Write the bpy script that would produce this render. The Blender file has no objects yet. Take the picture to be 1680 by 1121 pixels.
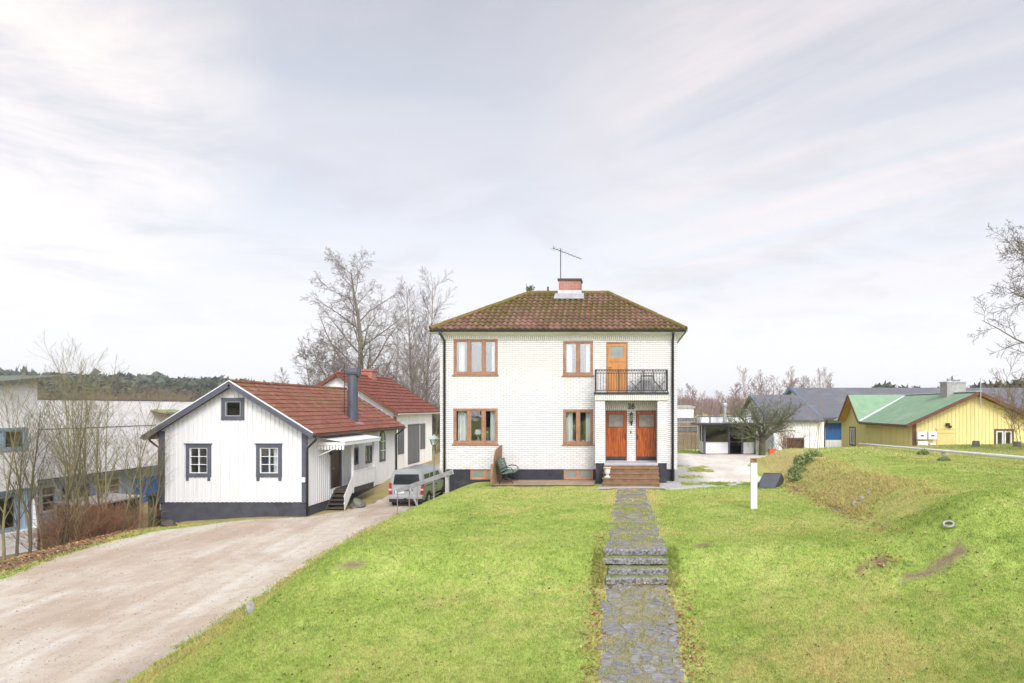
import bpy, math, random
import numpy as np
from mathutils import Vector, Matrix

S = bpy.context.scene
COL = S.collection
R = math.radians

# ------------------------------------------------------------------ camera, sky, sun, exposure
CAM_Z = 5.0
F_PX, PX0, PY0 = 1050.0, 1030.0, 668.0          # focal length and principal point (shift lens), in photo pixels
cam_d = bpy.data.cameras.new("camera")
cam = bpy.data.objects.new("camera", cam_d)
COL.objects.link(cam)
cam.location = (0, 0, CAM_Z)
cam.rotation_euler = (R(90), 0, 0)
cam_d.sensor_width = 36
cam_d.lens = 36 * F_PX / 1680
cam_d.shift_x = (840 - PX0) / 1680
cam_d.shift_y = (PY0 - 560.5) / 1680
cam_d.clip_start = 0.1
cam_d.clip_end = 4000
S.camera = cam

SUN_DIR = Vector((0.30, -0.68, 0.66)).normalized()   # towards the (veiled) sun, behind the camera
sun_d = bpy.data.lights.new("sun", 'SUN')
sun_d.energy = 1.15
sun_d.angle = R(16)
sun_d.color = (1.0, 0.96, 0.91)
sun = bpy.data.objects.new("sun", sun_d)
COL.objects.link(sun)
sun.rotation_euler = (-SUN_DIR).to_track_quat('-Z', 'Y').to_euler()

S.view_settings.view_transform = 'Standard'
S.view_settings.look = 'None'
S.view_settings.gamma = 1
S.view_settings.use_curve_mapping = False
S.view_settings.exposure = 1.03
S.cycles.max_bounces = 8
S.cycles.transparent_max_bounces = 12
S.cycles.use_denoising = True
S.cycles.sample_clamp_indirect = 6


class NT:
    """short hand for building node trees"""
    def __init__(self, nt):
        self.nt = nt
    def n(self, t, **kw):
        nd = self.nt.nodes.new(t)
        for k, v in kw.items():
            setattr(nd, k, v)
        return nd
    def put(self, sock, v):
        if v is None:
            return
        if isinstance(v, bpy.types.NodeSocket):
            self.nt.links.new(v, sock)
        elif isinstance(v, (tuple, list)) and len(v) == 3 and sock.type == 'RGBA':
            sock.default_value = (*v, 1)
        else:
            sock.default_value = v
    def math(self, op, a, b=None, c=None, clamp=False):
        m = self.n('ShaderNodeMath', operation=op)
        m.use_clamp = clamp
        self.put(m.inputs[0], a); self.put(m.inputs[1], b); self.put(m.inputs[2], c)
        return m.outputs[0]
    def vmath(self, op, a, b=None):
        m = self.n('ShaderNodeVectorMath', operation=op)
        self.put(m.inputs[0], a); self.put(m.inputs[1], b)
        return m.outputs['Value'] if op in ('DOT_PRODUCT', 'LENGTH') else m.outputs[0]
    def sep(self, v):
        s = self.n('ShaderNodeSeparateXYZ'); self.put(s.inputs[0], v); return s.outputs
    def comb(self, x, y, z):
        s = self.n('ShaderNodeCombineXYZ')
        self.put(s.inputs[0], x); self.put(s.inputs[1], y); self.put(s.inputs[2], z)
        return s.outputs[0]
    def mapping(self, v, loc=(0, 0, 0), rot=(0, 0, 0), scale=(1, 1, 1)):
        m = self.n('ShaderNodeMapping'); self.put(m.inputs[0], v)
        m.inputs[1].default_value = loc; m.inputs[2].default_value = rot; m.inputs[3].default_value = scale
        return m.outputs[0]
    def noise(self, v, scale, detail=5, rough=.55, dist=0.0):
        m = self.n('ShaderNodeTexNoise'); self.put(m.inputs['Vector'], v)
        m.inputs['Scale'].default_value = scale; m.inputs['Detail'].default_value = detail
        m.inputs['Roughness'].default_value = rough; m.inputs['Distortion'].default_value = dist
        return m.outputs['Fac']
    def ramp(self, fac, stops, interp='LINEAR'):
        r = self.n('ShaderNodeValToRGB'); self.put(r.inputs[0], fac)
        r.color_ramp.interpolation = interp
        els = r.color_ramp.elements
        while len(els) < len(stops):
            els.new(0.5)
        for e, (p, c) in zip(els, stops):
            e.position = p
            e.color = (c, c, c, 1) if not isinstance(c, (tuple, list)) else (*c, 1)
        return r.outputs[0]
    def mix(self, fac, a, b, blend='MIX'):
        m = self.n('ShaderNodeMix', data_type='RGBA', blend_type=blend)
        self.put(m.inputs[0], fac); self.put(m.inputs[6], a); self.put(m.inputs[7], b)
        return m.outputs[2]
    def attr(self, name):
        a = self.n('ShaderNodeAttribute'); a.attribute_name = name
        return a.outputs['Fac']
    def coord(self, which='Object'):
        return self.n('ShaderNodeTexCoord').outputs[which]
    def bump(self, h, strength=.3, dist=.02):
        b = self.n('ShaderNodeBump'); b.inputs['Strength'].default_value = strength
        b.inputs['Distance'].default_value = dist
        self.put(b.inputs['Height'], h)
        return b.outputs[0]


# ---- world: Nishita sky seen through a thin high overcast
W = bpy.data.worlds.new("World")
S.world = W
W.use_nodes = True
W.node_tree.nodes.clear()
w = NT(W.node_tree)
dirv = w.vmath('NORMALIZE', w.coord('Generated'))
sx, sy, sz = w.sep(dirv)
sky = w.n('ShaderNodeTexSky', sky_type='NISHITA')
sky.sun_disc = False
sky.sun_elevation = math.asin(SUN_DIR.z)
sky.sun_rotation = math.atan2(SUN_DIR.x, SUN_DIR.y)
sky.dust_density = 2.0
zc = w.math('ADD', w.math('MAXIMUM', sz, 0.0), 0.10)
u_ = w.math('DIVIDE', sx, zc)
v_ = w.math('DIVIDE', sy, zc)
plane = w.comb(u_, v_, 0.0)
# long cirrus streaks, drawn out along one direction of the sheet
streakv = w.mapping(w.mapping(plane, rot=(0, 0, R(41))), scale=(0.20, 1.15, 1), loc=(3.1, 1.7, 0))
streak = w.noise(streakv, 1.3, 7, .58, .35)
soft = w.noise(w.mapping(plane, scale=(.55, .8, 1), loc=(1.3, 6.2, 0)), 1.0, 6, .55, .4)
puff = w.noise(w.mapping(plane, scale=(.9, 1.0, 1), loc=(2.6, 5.3, 0)), 1.7, 9, .64, .5)
elev = w.math('MAXIMUM', sz, 0.0)
# colour of the veil: pale at the horizon, lilac grey blue higher up
veil = w.ramp(elev, [(0.0, (.69, .693, .71)), (.10, (.675, .68, .706)), (.25, (.60, .615, .66)), (.42, (.455, .475, .535)), (.56, (.385, .39, .44))])
bluemask = w.math('MULTIPLY', w.ramp(soft, [(.42, 0.0), (.62, 1.0)]), w.ramp(elev, [(.12, 0.0), (.35, .75)]))
nish = w.mix(1.0, sky.outputs[0], (.10, .10, .10), 'MULTIPLY')
skyc = w.mix(w.math('MULTIPLY', bluemask, .30), veil, nish)
pinkm = w.math('MULTIPLY', w.ramp(streak, [(.46, 0.0), (.62, 1.0)]), w.ramp(elev, [(.10, 0.0), (.24, 1.0)]))
pinkm = w.math('MULTIPLY', pinkm, w.ramp(w.math('MULTIPLY_ADD', sx, .5, .5), [(.42, 0.0), (.54, 1.0)]))
skyc = w.mix(w.math('MULTIPLY', pinkm, .62), skyc, (.70, .635, .635))
greym = w.math('MULTIPLY', w.ramp(puff, [(.48, 0.0), (.66, 1.0)]), w.ramp(elev, [(.06, 0.0), (.2, 1.0)]))
skyc = w.mix(w.math('MULTIPLY', greym, .38), skyc, (.47, .462, .51))
# warm break in the cloud, upper left
brk = w.vmath('DOT_PRODUCT', dirv, tuple(Vector((-1060, 1050, 560)).normalized()))
brkm = w.math('MULTIPLY', w.ramp(brk, [(.962, 0.0), (.998, 1.0)]), w.ramp(puff, [(.34, 1.0), (.62, .15)]))
skyc = w.mix(w.math('MULTIPLY', brkm, .85), skyc, (.86, .77, .71))
# the veiled sun makes its side of the sky brighter
aur = w.vmath('DOT_PRODUCT', dirv, tuple(SUN_DIR))
aur = w.math('POWER', w.math('MAXIMUM', aur, 0.0), 2.0)
stre = w.math('ADD', w.math('MULTIPLY', aur, 2.5), 0.745)
bg = w.n('ShaderNodeBackground')
w.put(bg.inputs[0], skyc)
w.put(bg.inputs[1], stre)
wo = w.n('ShaderNodeOutputWorld')
W.node_tree.links.new(bg.outputs[0], wo.inputs[0])


# ------------------------------------------------------------------ helpers
def X_(px, Y): return (px - PX0) * Y / F_PX
def Z_(py, Y): return CAM_Z - (py - PY0) * Y / F_PX


def tag(o, label=None, cat=None, group=None, kind=None):
    if label: o["label"] = label
    if cat: o["category"] = cat
    if group: o["group"] = group
    if kind: o["kind"] = kind
    return o


def thing(name, label, cat, loc=(0, 0, 0), group=None):
    o = bpy.data.objects.new(name, None)
    COL.objects.link(o)
    o.location = loc
    o.empty_display_size = .2
    return tag(o, label, cat, group)


def root_of(o):
    while o.parent:
        o = o.parent
    return o


def copy_tree(o, parent=None):
    c = o.copy()
    COL.objects.link(c)
    if parent:
        c.parent = parent
    for ch in list(o.children):
        copy_tree(ch, c)
    return c


def facade(ox, oy, oz, u, n):
    """local (u along the wall, n into the wall, z up) -> world"""
    m = Matrix.Identity(4)
    for i in range(3):
        m[i][0] = u[i]; m[i][1] = n[i]
    m[0][3], m[1][3], m[2][3] = ox, oy, oz
    return m


FRONT = lambda x, y, z: facade(x, y, z, (1, 0, 0), (0, 1, 0))       # faces the camera (-Y)
RIGHTW = lambda x, y, z: facade(x, y, z, (0, 1, 0), (-1, 0, 0))     # faces +X
LEFTW = lambda x, y, z: facade(x, y, z, (0, -1, 0), (1, 0, 0))      # faces -X
BACKW = lambda x, y, z: facade(x, y, z, (-1, 0, 0), (0, -1, 0))     # faces +Y


class MB:
    def __init__(self, M=None):
        self.v = []; self.f = []; self.mi = []; self.cur = 0; self.M = M; self.rnd = []; self.r = 0.5
    def add(self, pts, faces):
        b = len(self.v)
        if self.M is not None:
            M = self.M
            pts = [M @ Vector(p) for p in pts]
        self.v.extend([tuple(p) for p in pts])
        for f in faces:
            self.f.append([b + i for i in f]); self.mi.append(self.cur); self.rnd.append(self.r)
        return self
    def box(self, x0, x1, y0, y1, z0, z1):
        if x0 > x1: x0, x1 = x1, x0
        if y0 > y1: y0, y1 = y1, y0
        if z0 > z1: z0, z1 = z1, z0
        p = [(x0, y0, z0), (x1, y0, z0), (x1, y1, z0), (x0, y1, z0), (x0, y0, z1), (x1, y0, z1), (x1, y1, z1), (x0, y1, z1)]
        return self.add(p, [(0, 3, 2, 1), (4, 5, 6, 7), (0, 1, 5, 4), (1, 2, 6, 5), (2, 3, 7, 6), (3, 0, 4, 7)])
    def quad(self, a, b, c, d):
        return self.add([a, b, c, d], [(0, 1, 2, 3)])
    def prism(self, poly, ext):
        """poly: 3d points (counter-clockwise seen from outside the first cap), ext: extrusion vector"""
        n = len(poly)
        e = Vector(ext)
        p = [Vector(q) for q in poly]
        pts = p + [q + e for q in p]
        faces = [tuple(range(n)), tuple(range(2 * n - 1, n - 1, -1))]
        for i in range(n):
            j = (i + 1) % n
            faces.append((i, i + n, j + n, j))
        return self.add(pts, faces)
    def bar(self, a, b, w, h, up=(0, 0, 1)):
        """rectangular bar from a to b, w across, h along up"""
        a = Vector(a); b = Vector(b); d = (b - a).normalized(); up = Vector(up)
        s = d.cross(up)
        if s.length < 1e-4:
            s = d.cross(Vector((1, 0, 0)))
        s.normalize(); t = s.cross(d).normalized()
        s *= w / 2; t *= h / 2
        p = [a - s - t, a + s - t, a + s + t, a - s + t, b - s - t, b + s - t, b + s + t, b - s + t]
        return self.add(p, [(0, 1, 2, 3), (7, 6, 5, 4), (0, 4, 5, 1), (1, 5, 6, 2), (2, 6, 7, 3), (3, 7, 4, 0)])
    def tube(self, pts, rad, sides=8, cap=True):
        pts = [Vector(p) for p in pts]
        n = len(pts)
        if not isinstance(rad, (list, tuple)):
            rad = [rad] * n
        vs = []; fs = []
        d0 = (pts[1] - pts[0])
        ref = Vector((0, 0, 1)) if abs(d0.normalized().z) < .9 else Vector((1, 0, 0))
        s = d0.cross(ref).normalized()
        for i in range(n):
            a = pts[max(0, i - 1)]; c = pts[min(n - 1, i + 1)]
            d = (c - a)
            if d.length < 1e-9: d = d0
            d.normalize()
            s = s - d * s.dot(d)
            if s.length < 1e-6: s = d.orthogonal()
            s.normalize()
            t = d.cross(s)
            for k in range(sides):
                an = 2 * math.pi * k / sides
                vs.append(pts[i] + (s * math.cos(an) + t * math.sin(an)) * rad[i])
        for i in range(n - 1):
            for k in range(sides):
                j = (k + 1) % sides
                fs.append((i * sides + k, i * sides + j, (i + 1) * sides + j, (i + 1) * sides + k))
        if cap and sides > 2:
            fs.append(tuple(range(sides - 1, -1, -1)))
            fs.append(tuple(range((n - 1) * sides, n * sides)))
        return self.add(vs, fs)
    def lathe(self, prof, c=(0, 0, 0), sides=16):
        vs = []; fs = []
        n = len(prof)
        for r, z in prof:
            for k in range(sides):
                an = 2 * math.pi * k / sides
                vs.append((c[0] + r * math.cos(an), c[1] + r * math.sin(an), c[2] + z))
        for i in range(n - 1):
            for k in range(sides):
                j = (k + 1) % sides
                fs.append((i * sides + k, i * sides + j, (i + 1) * sides + j, (i + 1) * sides + k))
        fs.append(tuple(range(sides - 1, -1, -1)))
        fs.append(tuple(range((n - 1) * sides, n * sides)))
        return self.add(vs, fs)
    def build(self, name, mats, parent=None, smooth=False, bevel=0, label=None, flat_angle=None):
        off = Vector((0, 0, 0))
        if parent is not None:
            off = Vector(root_of(parent).location)
        me = bpy.data.meshes.new(name)
        me.from_pydata([(a - off.x, b - off.y, c - off.z) for a, b, c in self.v], [], self.f)
        if not isinstance(mats, (list, tuple)): mats = [mats]
        for m in mats: me.materials.append(m)
        if len(mats) > 1:
            me.polygons.foreach_set('material_index', self.mi)
        if smooth:
            me.polygons.foreach_set('use_smooth', [True] * len(me.polygons))
        if any(r != .5 for r in self.rnd):
            at = me.attributes.new('rnd', 'FLOAT', 'FACE')
            at.data.foreach_set('value', self.rnd)
        me.update()
        o = bpy.data.objects.new(name, me)
        COL.objects.link(o)
        if parent is not None:
            o.parent = parent
        if bevel:
            b = o.modifiers.new('bevel', 'BEVEL')
            b.width = bevel; b.segments = 2; b.limit_method = 'ANGLE'; b.angle_limit = R(40)
        if flat_angle:
            pass
        if label: o["label"] = label
        return o


def np_mesh(name, verts, faces_flat, per, mat, attrs=None, parent=None, smooth=False):
    """fast mesh from numpy arrays: faces all with `per` corners"""
    me = bpy.data.meshes.new(name)
    nv = len(verts); nf = len(faces_flat) // per
    me.vertices.add(nv); me.vertices.foreach_set('co', np.asarray(verts, np.float32).ravel())
    me.loops.add(nf * per); me.loops.foreach_set('vertex_index', np.asarray(faces_flat, np.int32))
    me.polygons.add(nf)
    me.polygons.foreach_set('loop_start', np.arange(0, nf * per, per, dtype=np.int32))
    me.update(calc_edges=True)
    for m in (mat if isinstance(mat, (list, tuple)) else [mat]):
        me.materials.append(m)
    for k, a in (attrs or {}).items():
        dom = 'POINT' if len(a) == nv else 'FACE'
        at = me.attributes.new(k, 'FLOAT', dom)
        at.data.foreach_set('value', np.asarray(a, np.float32))
    if smooth:
        me.polygons.foreach_set('use_smooth', np.ones(nf, bool))
    me.validate()
    o = bpy.data.objects.new(name, me)
    COL.objects.link(o)
    if parent is not None: o.parent = parent
    return o


def vnoise(x, y, seed=0):
    """value noise, numpy"""
    x = np.asarray(x, float); y = np.asarray(y, float)
    xi = np.floor(x).astype(np.int64); yi = np.floor(y).astype(np.int64)
    fx = x - xi; fy = y - yi
    fx = fx * fx * (3 - 2 * fx); fy = fy * fy * (3 - 2 * fy)
    def h(a, b):
        n = (a * 374761393 + b * 668265263 + seed * 1442695041) & 0x7fffffff
        n = ((n ^ (n >> 13)) * 1274126177) & 0x7fffffff
        return ((n ^ (n >> 16)) & 0xffff) / 65535.0
    a = h(xi, yi); b = h(xi + 1, yi); c = h(xi, yi + 1); d = h(xi + 1, yi + 1)
    return (a * (1 - fx) + b * fx) * (1 - fy) + (c * (1 - fx) + d * fx) * fy


def fbm(x, y, seed=0, oct=4):
    s = 0; a = .5; t = 0
    for i in range(oct):
        s = s + a * vnoise(np.asarray(x) * 2 ** i, np.asarray(y) * 2 ** i, seed + i); t += a; a *= .5
    return s / t


def sm(a, b, x):
    t = np.clip((np.asarray(x, float) - a) / (b - a), 0, 1)
    return t * t * (3 - 2 * t)


# ------------------------------------------------------------------ materials
def newmat(name):
    m = bpy.data.materials.new(name)
    m.use_nodes = True
    t = NT(m.node_tree)
    return m, t, m.node_tree.nodes['Principled BSDF']


def pm(name, c1, c2=None, scale=4, rough=.7, bump=0, stretch=(1, 1, 1), spec=.3, metal=0, detail=6, lo=.35, hi=.65, bdist=.01, c3=None):
    """painted / plain surface with mottling"""
    m, t, b = newmat(name)
    v = t.mapping(t.coord(), scale=stretch)
    nz = t.noise(v, scale, detail, .6)
    c2 = c2 or tuple(x * .82 for x in c1)
    col = t.mix(t.ramp(nz, [(lo, 0.0), (hi, 1.0)]), c1, c2)
    if c3:
        n2 = t.noise(v, scale * .37, 8, .65)
        col = t.mix(t.ramp(n2, [(.55, 0.0), (.72, 1.0)]), col, c3)
    t.put(b.inputs['Base Color'], col)
    b.inputs['Roughness'].default_value = rough
    b.inputs['Metallic'].default_value = metal
    b.inputs['Specular IOR Level'].default_value = spec
    if bump:
        t.put(b.inputs['Normal'], t.bump(t.noise(v, scale * 3, 8, .6), bump, bdist))
    return m


def brick_mat(name, c1, c2, mortar, bw=.25, rh=.083, ms=.012, vertical=False):
    m, t, b = newmat(name)
    x, y, z = t.sep(t.coord())
    u = t.math('ADD', x, y)
    vec = t.comb(z, u, 0.0) if vertical else t.comb(u, z, 0.0)
    wob = t.noise(t.coord(), 1.7, 3)
    br = t.n('ShaderNodeTexBrick')
    t.put(br.inputs['Vector'], vec)
    t.put(br.inputs['Color1'], c1); t.put(br.inputs['Color2'], c2); t.put(br.inputs['Mortar'], mortar)
    br.inputs['Scale'].default_value = 1
    br.inputs['Mortar Size'].default_value = ms
    br.inputs['Mortar Smooth'].default_value = .25
    br.inputs['Brick Width'].default_value = bw
    br.inputs['Row Height'].default_value = rh
    dirt = t.ramp(t.noise(t.mapping(t.coord(), scale=(1, 1, .35)), 1.1, 8, .65), [(.40, 0.0), (.75, 1.0)])
    # bed joints read dark, upright joints paler
    fz = t.math('ABSOLUTE', t.math('SUBTRACT', t.math('FRACT', t.math('DIVIDE', u if vertical else z, rh)), .5))
    bed = t.ramp(fz, [(.5 - ms / rh * 1.1, 0.0), (.5 - ms / rh * .5, 1.0)])
    face = t.mix(br.outputs['Fac'], br.outputs['Color'], t.mix(bed, tuple(.45 * a + .55 * c for a, c in zip(c2, mortar)), mortar))
    blk = t.noise(t.mapping(vec, scale=(1 / bw, 1 / rh, 1)), .8, 2)
    face = t.mix(1.0, face, t.ramp(blk, [(.3, .88), (.7, 1.04)]), 'MULTIPLY')
    col = t.mix(t.math('MULTIPLY', dirt, .34), face, (.58, .54, .49))
    fine = t.noise(t.coord(), 23, 4)
    col = t.mix(t.math('MULTIPLY', t.ramp(fine, [(.45, 0.0), (.75, 1.0)]), .22), col, (.5, .47, .42))
    t.put(b.inputs['Base Color'], col)
    b.inputs['Roughness'].default_value = .75
    b.inputs['Specular IOR Level'].default_value = .25
    h = t.math('SUBTRACT', 1.0, br.outputs['Fac'])
    t.put(b.inputs['Normal'], t.bump(h, .6, .012))
    return m


def tile_mat(name, a, bcol, moss, moss_amt, lichen=None, lichen_amt=0.0):
    m, t, b = newmat(name)
    r = t.attr('rnd'); wv = t.attr('wav'); sl = t.attr('slope')
    co = t.coord()
    col = t.mix(r, a, bcol)
    n1 = t.noise(co, 1.1, 7, .62); n2 = t.noise(co, 9, 6, .65); n3 = t.noise(co, .45, 5, .6)
    k = t.math('ADD', t.math('MULTIPLY', n1, .55), t.math('MULTIPLY', n2, .5))
    k = t.math('ADD', k, t.math('MULTIPLY', t.math('SUBTRACT', 1.0, wv), .22))
    k = t.math('ADD', k, t.math('MULTIPLY', sl, .13))
    k = t.math('ADD', k, t.math('MULTIPLY', t.math('SUBTRACT', n3, .5), .6))
    mm = t.ramp(k, [(max(0.0, .86 - moss_amt), 0.0), (min(1.0, .98 - moss_amt), 1.0)])
    mc = t.mix(t.noise(co, 14, 4), moss, tuple(x * 1.9 for x in moss))
    col = t.mix(mm, col, mc)
    if lichen:
        l = t.ramp(t.noise(t.mapping(co, loc=(5, 3, 1)), 2.6, 9, .72), [(.56, 0.0), (.68, 1.0)])
        col = t.mix(t.math('MULTIPLY', l, lichen_amt), col, lichen)
    dk = t.ramp(t.noise(co, 5, 5), [(.3, .72), (.7, 1.05)])
    col = t.mix(1.0, col, dk, 'MULTIPLY')
    t.put(b.inputs['Base Color'], col)
    b.inputs['Roughness'].default_value = .72
    b.inputs['Specular IOR Level'].default_value = .3
    t.put(b.inputs['Normal'], t.bump(t.math('ADD', n2, mm), .35, .012))
    return m


def wood_mat(name, a, bcol, grain=(14, 14, .9), rough=.5, spec=.4, streak=(.35, .65), bump=.15, scale=2.2):
    m, t, b = newmat(name)
    v = t.mapping(t.coord(), scale=grain)
    nz = t.noise(v, scale, 7, .62, .6)
    big = t.noise(t.coord(), 1.6, 3)
    f = t.ramp(nz, [(streak[0], 0.0), (streak[1], 1.0)])
    col = t.mix(f, a, bcol)
    col = t.mix(1.0, col, t.ramp(big, [(.3, .8), (.7, 1.1)]), 'MULTIPLY')
    t.put(b.inputs['Base Color'], col)
    b.inputs['Roughness'].default_value = rough
    b.inputs['Specular IOR Level'].default_value = spec
    if bump:
        t.put(b.inputs['Normal'], t.bump(nz, bump, .006))
    return m


def glass_mat(name, refl=.22, tint=(.95, .96, .955), rough=.02):
    m = bpy.data.materials.new(name); m.use_nodes = True
    m.node_tree.nodes.clear()
    t = NT(m.node_tree)
    tr = t.n('ShaderNodeBsdfTransparent'); tr.inputs[0].default_value = (*tint, 1)
    gl = t.n('ShaderNodeBsdfGlossy'); gl.inputs['Roughness'].default_value = rough
    gl.inputs['Color'].default_value = (1, 1, 1, 1)
    t.put(gl.inputs['Normal'], t.bump(t.noise(t.coord(), 1.3, 2), .06, .05))
    lw = t.n('ShaderNodeLayerWeight'); lw.inputs[0].default_value = .25
    f = t.math('ADD', t.math('MULTIPLY', lw.outputs['Fresnel'], .7), refl, clamp=True)
    mx = t.n('ShaderNodeMixShader'); t.put(mx.inputs[0], f)
    m.node_tree.links.new(tr.outputs[0], mx.inputs[1]); m.node_tree.links.new(gl.outputs[0], mx.inputs[2])
    o = t.n('ShaderNodeOutputMaterial'); m.node_tree.links.new(mx.outputs[0], o.inputs[0])
    return m


MAT = {}
MAT['brick'] = brick_mat('white_brick', (.775, .76, .748), (.715, .70, .685), (.33, .31, .295))
MAT['soldier'] = brick_mat('white_brick_on_end', (.75, .72, .67), (.69, .655, .60), (.32, .295, .26), vertical=True)
MAT['redbrick'] = brick_mat('red_brick', (.40, .085, .04), (.30, .058, .03), (.30, .22, .18))
MAT['plinth'] = pm('dark_plinth_render', (.030, .031, .038), (.042, .042, .050), 3.5, .85, .25, c3=(.085, .082, .085))
MAT['plinth2'] = pm('weathered_plinth_render', (.050, .052, .066), (.070, .071, .084), 2.5, .85, .3, c3=(.03, .03, .033))
MAT['black'] = pm('black_metal', (.018, .019, .024), (.03, .03, .035), 8, .4, spec=.5)
MAT['blackiron'] = pm('black_iron', (.02, .02, .022), (.045, .04, .038), 9, .55, spec=.4)
MAT['fascia'] = pm('white_eaves_paint', (.76, .75, .70), (.68, .66, .60), 2.5, .6)
MAT['winwood'] = wood_mat('brown_window_wood', (.38, .205, .12), (.27, .135, .077), (5, 5, 5), .5, .4)
MAT['winwood2'] = wood_mat('pale_window_wood', (.50, .25, .15), (.40, .18, .10), (5, 5, 5), .55, .4)
MAT['reddoor'] = wood_mat('varnished_red_wood', (.215, .026, .005), (.60, .165, .018), (19, 19, 1.0), .33, .5, (.42, .67), scale=1.9)
MAT['dooredge'] = wood_mat('dark_varnished_wood', (.14, .03, .010), (.24, .055, .015), (12, 12, 1), .4, .5)
MAT['tandoor'] = wood_mat('honey_wood', (.56, .25, .07), (.44, .18, .045), (12, 12, 1.0), .45, .4)
MAT['glass'] = glass_mat('window_glass', .07)
MAT['glass_sky'] = glass_mat('upper_window_glass', .15)
MAT['glass_dark'] = glass_mat('small_window_glass', .05)
MAT['frost'] = pm('frosted_door_glass', (.30, .27, .23), (.22, .20, .18), 6, .15, spec=.6)
MAT['frost_dim'] = pm('frosted_cellar_glass', (.24, .27, .235), (.19, .22, .19), 5, .2, spec=.6)
MAT['curtain'] = pm('white_curtain', (.82, .84, .84), (.72, .75, .76), 3, .9, stretch=(30, 30, .5))
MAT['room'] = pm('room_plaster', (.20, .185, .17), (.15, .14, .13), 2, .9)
MAT['concrete'] = pm('grey_concrete', (.40, .39, .37), (.30, .29, .27), 5, .85, .3, c3=(.22, .21, .17))
MAT['stepstone'] = pm('lichened_stone', (.29, .285, .272), (.075, .07, .066), 21, .85, .7, c3=(.06, .055, .05), bdist=.02, lo=.40, hi=.64)
MAT['houseste'] = pm('mossy_brown_step', (.26, .13, .075), (.17, .085, .05), 5, .8, .4, c3=(.13, .125, .045))
MAT['porchfl'] = pm('grey_porch_slab', (.42, .44, .46), (.33, .34, .35), 4, .6)
MAT['deckwood'] = wood_mat('weathered_deck_wood', (.35, .26, .17), (.23, .165, .105), (1.2, 14, 14), .8, .2, bump=.3)
MAT['screenwood'] = wood_mat('grey_brown_screen_wood', (.36, .25, .15), (.15, .085, .045), (9, 9, .8), .8, .2, bump=.3)
MAT['benchwood'] = wood_mat('green_painted_wood', (.085, .15, .11), (.055, .105, .075), (9, 2, 9), .5, .4)
MAT['tile'] = tile_mat('mossy_pantile', (.225, .125, .088), (.135, .068, .046), (.072, .055, .012), .20)
MAT['tilered'] = tile_mat('red_pantile', (.25, .088, .058), (.18, .062, .043), (.14, .085, .035), .14, (.42, .29, .23), .65)
MAT['tilered2'] = tile_mat('clean_red_pantile', (.215, .066, .043), (.17, .052, .034), (.13, .05, .03), .07, (.29, .14, .105), .45)
MAT['siding'] = pm('white_boards', (.655, .655, .652), (.60, .60, .598), 1.5, .6, stretch=(6, 6, .25), c3=(.55, .545, .53))
MAT['siding_old'] = pm('stained_white_boards', (.80, .79, .765), (.70, .685, .655), 1.8, .7, stretch=(5, 5, .3), c3=(.55, .53, .48))
MAT['greytrim'] = pm('grey_trim_paint', (.072, .077, .098), (.095, .10, .122), 3, .55)
MAT['whitepaint'] = pm('white_paint', (.72, .72, .705), (.65, .645, .63), 4, .5)
MAT['whitesheet'] = pm('white_sheet_metal', (.78, .79, .80), (.68, .69, .70), 1.2, .4, spec=.5)
MAT['browndoor'] = wood_mat('dark_brown_door', (.085, .043, .022), (.045, .022, .012), (9, 9, 1), .45, .4)
MAT['greyboard'] = pm('grey_board_door', (.17, .17, .17), (.12, .12, .12), 2, .75, stretch=(8, 8, .4))
MAT['oldwood'] = wood_mat('old_dark_step_wood', (.10, .088, .068), (.055, .048, .036), (1, 9, 9), .85, .2)
MAT['rustwood'] = wood_mat('brown_bargeboard', (.20, .085, .045), (.12, .05, .03), (6, 6, 6), .7, .2)
MAT['flue'] = pm('dark_zinc_flue', (.075, .085, .11), (.11, .115, .135), 2.5, .5, metal=.35, spec=.5, stretch=(1, 1, .6), c3=(.03, .03, .04))
MAT['galv'] = pm('galvanised_metal', (.52, .53, .54), (.42, .43, .44), 5, .42, metal=.6)
MAT['rock'] = pm('mossy_boulder', (.20, .20, .165), (.11, .12, .075), 4, .9, .6, c3=(.12, .15, .04), bdist=.03)
MAT['stone'] = pm('pale_stone', (.40, .385, .37), (.24, .23, .22), 7, .85, .5, bdist=.02)
# ------------------------------------------------------------------ ground
_ty = np.arange(-50, 400, .1)
_tz = np.interp(_ty, [0, 7, 9, 10, 11.5, 13.15, 14.2, 15.0, 18, 25, 60], [.10, .22, .50, .65, .94, 1.27, 1.82, 1.89, 1.94, 1.96, 1.95])
_k = np.ones(7) / 7
_tz = np.convolve(np.pad(_tz, 3, mode='edge'), _k, mode='valid')


def edge_x(Y):      # right edge of the driveway (toe of the lawn bank)
    return np.interp(Y, [5, 11.6, 14, 16.6, 20.8, 25, 29.2, 31.5, 50], [-8.6, -9.15, -9.3, -9.6, -10.25, -10.6, -10.75, -9.9, -9.6])


def left_x(Y):      # left edge of the driveway
    return np.interp(Y, [5, 12, 18.6, 21.7, 24.2, 26.2, 27.5, 28.2, 28.8, 30, 33, 36, 41, 47, 60], [-16.5, -17, -18.3, -19.1, -19.2, -18.8, -18.1, -17.1, -14.7, -13.85, -13.25, -12.9, -13.1, -13.6, -14.2])


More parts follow.
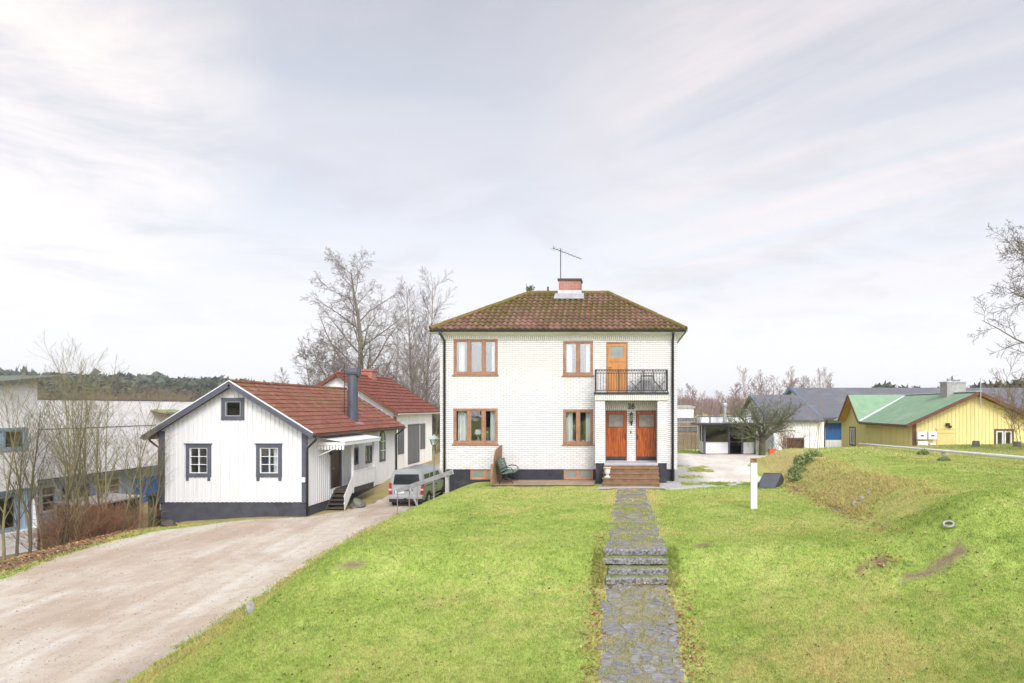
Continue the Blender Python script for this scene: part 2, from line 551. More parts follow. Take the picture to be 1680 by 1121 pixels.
def hgt(X, Y):
    X = np.asarray(X, float); Y = np.asarray(Y, float)
    X, Y = np.broadcast_arrays(X, Y)
    t = np.interp(Y, _ty, _tz)
    base = np.interp(Y, [0, 33, 38, 41, 50, 70], [0, 0, .45, .8, .95, 1.2])
    # left drop behind the shrubs
    drop = -.95 * (1 - sm(-23.5, -20.0, X)) * (1 - sm(36, 60, Y))
    base = base + drop - .22 * sm(-16, -21, X) * sm(25.5, 28.5, Y) * (1 - sm(32, 36, Y))
    e = edge_x(Y)
    crest = np.interp(Y, [0, 10, 14, 20, 26, 34, 60], [-6.3, -6.3, -6.2, -6.1, -5.7, -6.4, -6.4])
    k = np.clip((X - e) / (crest - e), 0, 1)
    k = 1 - (1 - k) ** 1.7 if False else k * k * (3 - 2 * k)
    z = base + (t - base) * k
    # rising ground to the right
    near = 1 - sm(13.2, 16.0, Y)
    z = z + .10 * np.maximum(0, X - 1.2) * near * sm(4, 7, Y)
    wob = .35 * (fbm(X * .35, Y * .35, 5, 3) - .5)
    toe = np.interp(Y, [9, 12, 14, 17, 23, 30, 36], [5.6, 5.5, 5.75, 5.95, 6.1, 6.2, 6.4])
    bank = sm(0, 1, np.clip((X - toe - wob) / 2.15, 0, 1)) * sm(10.6, 14.6, Y) * (1 - sm(33.0, 37.5, Y - .15 * (X - 6)))
    z = z + bank * (1 - bank) * (.55 * (fbm(X * 1.1, Y * .9, 61, 4) - .5) + .25 * (vnoise(X * 3.5, Y * 3.5, 62) - .5))
    z = z + .86 * bank + .012 * np.maximum(0, X - 8) * bank
    # scooped hollow with the bare soil
    z = z - .09 * np.exp(-(((X - 5.75) / .9) ** 2 + ((Y - 12.35) / .35) ** 2))
    # unevenness
    am = np.interp(Y, [0, 20, 60], [1, 1, .5]) * (k + .15)
    z = z + am * (.075 * (fbm(X * .55, Y * .55, 1, 3) - .5) + .03 * (vnoise(X * 2.3, Y * 2.3, 9) - .5))
    z = z - .16 * (X > -.50) * (X < .84) * sm(13.2, 13.3, Y) * (1 - sm(14.02, 14.12, Y))
    z = z - 1.05 * sm(41, 60, Y) * sm(1, 7, X)
    # level pads
    z = np.where((Y > 25.6) & (X > -7.6) & (X < 2.0), np.minimum(z, 1.93), z)
    return z


def hit(px, py, y0=8.0, y1=45.0):
    """where the sight line through a photo pixel meets the ground"""
    Y = np.arange(y0, y1, .02); X = (px - PX0) * Y / F_PX
    i = np.argmax(hgt(X, Y) >= CAM_Z - (py - PY0) * Y / F_PX)
    return float(X[i]), float(Y[i])


SC0, SC1 = np.array(hit(1470, 954)), np.array(hit(1572, 908))


def scar_d(X, Y):
    d = SC1 - SC0; L = d @ d
    k = np.clip(((X - SC0[0]) * d[0] + (Y - SC0[1]) * d[1]) / L, 0, 1)
    px_ = X - SC0[0] - k * d[0]; py_ = Y - SC0[1] - k * d[1]
    return np.sqrt(px_ ** 2 + py_ ** 2) / (.06 + .12 * k)


def dryness(X, Y):
    X = np.asarray(X, float); Y = np.asarray(Y, float)
    d = .15 + .75 * (fbm(X * .28 + 3, Y * .42, 21, 4) - .42) + .35 * (fbm(X * 1.6, Y * 1.6, 23, 3) - .5)
    toe = np.interp(Y, [9, 12, 14, 17, 23, 30, 36], [5.6, 5.5, 5.75, 5.95, 6.1, 6.2, 6.4])
    bk = sm(-.3, .4, X - toe) * (1 - sm(1.9, 3.2, X - toe)) * sm(12.3, 18.0, Y)
    d = d + .35 * bk
    d = d + .22 * sm(23.5, 27, Y) * sm(6.3, 7.5, X)
    e = edge_x(Y)
    d = d + .50 * np.exp(-np.abs(X - e - .35) / .45) * (X > e - .3)
    d = d + .36 * np.exp(-np.maximum(0, np.abs(X - .2) - .62) / .22)
    d = d + .30 * np.exp(-(((X - 3.2) / 1.8) ** 2 + ((Y - 10.3) / .8) ** 2))
    d = d + .5 * (1 - sm(-20.5, -18.8, X)) * sm(14, 18, Y)
    d = d + .55 * (1 - sm(-13.0, -12.0, X)) * sm(26.5, 28.5, Y)
    return np.clip(d, 0, 1)


SPOTS = [(*hit(571, 926), .15, .13), (*hit(590, 928), .15, .10), (*hit(1152, 893), .22, .10), (*hit(1447, 922), .20, .16), (*hit(1416, 938), .16, .10),
         (5.2, 13.5, .30, .10), (-19.8, 21, .8, 3.2), (-21.0, 24.6, 1.0, 2.2), (6.25, 23.4, .12, .8), (6.15, 19.0, .10, .7)]


def soilness(X, Y):
    X = np.asarray(X, float); Y = np.asarray(Y, float)
    s = np.zeros(np.broadcast(X, Y).shape)
    n = fbm(X * 3.1, Y * 3.1, 41, 3)
    for (a, b, ra, rb) in SPOTS:
        q = np.sqrt(((X - a) / ra) ** 2 + ((Y - b) / rb) ** 2) + (n - .5) * .9
        s = np.maximum(s, 1 - sm(.55, 1.25, q))
    s = np.maximum(s, 1 - sm(.6, 1.3, scar_d(X, Y) + (n - .5) * 1.1))
    s = np.maximum(s, (.35 + .5 * (n - .3)) * (1 - sm(-13.2, -12.6, X)) * sm(27.5, 28.6, Y))
    s = np.maximum(s, .8 * (1 - sm(-23.0, -20.5, X)) * sm(8, 16, Y) * (1 - sm(33, 40, Y)))
    return np.clip(s, 0, 1)


def grass_nodes(t, blades):
    co = t.coord()
    dry = t.attr('dry'); soil = t.attr('soil')
    n1 = t.noise(co, .55, 5, .6); n2 = t.noise(co, 3.1, 6, .65); n3 = t.noise(co, 40, 3, .6)
    g = t.ramp(t.math('ADD', t.math('MULTIPLY', n1, .6), t.math('MULTIPLY', n2, .4)),
               [(.33, (.215, .305, .060)), (.48, (.315, .405, .088)), (.62, (.405, .46, .132))])
    g = t.mix(1.0, g, t.ramp(t.noise(co, 8.5, 5, .65), [(.32, .76), (.5, 1.0), (.68, 1.10)]), 'MULTIPLY')
    dkp = t.ramp(t.noise(t.mapping(co, loc=(9, 4, 0)), 1.25, 7, .7), [(.54, 0.0), (.68, .45)])
    g = t.mix(dkp, g, (.17, .24, .06))
    k = t.math('ADD', dry, t.math('MULTIPLY', t.math('SUBTRACT', n2, .5), .75))
    if blades:
        k = t.math('ADD', k, t.math('MULTIPLY', t.math('SUBTRACT', t.attr('rnd'), .5), .55))
    straw = t.mix(t.noise(co, 6, 4), (.56, .48, .20), (.46, .36, .14))
    col = t.mix(t.ramp(k, [(.22, 0.0), (.85, 1.0)]), g, straw)
    soilc = t.mix(n3, (.13, .09, .055), (.27, .205, .135))
    col = t.mix(soil, col, soilc)
    return col, n2, n3


m, t, b = newmat('grass_ground')
col, n2, n3 = grass_nodes(t, False)
col = t.mix(1.0, col, t.ramp(n3, [(.3, .62), (.7, 1.1)]), 'MULTIPLY')
t.put(b.inputs['Base Color'], col)
b.inputs['Roughness'].default_value = .95
b.inputs['Specular IOR Level'].default_value = .1
t.put(b.inputs['Normal'], t.bump(t.math('ADD', n3, n2), .5, .04))
MAT['ground'] = m

m = bpy.data.materials.new('grass_blades'); m.use_nodes = True
t = NT(m.node_tree); b = m.node_tree.nodes['Principled BSDF']
col, n2, n3 = grass_nodes(t, True)
rn = t.attr('rnd')
col = t.mix(1.0, col, t.ramp(rn, [(0, .72), (.5, 1.02), (1, 1.34)]), 'MULTIPLY')
t.put(b.inputs['Base Color'], col)
b.inputs['Roughness'].default_value = .6
b.inputs['Specular IOR Level'].default_value = .15
tl = t.n('ShaderNodeBsdfTranslucent'); t.put(tl.inputs[0], col)
mx = t.n('ShaderNodeMixShader'); mx.inputs[0].default_value = .35
m.node_tree.links.new(b.outputs[0], mx.inputs[1]); m.node_tree.links.new(tl.outputs[0], mx.inputs[2])
m.node_tree.links.new(mx.outputs[0], m.node_tree.nodes['Material Output'].inputs[0])
MAT['blades'] = m

# drive: pale pinkish gravel, tracks along its length
m, t, b = newmat('gravel_drive')
co = t.coord()
rotv = t.mapping(co, rot=(0, 0, R(-8)))
trk = t.noise(t.mapping(rotv, scale=(1.5, .11, 1)), 1.0, 6, .6, .25)
big = t.noise(t.mapping(rotv, scale=(.30, .22, 1), loc=(4, 2, 0)), 1.0, 5, .6, .5)
mid = t.noise(co, 2.3, 7, .65)
fine = t.noise(co, 70, 3, .7)
peb = t.n('ShaderNodeTexVoronoi'); t.put(peb.inputs['Vector'], co); peb.inputs['Scale'].default_value = 26
col = t.mix(t.ramp(trk, [(.38, 0.0), (.62, 1.0)]), (.455, .39, .305), (.55, .505, .43))
col = t.mix(t.math('MULTIPLY', t.ramp(big, [(.44, 0.0), (.62, 1.0)]), .70), col, (.36, .265, .19))
px, py, pz = t.sep(co)
wet = t.math('MULTIPLY', t.ramp(t.math('ADD', t.math('MULTIPLY', px, .1), 1.0), [(.02, 0.0), (.09, 1.0)]),
             t.ramp(t.math('MULTIPLY', py, .05), [(.62, 1.0), (.84, 0.0)]))
col = t.mix(t.math('MULTIPLY', wet, .75), col, (.30, .255, .23))
col = t.mix(t.math('MULTIPLY', t.ramp(mid, [(.48, 0.0), (.66, 1.0)]), .45), col, (.38, .295, .22))
col = t.mix(1.0, col, t.ramp(fine, [(.3, .84), (.7, 1.1)]), 'MULTIPLY')
sep = t.n('ShaderNodeSeparateColor'); t.put(sep.inputs[0], peb.outputs['Color'])
col = t.mix(1.0, col, t.ramp(sep.outputs[0], [(0, .93), (1, 1.04)]), 'MULTIPLY')
t.put(b.inputs['Base Color'], col)
b.inputs['Roughness'].default_value = .95; b.inputs['Specular IOR Level'].default_value = .12
t.put(b.inputs['Normal'], t.bump(t.math('ADD', t.math('MULTIPLY', mid, 1.5), t.math('MULTIPLY', fine, .6)), .55, .03))
MAT['drive'] = m

m, t, b = newmat('yard_gravel')
co = t.coord()
n1 = t.noise(t.mapping(co, scale=(1, .35, 1)), .8, 6, .6); n2 = t.noise(co, 5, 6, .65); fine = t.noise(co, 60, 3, .7)
col = t.mix(t.ramp(n1, [(.38, 0.0), (.62, 1.0)]), (.55, .50, .43), (.72, .665, .60))
pxx = t.sep(co)[0]
grey = t.math('ADD', t.math('MULTIPLY', pxx, .2), t.math('MULTIPLY', n2, .25))
col = t.mix(t.ramp(grey, [(.66, 1.0), (.86, 0.0)]), col, (.36, .35, .335))
col = t.mix(t.math('MULTIPLY', t.ramp(n2, [(.52, 0.0), (.66, 1.0)]), .5), col, (.30, .30, .16))
col = t.mix(1.0, col, t.ramp(fine, [(.3, .75), (.7, 1.12)]), 'MULTIPLY')
t.put(b.inputs['Base Color'], col); b.inputs['Roughness'].default_value = .95; b.inputs['Specular IOR Level'].default_value = .1
t.put(b.inputs['Normal'], t.bump(t.math('ADD', n2, fine), .4, .02))
MAT['yard'] = m

m, t, b = newmat('path_joint_moss')
co = t.coord()
n2 = t.noise(co, 5, 6, .65); fine = t.noise(co, 45, 3)
col = t.mix(t.ramp(n2, [(.38, 0.0), (.62, 1.0)]), (.17, .165, .075), (.26, .225, .15))
col = t.mix(1.0, col, t.ramp(fine, [(.3, .55), (.7, 1.1)]), 'MULTIPLY')
t.put(b.inputs['Base Color'], col); b.inputs['Roughness'].default_value = .95
t.put(b.inputs['Normal'], t.bump(fine, .6, .03))
MAT['joint'] = m

m, t, b = newmat('slate_slab')
co = t.coord(); rn = t.attr('rnd')
n1 = t.noise(co, 2.2, 7, .65, .3); n2 = t.noise(co, 9, 7, .7); lay = t.noise(t.mapping(co, rot=(0, 0, .6), scale=(2.2, 9, 1)), 3, 6, .7, 1.2)
col = t.mix(rn, (.105, .105, .112), (.20, .193, .19))
col = t.mix(t.ramp(lay, [(.42, 0.0), (.66, .8)]), col, (.31, .305, .31))
col = t.mix(t.math('MULTIPLY', t.ramp(n1, [(.47, 0.0), (.60, 1.0)]), .70), col, (.20, .195, .075))
col = t.mix(t.ramp(t.noise(t.mapping(co, loc=(3, 9, 2)), 4.5, 8, .7), [(.63, 0.0), (.69, .8)]), col, (.46, .46, .45))
col = t.mix(1.0, col, t.ramp(n2, [(.3, .68), (.7, 1.15)]), 'MULTIPLY')
t.put(b.inputs['Base Color'], col); b.inputs['Roughness'].default_value = .7; b.inputs['Specular IOR Level'].default_value = .3
t.put(b.inputs['Normal'], t.bump(t.math('ADD', n2, t.math('MULTIPLY', lay, .8)), .6, .02))
MAT['slab'] = m


def grid_sheet(name, xs, ys, zfun, mat, attrs=(), **kw):
    gx, gy = np.meshgrid(xs, ys)
    z = zfun(gx, gy)
    v = np.stack([gx, gy, z], -1).reshape(-1, 3)
    nx, ny = len(xs), len(ys)
    i = np.arange(ny - 1)[:, None] * nx + np.arange(nx - 1)[None, :]
    f = np.stack([i, i + 1, i + nx + 1, i + nx], -1).reshape(-1)
    at = {k: fn(gx, gy).ravel() for k, fn in attrs}
    return np_mesh(name, v, f, 4, mat, at, smooth=True)


def far_hgt(X, Y):
    z = hgt(X, Y)
    far = sm(70, 260, Y)
    rise = 5.0 * sm(150, 600, Y) * (.55 + .9 * (fbm(X * .006, Y * .006, 77, 3) - .3)) + 3.0 * sm(140, 420, Y) * sm(-20, -160, X)
    return z * (1 - far) + far * (1.2 + rise)


xs = np.concatenate([np.array([-1600, -1100, -750, -500, -350, -250, -180, -130, -100, -75, -58, -46, -38, -32]), np.arange(-29, -24, .5), np.arange(-24, 16, .2), np.arange(16, 30, .6),
                     np.array([32, 38, 46, 58, 75, 100, 130, 180, 250, 350, 500, 750, 1100, 1600])])
ys = np.concatenate([np.array([-300, -120, -50, -20, -5, 0, 3]), np.arange(5, 40, .2), np.arange(40, 62, .8), np.array([64, 68, 75, 85, 100, 120, 145, 175, 210, 250, 300, 360, 430, 520, 650, 850, 1200, 1900])])
ground = grid_sheet('ground', xs, ys, far_hgt, MAT['ground'], [('dry', dryness), ('soil', soilness)])
tag(ground, kind='structure')


def strip_sheet(name, ys, lfun, rfun, ncol, lift, mat, noise=.12, seed=3):
    vs = []; nx = ncol
    ys = np.asarray(ys)
    l = lfun(ys) + noise * 2 * (fbm(ys * 1.1, ys * 0 + 3.3, seed, 3) - .5) + noise * (vnoise(ys * 5, ys * 0, seed + 7) - .5)
    r = rfun(ys) + noise * 2 * (fbm(ys * 1.1, ys * 0 + 8.3, seed + 1, 3) - .5) + noise * (vnoise(ys * 5, ys * 0, seed + 9) - .5)
    u = np.linspace(0, 1, nx)[None, :]
    gx = l[:, None] * (1 - u) + r[:, None] * u
    gy = np.repeat(ys[:, None], nx, 1)
    gz = hgt(gx, gy) + lift
    gz[:, 0] -= lift * 1.2; gz[:, -1] -= lift * 1.2
    v = np.stack([gx, gy, gz], -1).reshape(-1, 3)
    i = np.arange(len(ys) - 1)[:, None] * nx + np.arange(nx - 1)[None, :]
    f = np.stack([i, i + 1, i + nx + 1, i + nx], -1).reshape(-1)
    return np_mesh(name, v, f, 4, mat, smooth=True)


drive = strip_sheet('driveway', np.arange(4, 58, .18), left_x, lambda Y: edge_x(Y) + .05, 60, .03, MAT['drive'], .22)
tag(drive, kind='structure')
yard = strip_sheet('gravel_yard', np.concatenate([np.arange(25.0, 41.4, .2)]),
                   lambda Y: np.interp(Y, [24, 33, 36, 41.5], [1.0, 1.0, .5, -3]),
                   lambda Y: np.interp(Y, [24, 25, 26, 30, 33, 36, 38, 39.5, 41.4], [4.6, 5.4, 5.75, 5.9, 6.2, 7.0, 9.5, 13, 14]), 44, .03, MAT['yard'], .2, 11)
tag(yard, kind='structure')
apron = strip_sheet('paved_apron', np.arange(23.55, 25.3, .12), lambda Y: np.full(len(Y), -1.15), lambda Y: np.interp(Y, [23.5, 24.6, 25.4], [1.35, 3.6, 5.0]), 30, .034, MAT['concrete'], .15, 15)
tag(apron, kind='structure')


# ---- crazy paved garden path
def path_l(Y): return np.interp(Y, [7, 10, 12, 13.2, 14.2, 17, 20, 24.2], [-.50, -.41, -.44, -.42, -.40, -.38, -.35, -.33])
def path_r(Y): return np.interp(Y, [7, 10, 12, 13.2, 14.2, 17, 20, 24.2], [.98, .92, .84, .80, .78, .66, .62, .62])


base_path = strip_sheet('garden_path', np.concatenate([np.arange(6, 13.35, .1)]), path_l, path_r, 12, .012, MAT['joint'], .10, 31)
tag(base_path, kind='structure')
base_path2 = strip_sheet('garden_path', np.arange(14.1, 24.0, .1), path_l, path_r, 12, .012, MAT['joint'], .10, 33)
tag(base_path2, kind='structure')


def clip_poly(poly, a, b, c):
    """keep a*x+b*y<=c"""
    out = []
    for i in range(len(poly)):
        p, q = poly[i], poly[(i + 1) % len(poly)]
        dp = a * p[0] + b * p[1] - c; dq = a * q[0] + b * q[1] - c
        if dp <= 0: out.append(p)
        if dp * dq < 0:
            k = dp / (dp - dq)
            out.append((p[0] + (q[0] - p[0]) * k, p[1] + (q[1] - p[1]) * k))
    return out


def paving(y0, y1, seed, target):
    rg = random.Random(seed)
    seeds = []
    Y = y0
    tries = 0
    while tries < 6000:
        tries += 1
        yy = rg.uniform(y0 - .1, y1 + .1)
        xx = rg.uniform(float(path_l(yy)) - .02, float(path_r(yy)) + .02)
        md = rg.choice([.13, .17, .22, .30, .38])
        if all((xx - a) ** 2 + ((yy - b_) * 1.15) ** 2 > max(md, m_) ** 2 * .9 for a, b_, m_ in seeds):
            seeds.append((xx, yy, md))
    mb = MB()
    for i, (x, y, _) in enumerate(seeds):
        l = float(path_l(y)) - .04 + rg.uniform(-.08, .05); r = float(path_r(y)) + .04 + rg.uniform(-.05, .08)
        poly = [(l, y - .7), (r, y - .7), (r, y + .7), (l, y + .7)]
        poly = [(px, min(max(py, y0), y1)) for px, py in poly]
        for j, (a, b_, _) in enumerate(seeds):
            if i == j or abs(b_ - y) > 1.4: continue
            nx, ny = a - x, b_ - y
            L = math.hypot(nx, ny)
            nx /= L; ny /= L
            g = .010 + .016 * rg.random()
            poly = clip_poly(poly, nx, ny, nx * (x + a) / 2 + ny * (y + b_) / 2 - g)
            if len(poly) < 3: break
        if len(poly) < 3: continue
        # subdivide and roughen the outline
        fine = []
        for k in range(len(poly)):
            p, q = poly[k], poly[(k + 1) % len(poly)]
            d = math.hypot(q[0] - p[0], q[1] - p[1])
            nseg = max(1, int(d / .07))
            for s_ in range(nseg):
                f_ = s_ / nseg
                fx, fy = p[0] + (q[0] - p[0]) * f_, p[1] + (q[1] - p[1]) * f_
                j_ = .016
                fine.append((fx + rg.uniform(-j_, j_), fy + rg.uniform(-j_, j_)))
        if len(fine) < 3: continue
        cx = sum(p[0] for p in fine) / len(fine); cy = sum(p[1] for p in fine) / len(fine)
        lift = .012 + rg.uniform(-.008, .012); tx = rg.uniform(-.03, .03); ty_ = rg.uniform(-.03, .03)
        hz = lambda px, py: float(hgt(px, py)) + lift + tx * (px - cx) + ty_ * (py - cy)
        top = [(cx + (px - cx) * .97, cy + (py - cy) * .97, hz(px, py)) for px, py in fine]
        bot = [(px, py, hz(px, py) - .05) for px, py in fine]
        mb.r = rg.random()
        n = len(fine)
        pts = top + bot
        fs = [tuple(range(n))] + [(k, k + n, (k + 1) % n + n, (k + 1) % n) for k in range(n)]
        # make sure the top faces up
        ar = sum(fine[k][0] * fine[(k + 1) % n][1] - fine[(k + 1) % n][0] * fine[k][1] for k in range(n))
        if ar < 0: fs = [tuple(reversed(f)) for f in fs]
        mb.add(pts, fs)
    return mb


for rng_, sd in (((7.0, 13.3), 5), ((14.15, 23.6), 8)):
    o = paving(*rng_, sd, 0).build('path_paving', MAT['slab'])
    tag(o, kind='structure')

# ---- four stone garden steps
st = thing('garden_steps', 'short flight of four lichen spotted stone steps set in the lawn path', 'steps', (.2, 13.7, 1.3))
rg = random.Random(4)
for (ztop, yf, xl, xr) in ((1.86, 14.09, -.545, .87), (1.72, 13.83, -.54, .875), (1.57, 13.54, -.41, .86), (1.44, 13.30, -.45, .84)):
    mb = MB()
    nx = 16
    top = []; P = []
    depth = .36
    rows = [(0, -.118), (-.004, -.02), (.018, 0), (depth, 0.0), (depth, -.12)]
    for (dy, dz) in rows:
        for i in range(nx + 1):
            f = i / nx
            P.append((xl + (xr - xl) * f + (rg.uniform(-.012, .012) if i in (0, nx) else 0), yf + dy + rg.uniform(-.014, .014), ztop + dz + rg.uniform(-.008, .008)))
    F = []
    for j in range(len(rows) - 1):
        for i in range(nx):
            a = j * (nx + 1) + i
            F.append((a, a + 1, a + nx + 2, a + nx + 1))
    F.append(tuple(j * (nx + 1) for j in range(len(rows))))
    F.append(tuple(j * (nx + 1) + nx for j in reversed(range(len(rows)))))
    mb.add(P, F)
    sp_ = mb.build('step', MAT['stepstone'], st)
    q_ = MB(); q_.box(xl + .04, xr - .04, yf + .05, yf + .34, ztop - .19, ztop - .112); q_.build('gap_shadow', pm('step_gap_shadow', (.035, .03, .02), (.06, .055, .03), 9, .95), sp_)  # near-black filler, its colour stands in for the shadow line under the slab

# ---- grass blades
def scatter(n, seed, y0, y1, xmin=None, xmax=None):
    rg = np.random.default_rng(seed)
    iy = rg.uniform(1 / y1, 1 / y0, n)
    Y = 1 / iy
    k = rg.uniform(-1.06, 1.12, n)
    X = k * Y
    return X, Y, rg


def blades(name, X, Y, rg, hmin, hmax, wmul, lean, mat, sink=.01):
    n = len(X)
    Z = hgt(X, Y) - sink
    a = rg.uniform(0, 2 * np.pi, n)
    hh = rg.uniform(hmin, hmax, n)
    wd = np.maximum(.0035, .00052 * Y) * wmul * rg.uniform(.7, 1.3, n)
    la = rg.uniform(0, 2 * np.pi, n); ll = hh * lean * rg.uniform(.2, 1.2, n)
    c = np.stack([X, Y, Z], -1)
    d = np.stack([np.cos(a) * wd, np.sin(a) * wd, 0 * wd], -1)
    tip = c + np.stack([np.cos(la) * ll, np.sin(la) * ll, hh], -1)
    v = np.stack([c - d, c + d, tip], 1).reshape(-1, 3)
    f = np.arange(3 * n)
    dr = np.repeat(dryness(X, Y), 3); so = np.repeat(soilness(X, Y) * .5, 3); rn = np.repeat(rg.random(n), 3)
    return np_mesh(name, v, f, 3, mat, {'dry': dr, 'soil': so, 'rnd': rn})


def grass_ok(X, Y):
    ok = X > edge_x(Y) + .02 + .22 * (fbm(X * 1.3, Y * 1.3, 51, 3) - .4)
    ok &= ~((X > path_l(Y) - .03) & (X < path_r(Y) + .03) & (Y < 23.7))
    ok &= ~((Y > 23.7) & (X > -1.2) & (X < np.interp(Y, [23.7, 24.6, 25.4], [1.5, 3.7, 5.4])))
    ok &= ~((Y > 24.4) & (X > -5.3) & (X < 3))
    ok &= ~((Y > 25.0) & (X > -7.7) & (X < np.interp(Y, [25, 26, 30, 33, 36, 38], [5.4, 5.75, 5.9, 6.2, 7.0, 9.5])))
    ok &= Y < 36
    return ok


X, Y, rgn = scatter(1250000, 7, 8.2, 27.5)
ok = grass_ok(X, Y) & (rgn.random(len(X)) > soilness(X, Y) * 1.1)
X, Y = X[ok], Y[ok]
long_ = (dryness(X, Y) > .55) & (((X > 5.6) & (Y > 13)) | (X < -8.4))
o = blades('lawn_grass', X[~long_], Y[~long_], rgn, .018, .060, 1.0, .9, MAT['blades'])
tag(o, kind='stuff')
o = blades('bank_grass', X[long_], Y[long_], rgn, .03, .13, 1.1, 1.3, MAT['blades'])
tag(o, kind='stuff')
# strip of grass left of the drive
X, Y, rgn = scatter(260000, 12, 15, 31)
ok = (X < left_x(Y) - .05 + .35 * (fbm(X, Y, 52, 3) - .5)) & (X > -24) & (rgn.random(len(X)) > soilness(X, Y) * .8) & ~((X > -21.4) & (Y > 29.0))
o = blades('verge_grass', X[ok], Y[ok], rgn, .02, .07, 1.1, 1.0, MAT['blades'])
tag(o, kind='stuff')
# grass on top of the bank farther off
X, Y, rgn = scatter(120000, 13, 22, 38)
ok = (X > 6.6) & (Y > 27) & (X < 30)
o = blades('far_grass', X[ok], Y[ok], rgn, .03, .08, 1.2, 1.0, MAT['blades'])
tag(o, kind='stuff')
# ragged tufts creeping over both edges of the drive, edges of the yard
rgn = np.random.default_rng(31)
n = 16000
Y = 1 / rgn.uniform(1 / 34, 1 / 10.5, n); sd_ = rgn.random(n) < .6
X = np.where(sd_, edge_x(Y) + rgn.normal(.05, .14, n), left_x(Y) + rgn.normal(0, .2, n))
ok = (fbm(X * 1.7, Y * 1.7, 71, 3) > .42) & ~((X < -12.5) & (Y > 28.5))
o = blades('edge_grass', X[ok], Y[ok], rgn, .02, .09, 1.2, 1.2, MAT['blades'], -.015)
tag(o, kind='stuff')
n = 9000
X = rgn.uniform(2.1, 6.2, n); Y = 24.9 + rgn.normal(.15, .22, n)
ok = fbm(X * 1.9, Y * 1.9, 72, 3) > .47
X2 = rgn.uniform(2.2, 4.0, n); Y2 = rgn.uniform(25.5, 33, n); ok2 = fbm(X2 * 1.3, Y2 * .8, 73, 4) > .60
o = blades('yard_weeds', np.concatenate([X[ok], X2[ok2]]), np.concatenate([Y[ok], Y2[ok2]]), rgn, .02, .09, 1.2, 1.2, MAT['blades'], -.02)
tag(o, kind='stuff')
n = 3500
Y = 1 / rgn.uniform(1 / 30, 1 / 10.5, n); X = left_x(Y) + (edge_x(Y) - left_x(Y)) * rgn.random(n)
sz = rgn.uniform(.005, .016, n) * (.5 + Y / 20)
c = np.stack([X, Y, hgt(X, Y) + .034], -1)
off = rgn.normal(0, 1, (n, 5, 3)) * .25 + np.array([[1, 0, 0], [-.5, .87, 0], [-.5, -.87, 0], [0, 0, .9], [0, 0, -.3]])[None]
v = (c[:, None, :] + off * sz[:, None, None]).reshape(-1, 3)
f = (np.array([[0, 1, 3], [1, 2, 3], [2, 0, 3], [0, 2, 4], [2, 1, 4], [1, 0, 4]])[None] + 5 * np.arange(n)[:, None, None]).reshape(-1)
m, t, b = newmat('loose_gravel')
t.put(b.inputs['Base Color'], t.ramp(t.attr('rnd'), [(0, (.24, .19, .155)), (.5, (.42, .36, .30)), (1, (.62, .58, .53))])); b.inputs['Roughness'].default_value = .9
tag(np_mesh('loose_gravel', v, f, 3, m, {'rnd': np.repeat(rgn.random(n), 6)}), kind='stuff')
# worm casts and bare specks in the turf
n = 1500
Y = 1 / rgn.uniform(1 / 24, 1 / 8.8, n); X = rgn.uniform(-.98, .66, n) * Y
ok = grass_ok(X, Y) & (fbm(X * .8, Y * .8, 81, 3) > .5)
X, Y = X[ok], Y[ok]; n = len(X)
sz = rgn.uniform(.008, .026, n)
c = np.stack([X, Y, hgt(X, Y) + .018], -1)
off = rgn.normal(0, 1, (n, 5, 3)) * .3 + np.array([[1, 0, 0], [-.5, .87, 0], [-.5, -.87, 0], [0, 0, .9], [0, 0, -.3]])[None]
v = (c[:, None, :] + off * sz[:, None, None]).reshape(-1, 3)
f = (np.array([[0, 1, 3], [1, 2, 3], [2, 0, 3], [0, 2, 4], [2, 1, 4], [1, 0, 4]])[None] + 5 * np.arange(n)[:, None, None]).reshape(-1)
tag(np_mesh('soil_crumbs', v, f, 3, pm('dark_soil', (.075, .055, .035), (.14, .10, .06), 30, .95)), kind='stuff')
# tufts in the joints of the path
rgn = np.random.default_rng(3)
Y = rgn.uniform(7, 23.6, 60000); X = rgn.uniform(-.45, .95, 60000)
ok = (X > path_l(Y)) & (X < path_r(Y)) & ~((Y > 13.2) & (Y < 14.2)) & (fbm(X * 4, Y * 4, 60, 3) > .53)
o = blades('path_moss', X[ok], Y[ok], rgn, .02, .05, 1.0, 1.2, MAT['blades'], 0.0)
tag(o, kind='stuff')
# tufts beside and below the steps
Y = rgn.uniform(13.1, 14.4, 2600); X = np.where(rgn.random(2600) < .5, rgn.uniform(-.75, -.5, 2600), rgn.uniform(.85, 1.1, 2600))
o = blades('step_grass', X, Y, rgn, .04, .11, 1.2, .9, MAT['blades'])
tag(o, kind='stuff')

# moss on the narrow treads
for (ztop, yf) in ((1.72, 13.83), (1.57, 13.54), (1.44, 13.30)):
    n = 1500
    X = rgn.uniform(-.5, .84, n); Y = yf + .10 + rgn.uniform(0, .16, n)
    d = MAT['blades']; a = rgn.uniform(0, 6.28, n); hh = rgn.uniform(.01, .035, n)
    c = np.stack([X, Y, np.full(n, ztop - .004)], -1); e = np.stack([np.cos(a), np.sin(a), 0 * a], -1) * .006
    v = np.stack([c - e, c + e, c + np.stack([np.cos(a) * .012, np.sin(a) * .012, hh], -1)], 1).reshape(-1, 3)
    tag(np_mesh('step_moss', v, np.arange(3 * n), 3, d, {'dry': np.full(3 * n, .25), 'soil': np.zeros(3 * n), 'rnd': np.repeat(rgn.random(n), 3)}), kind='stuff')

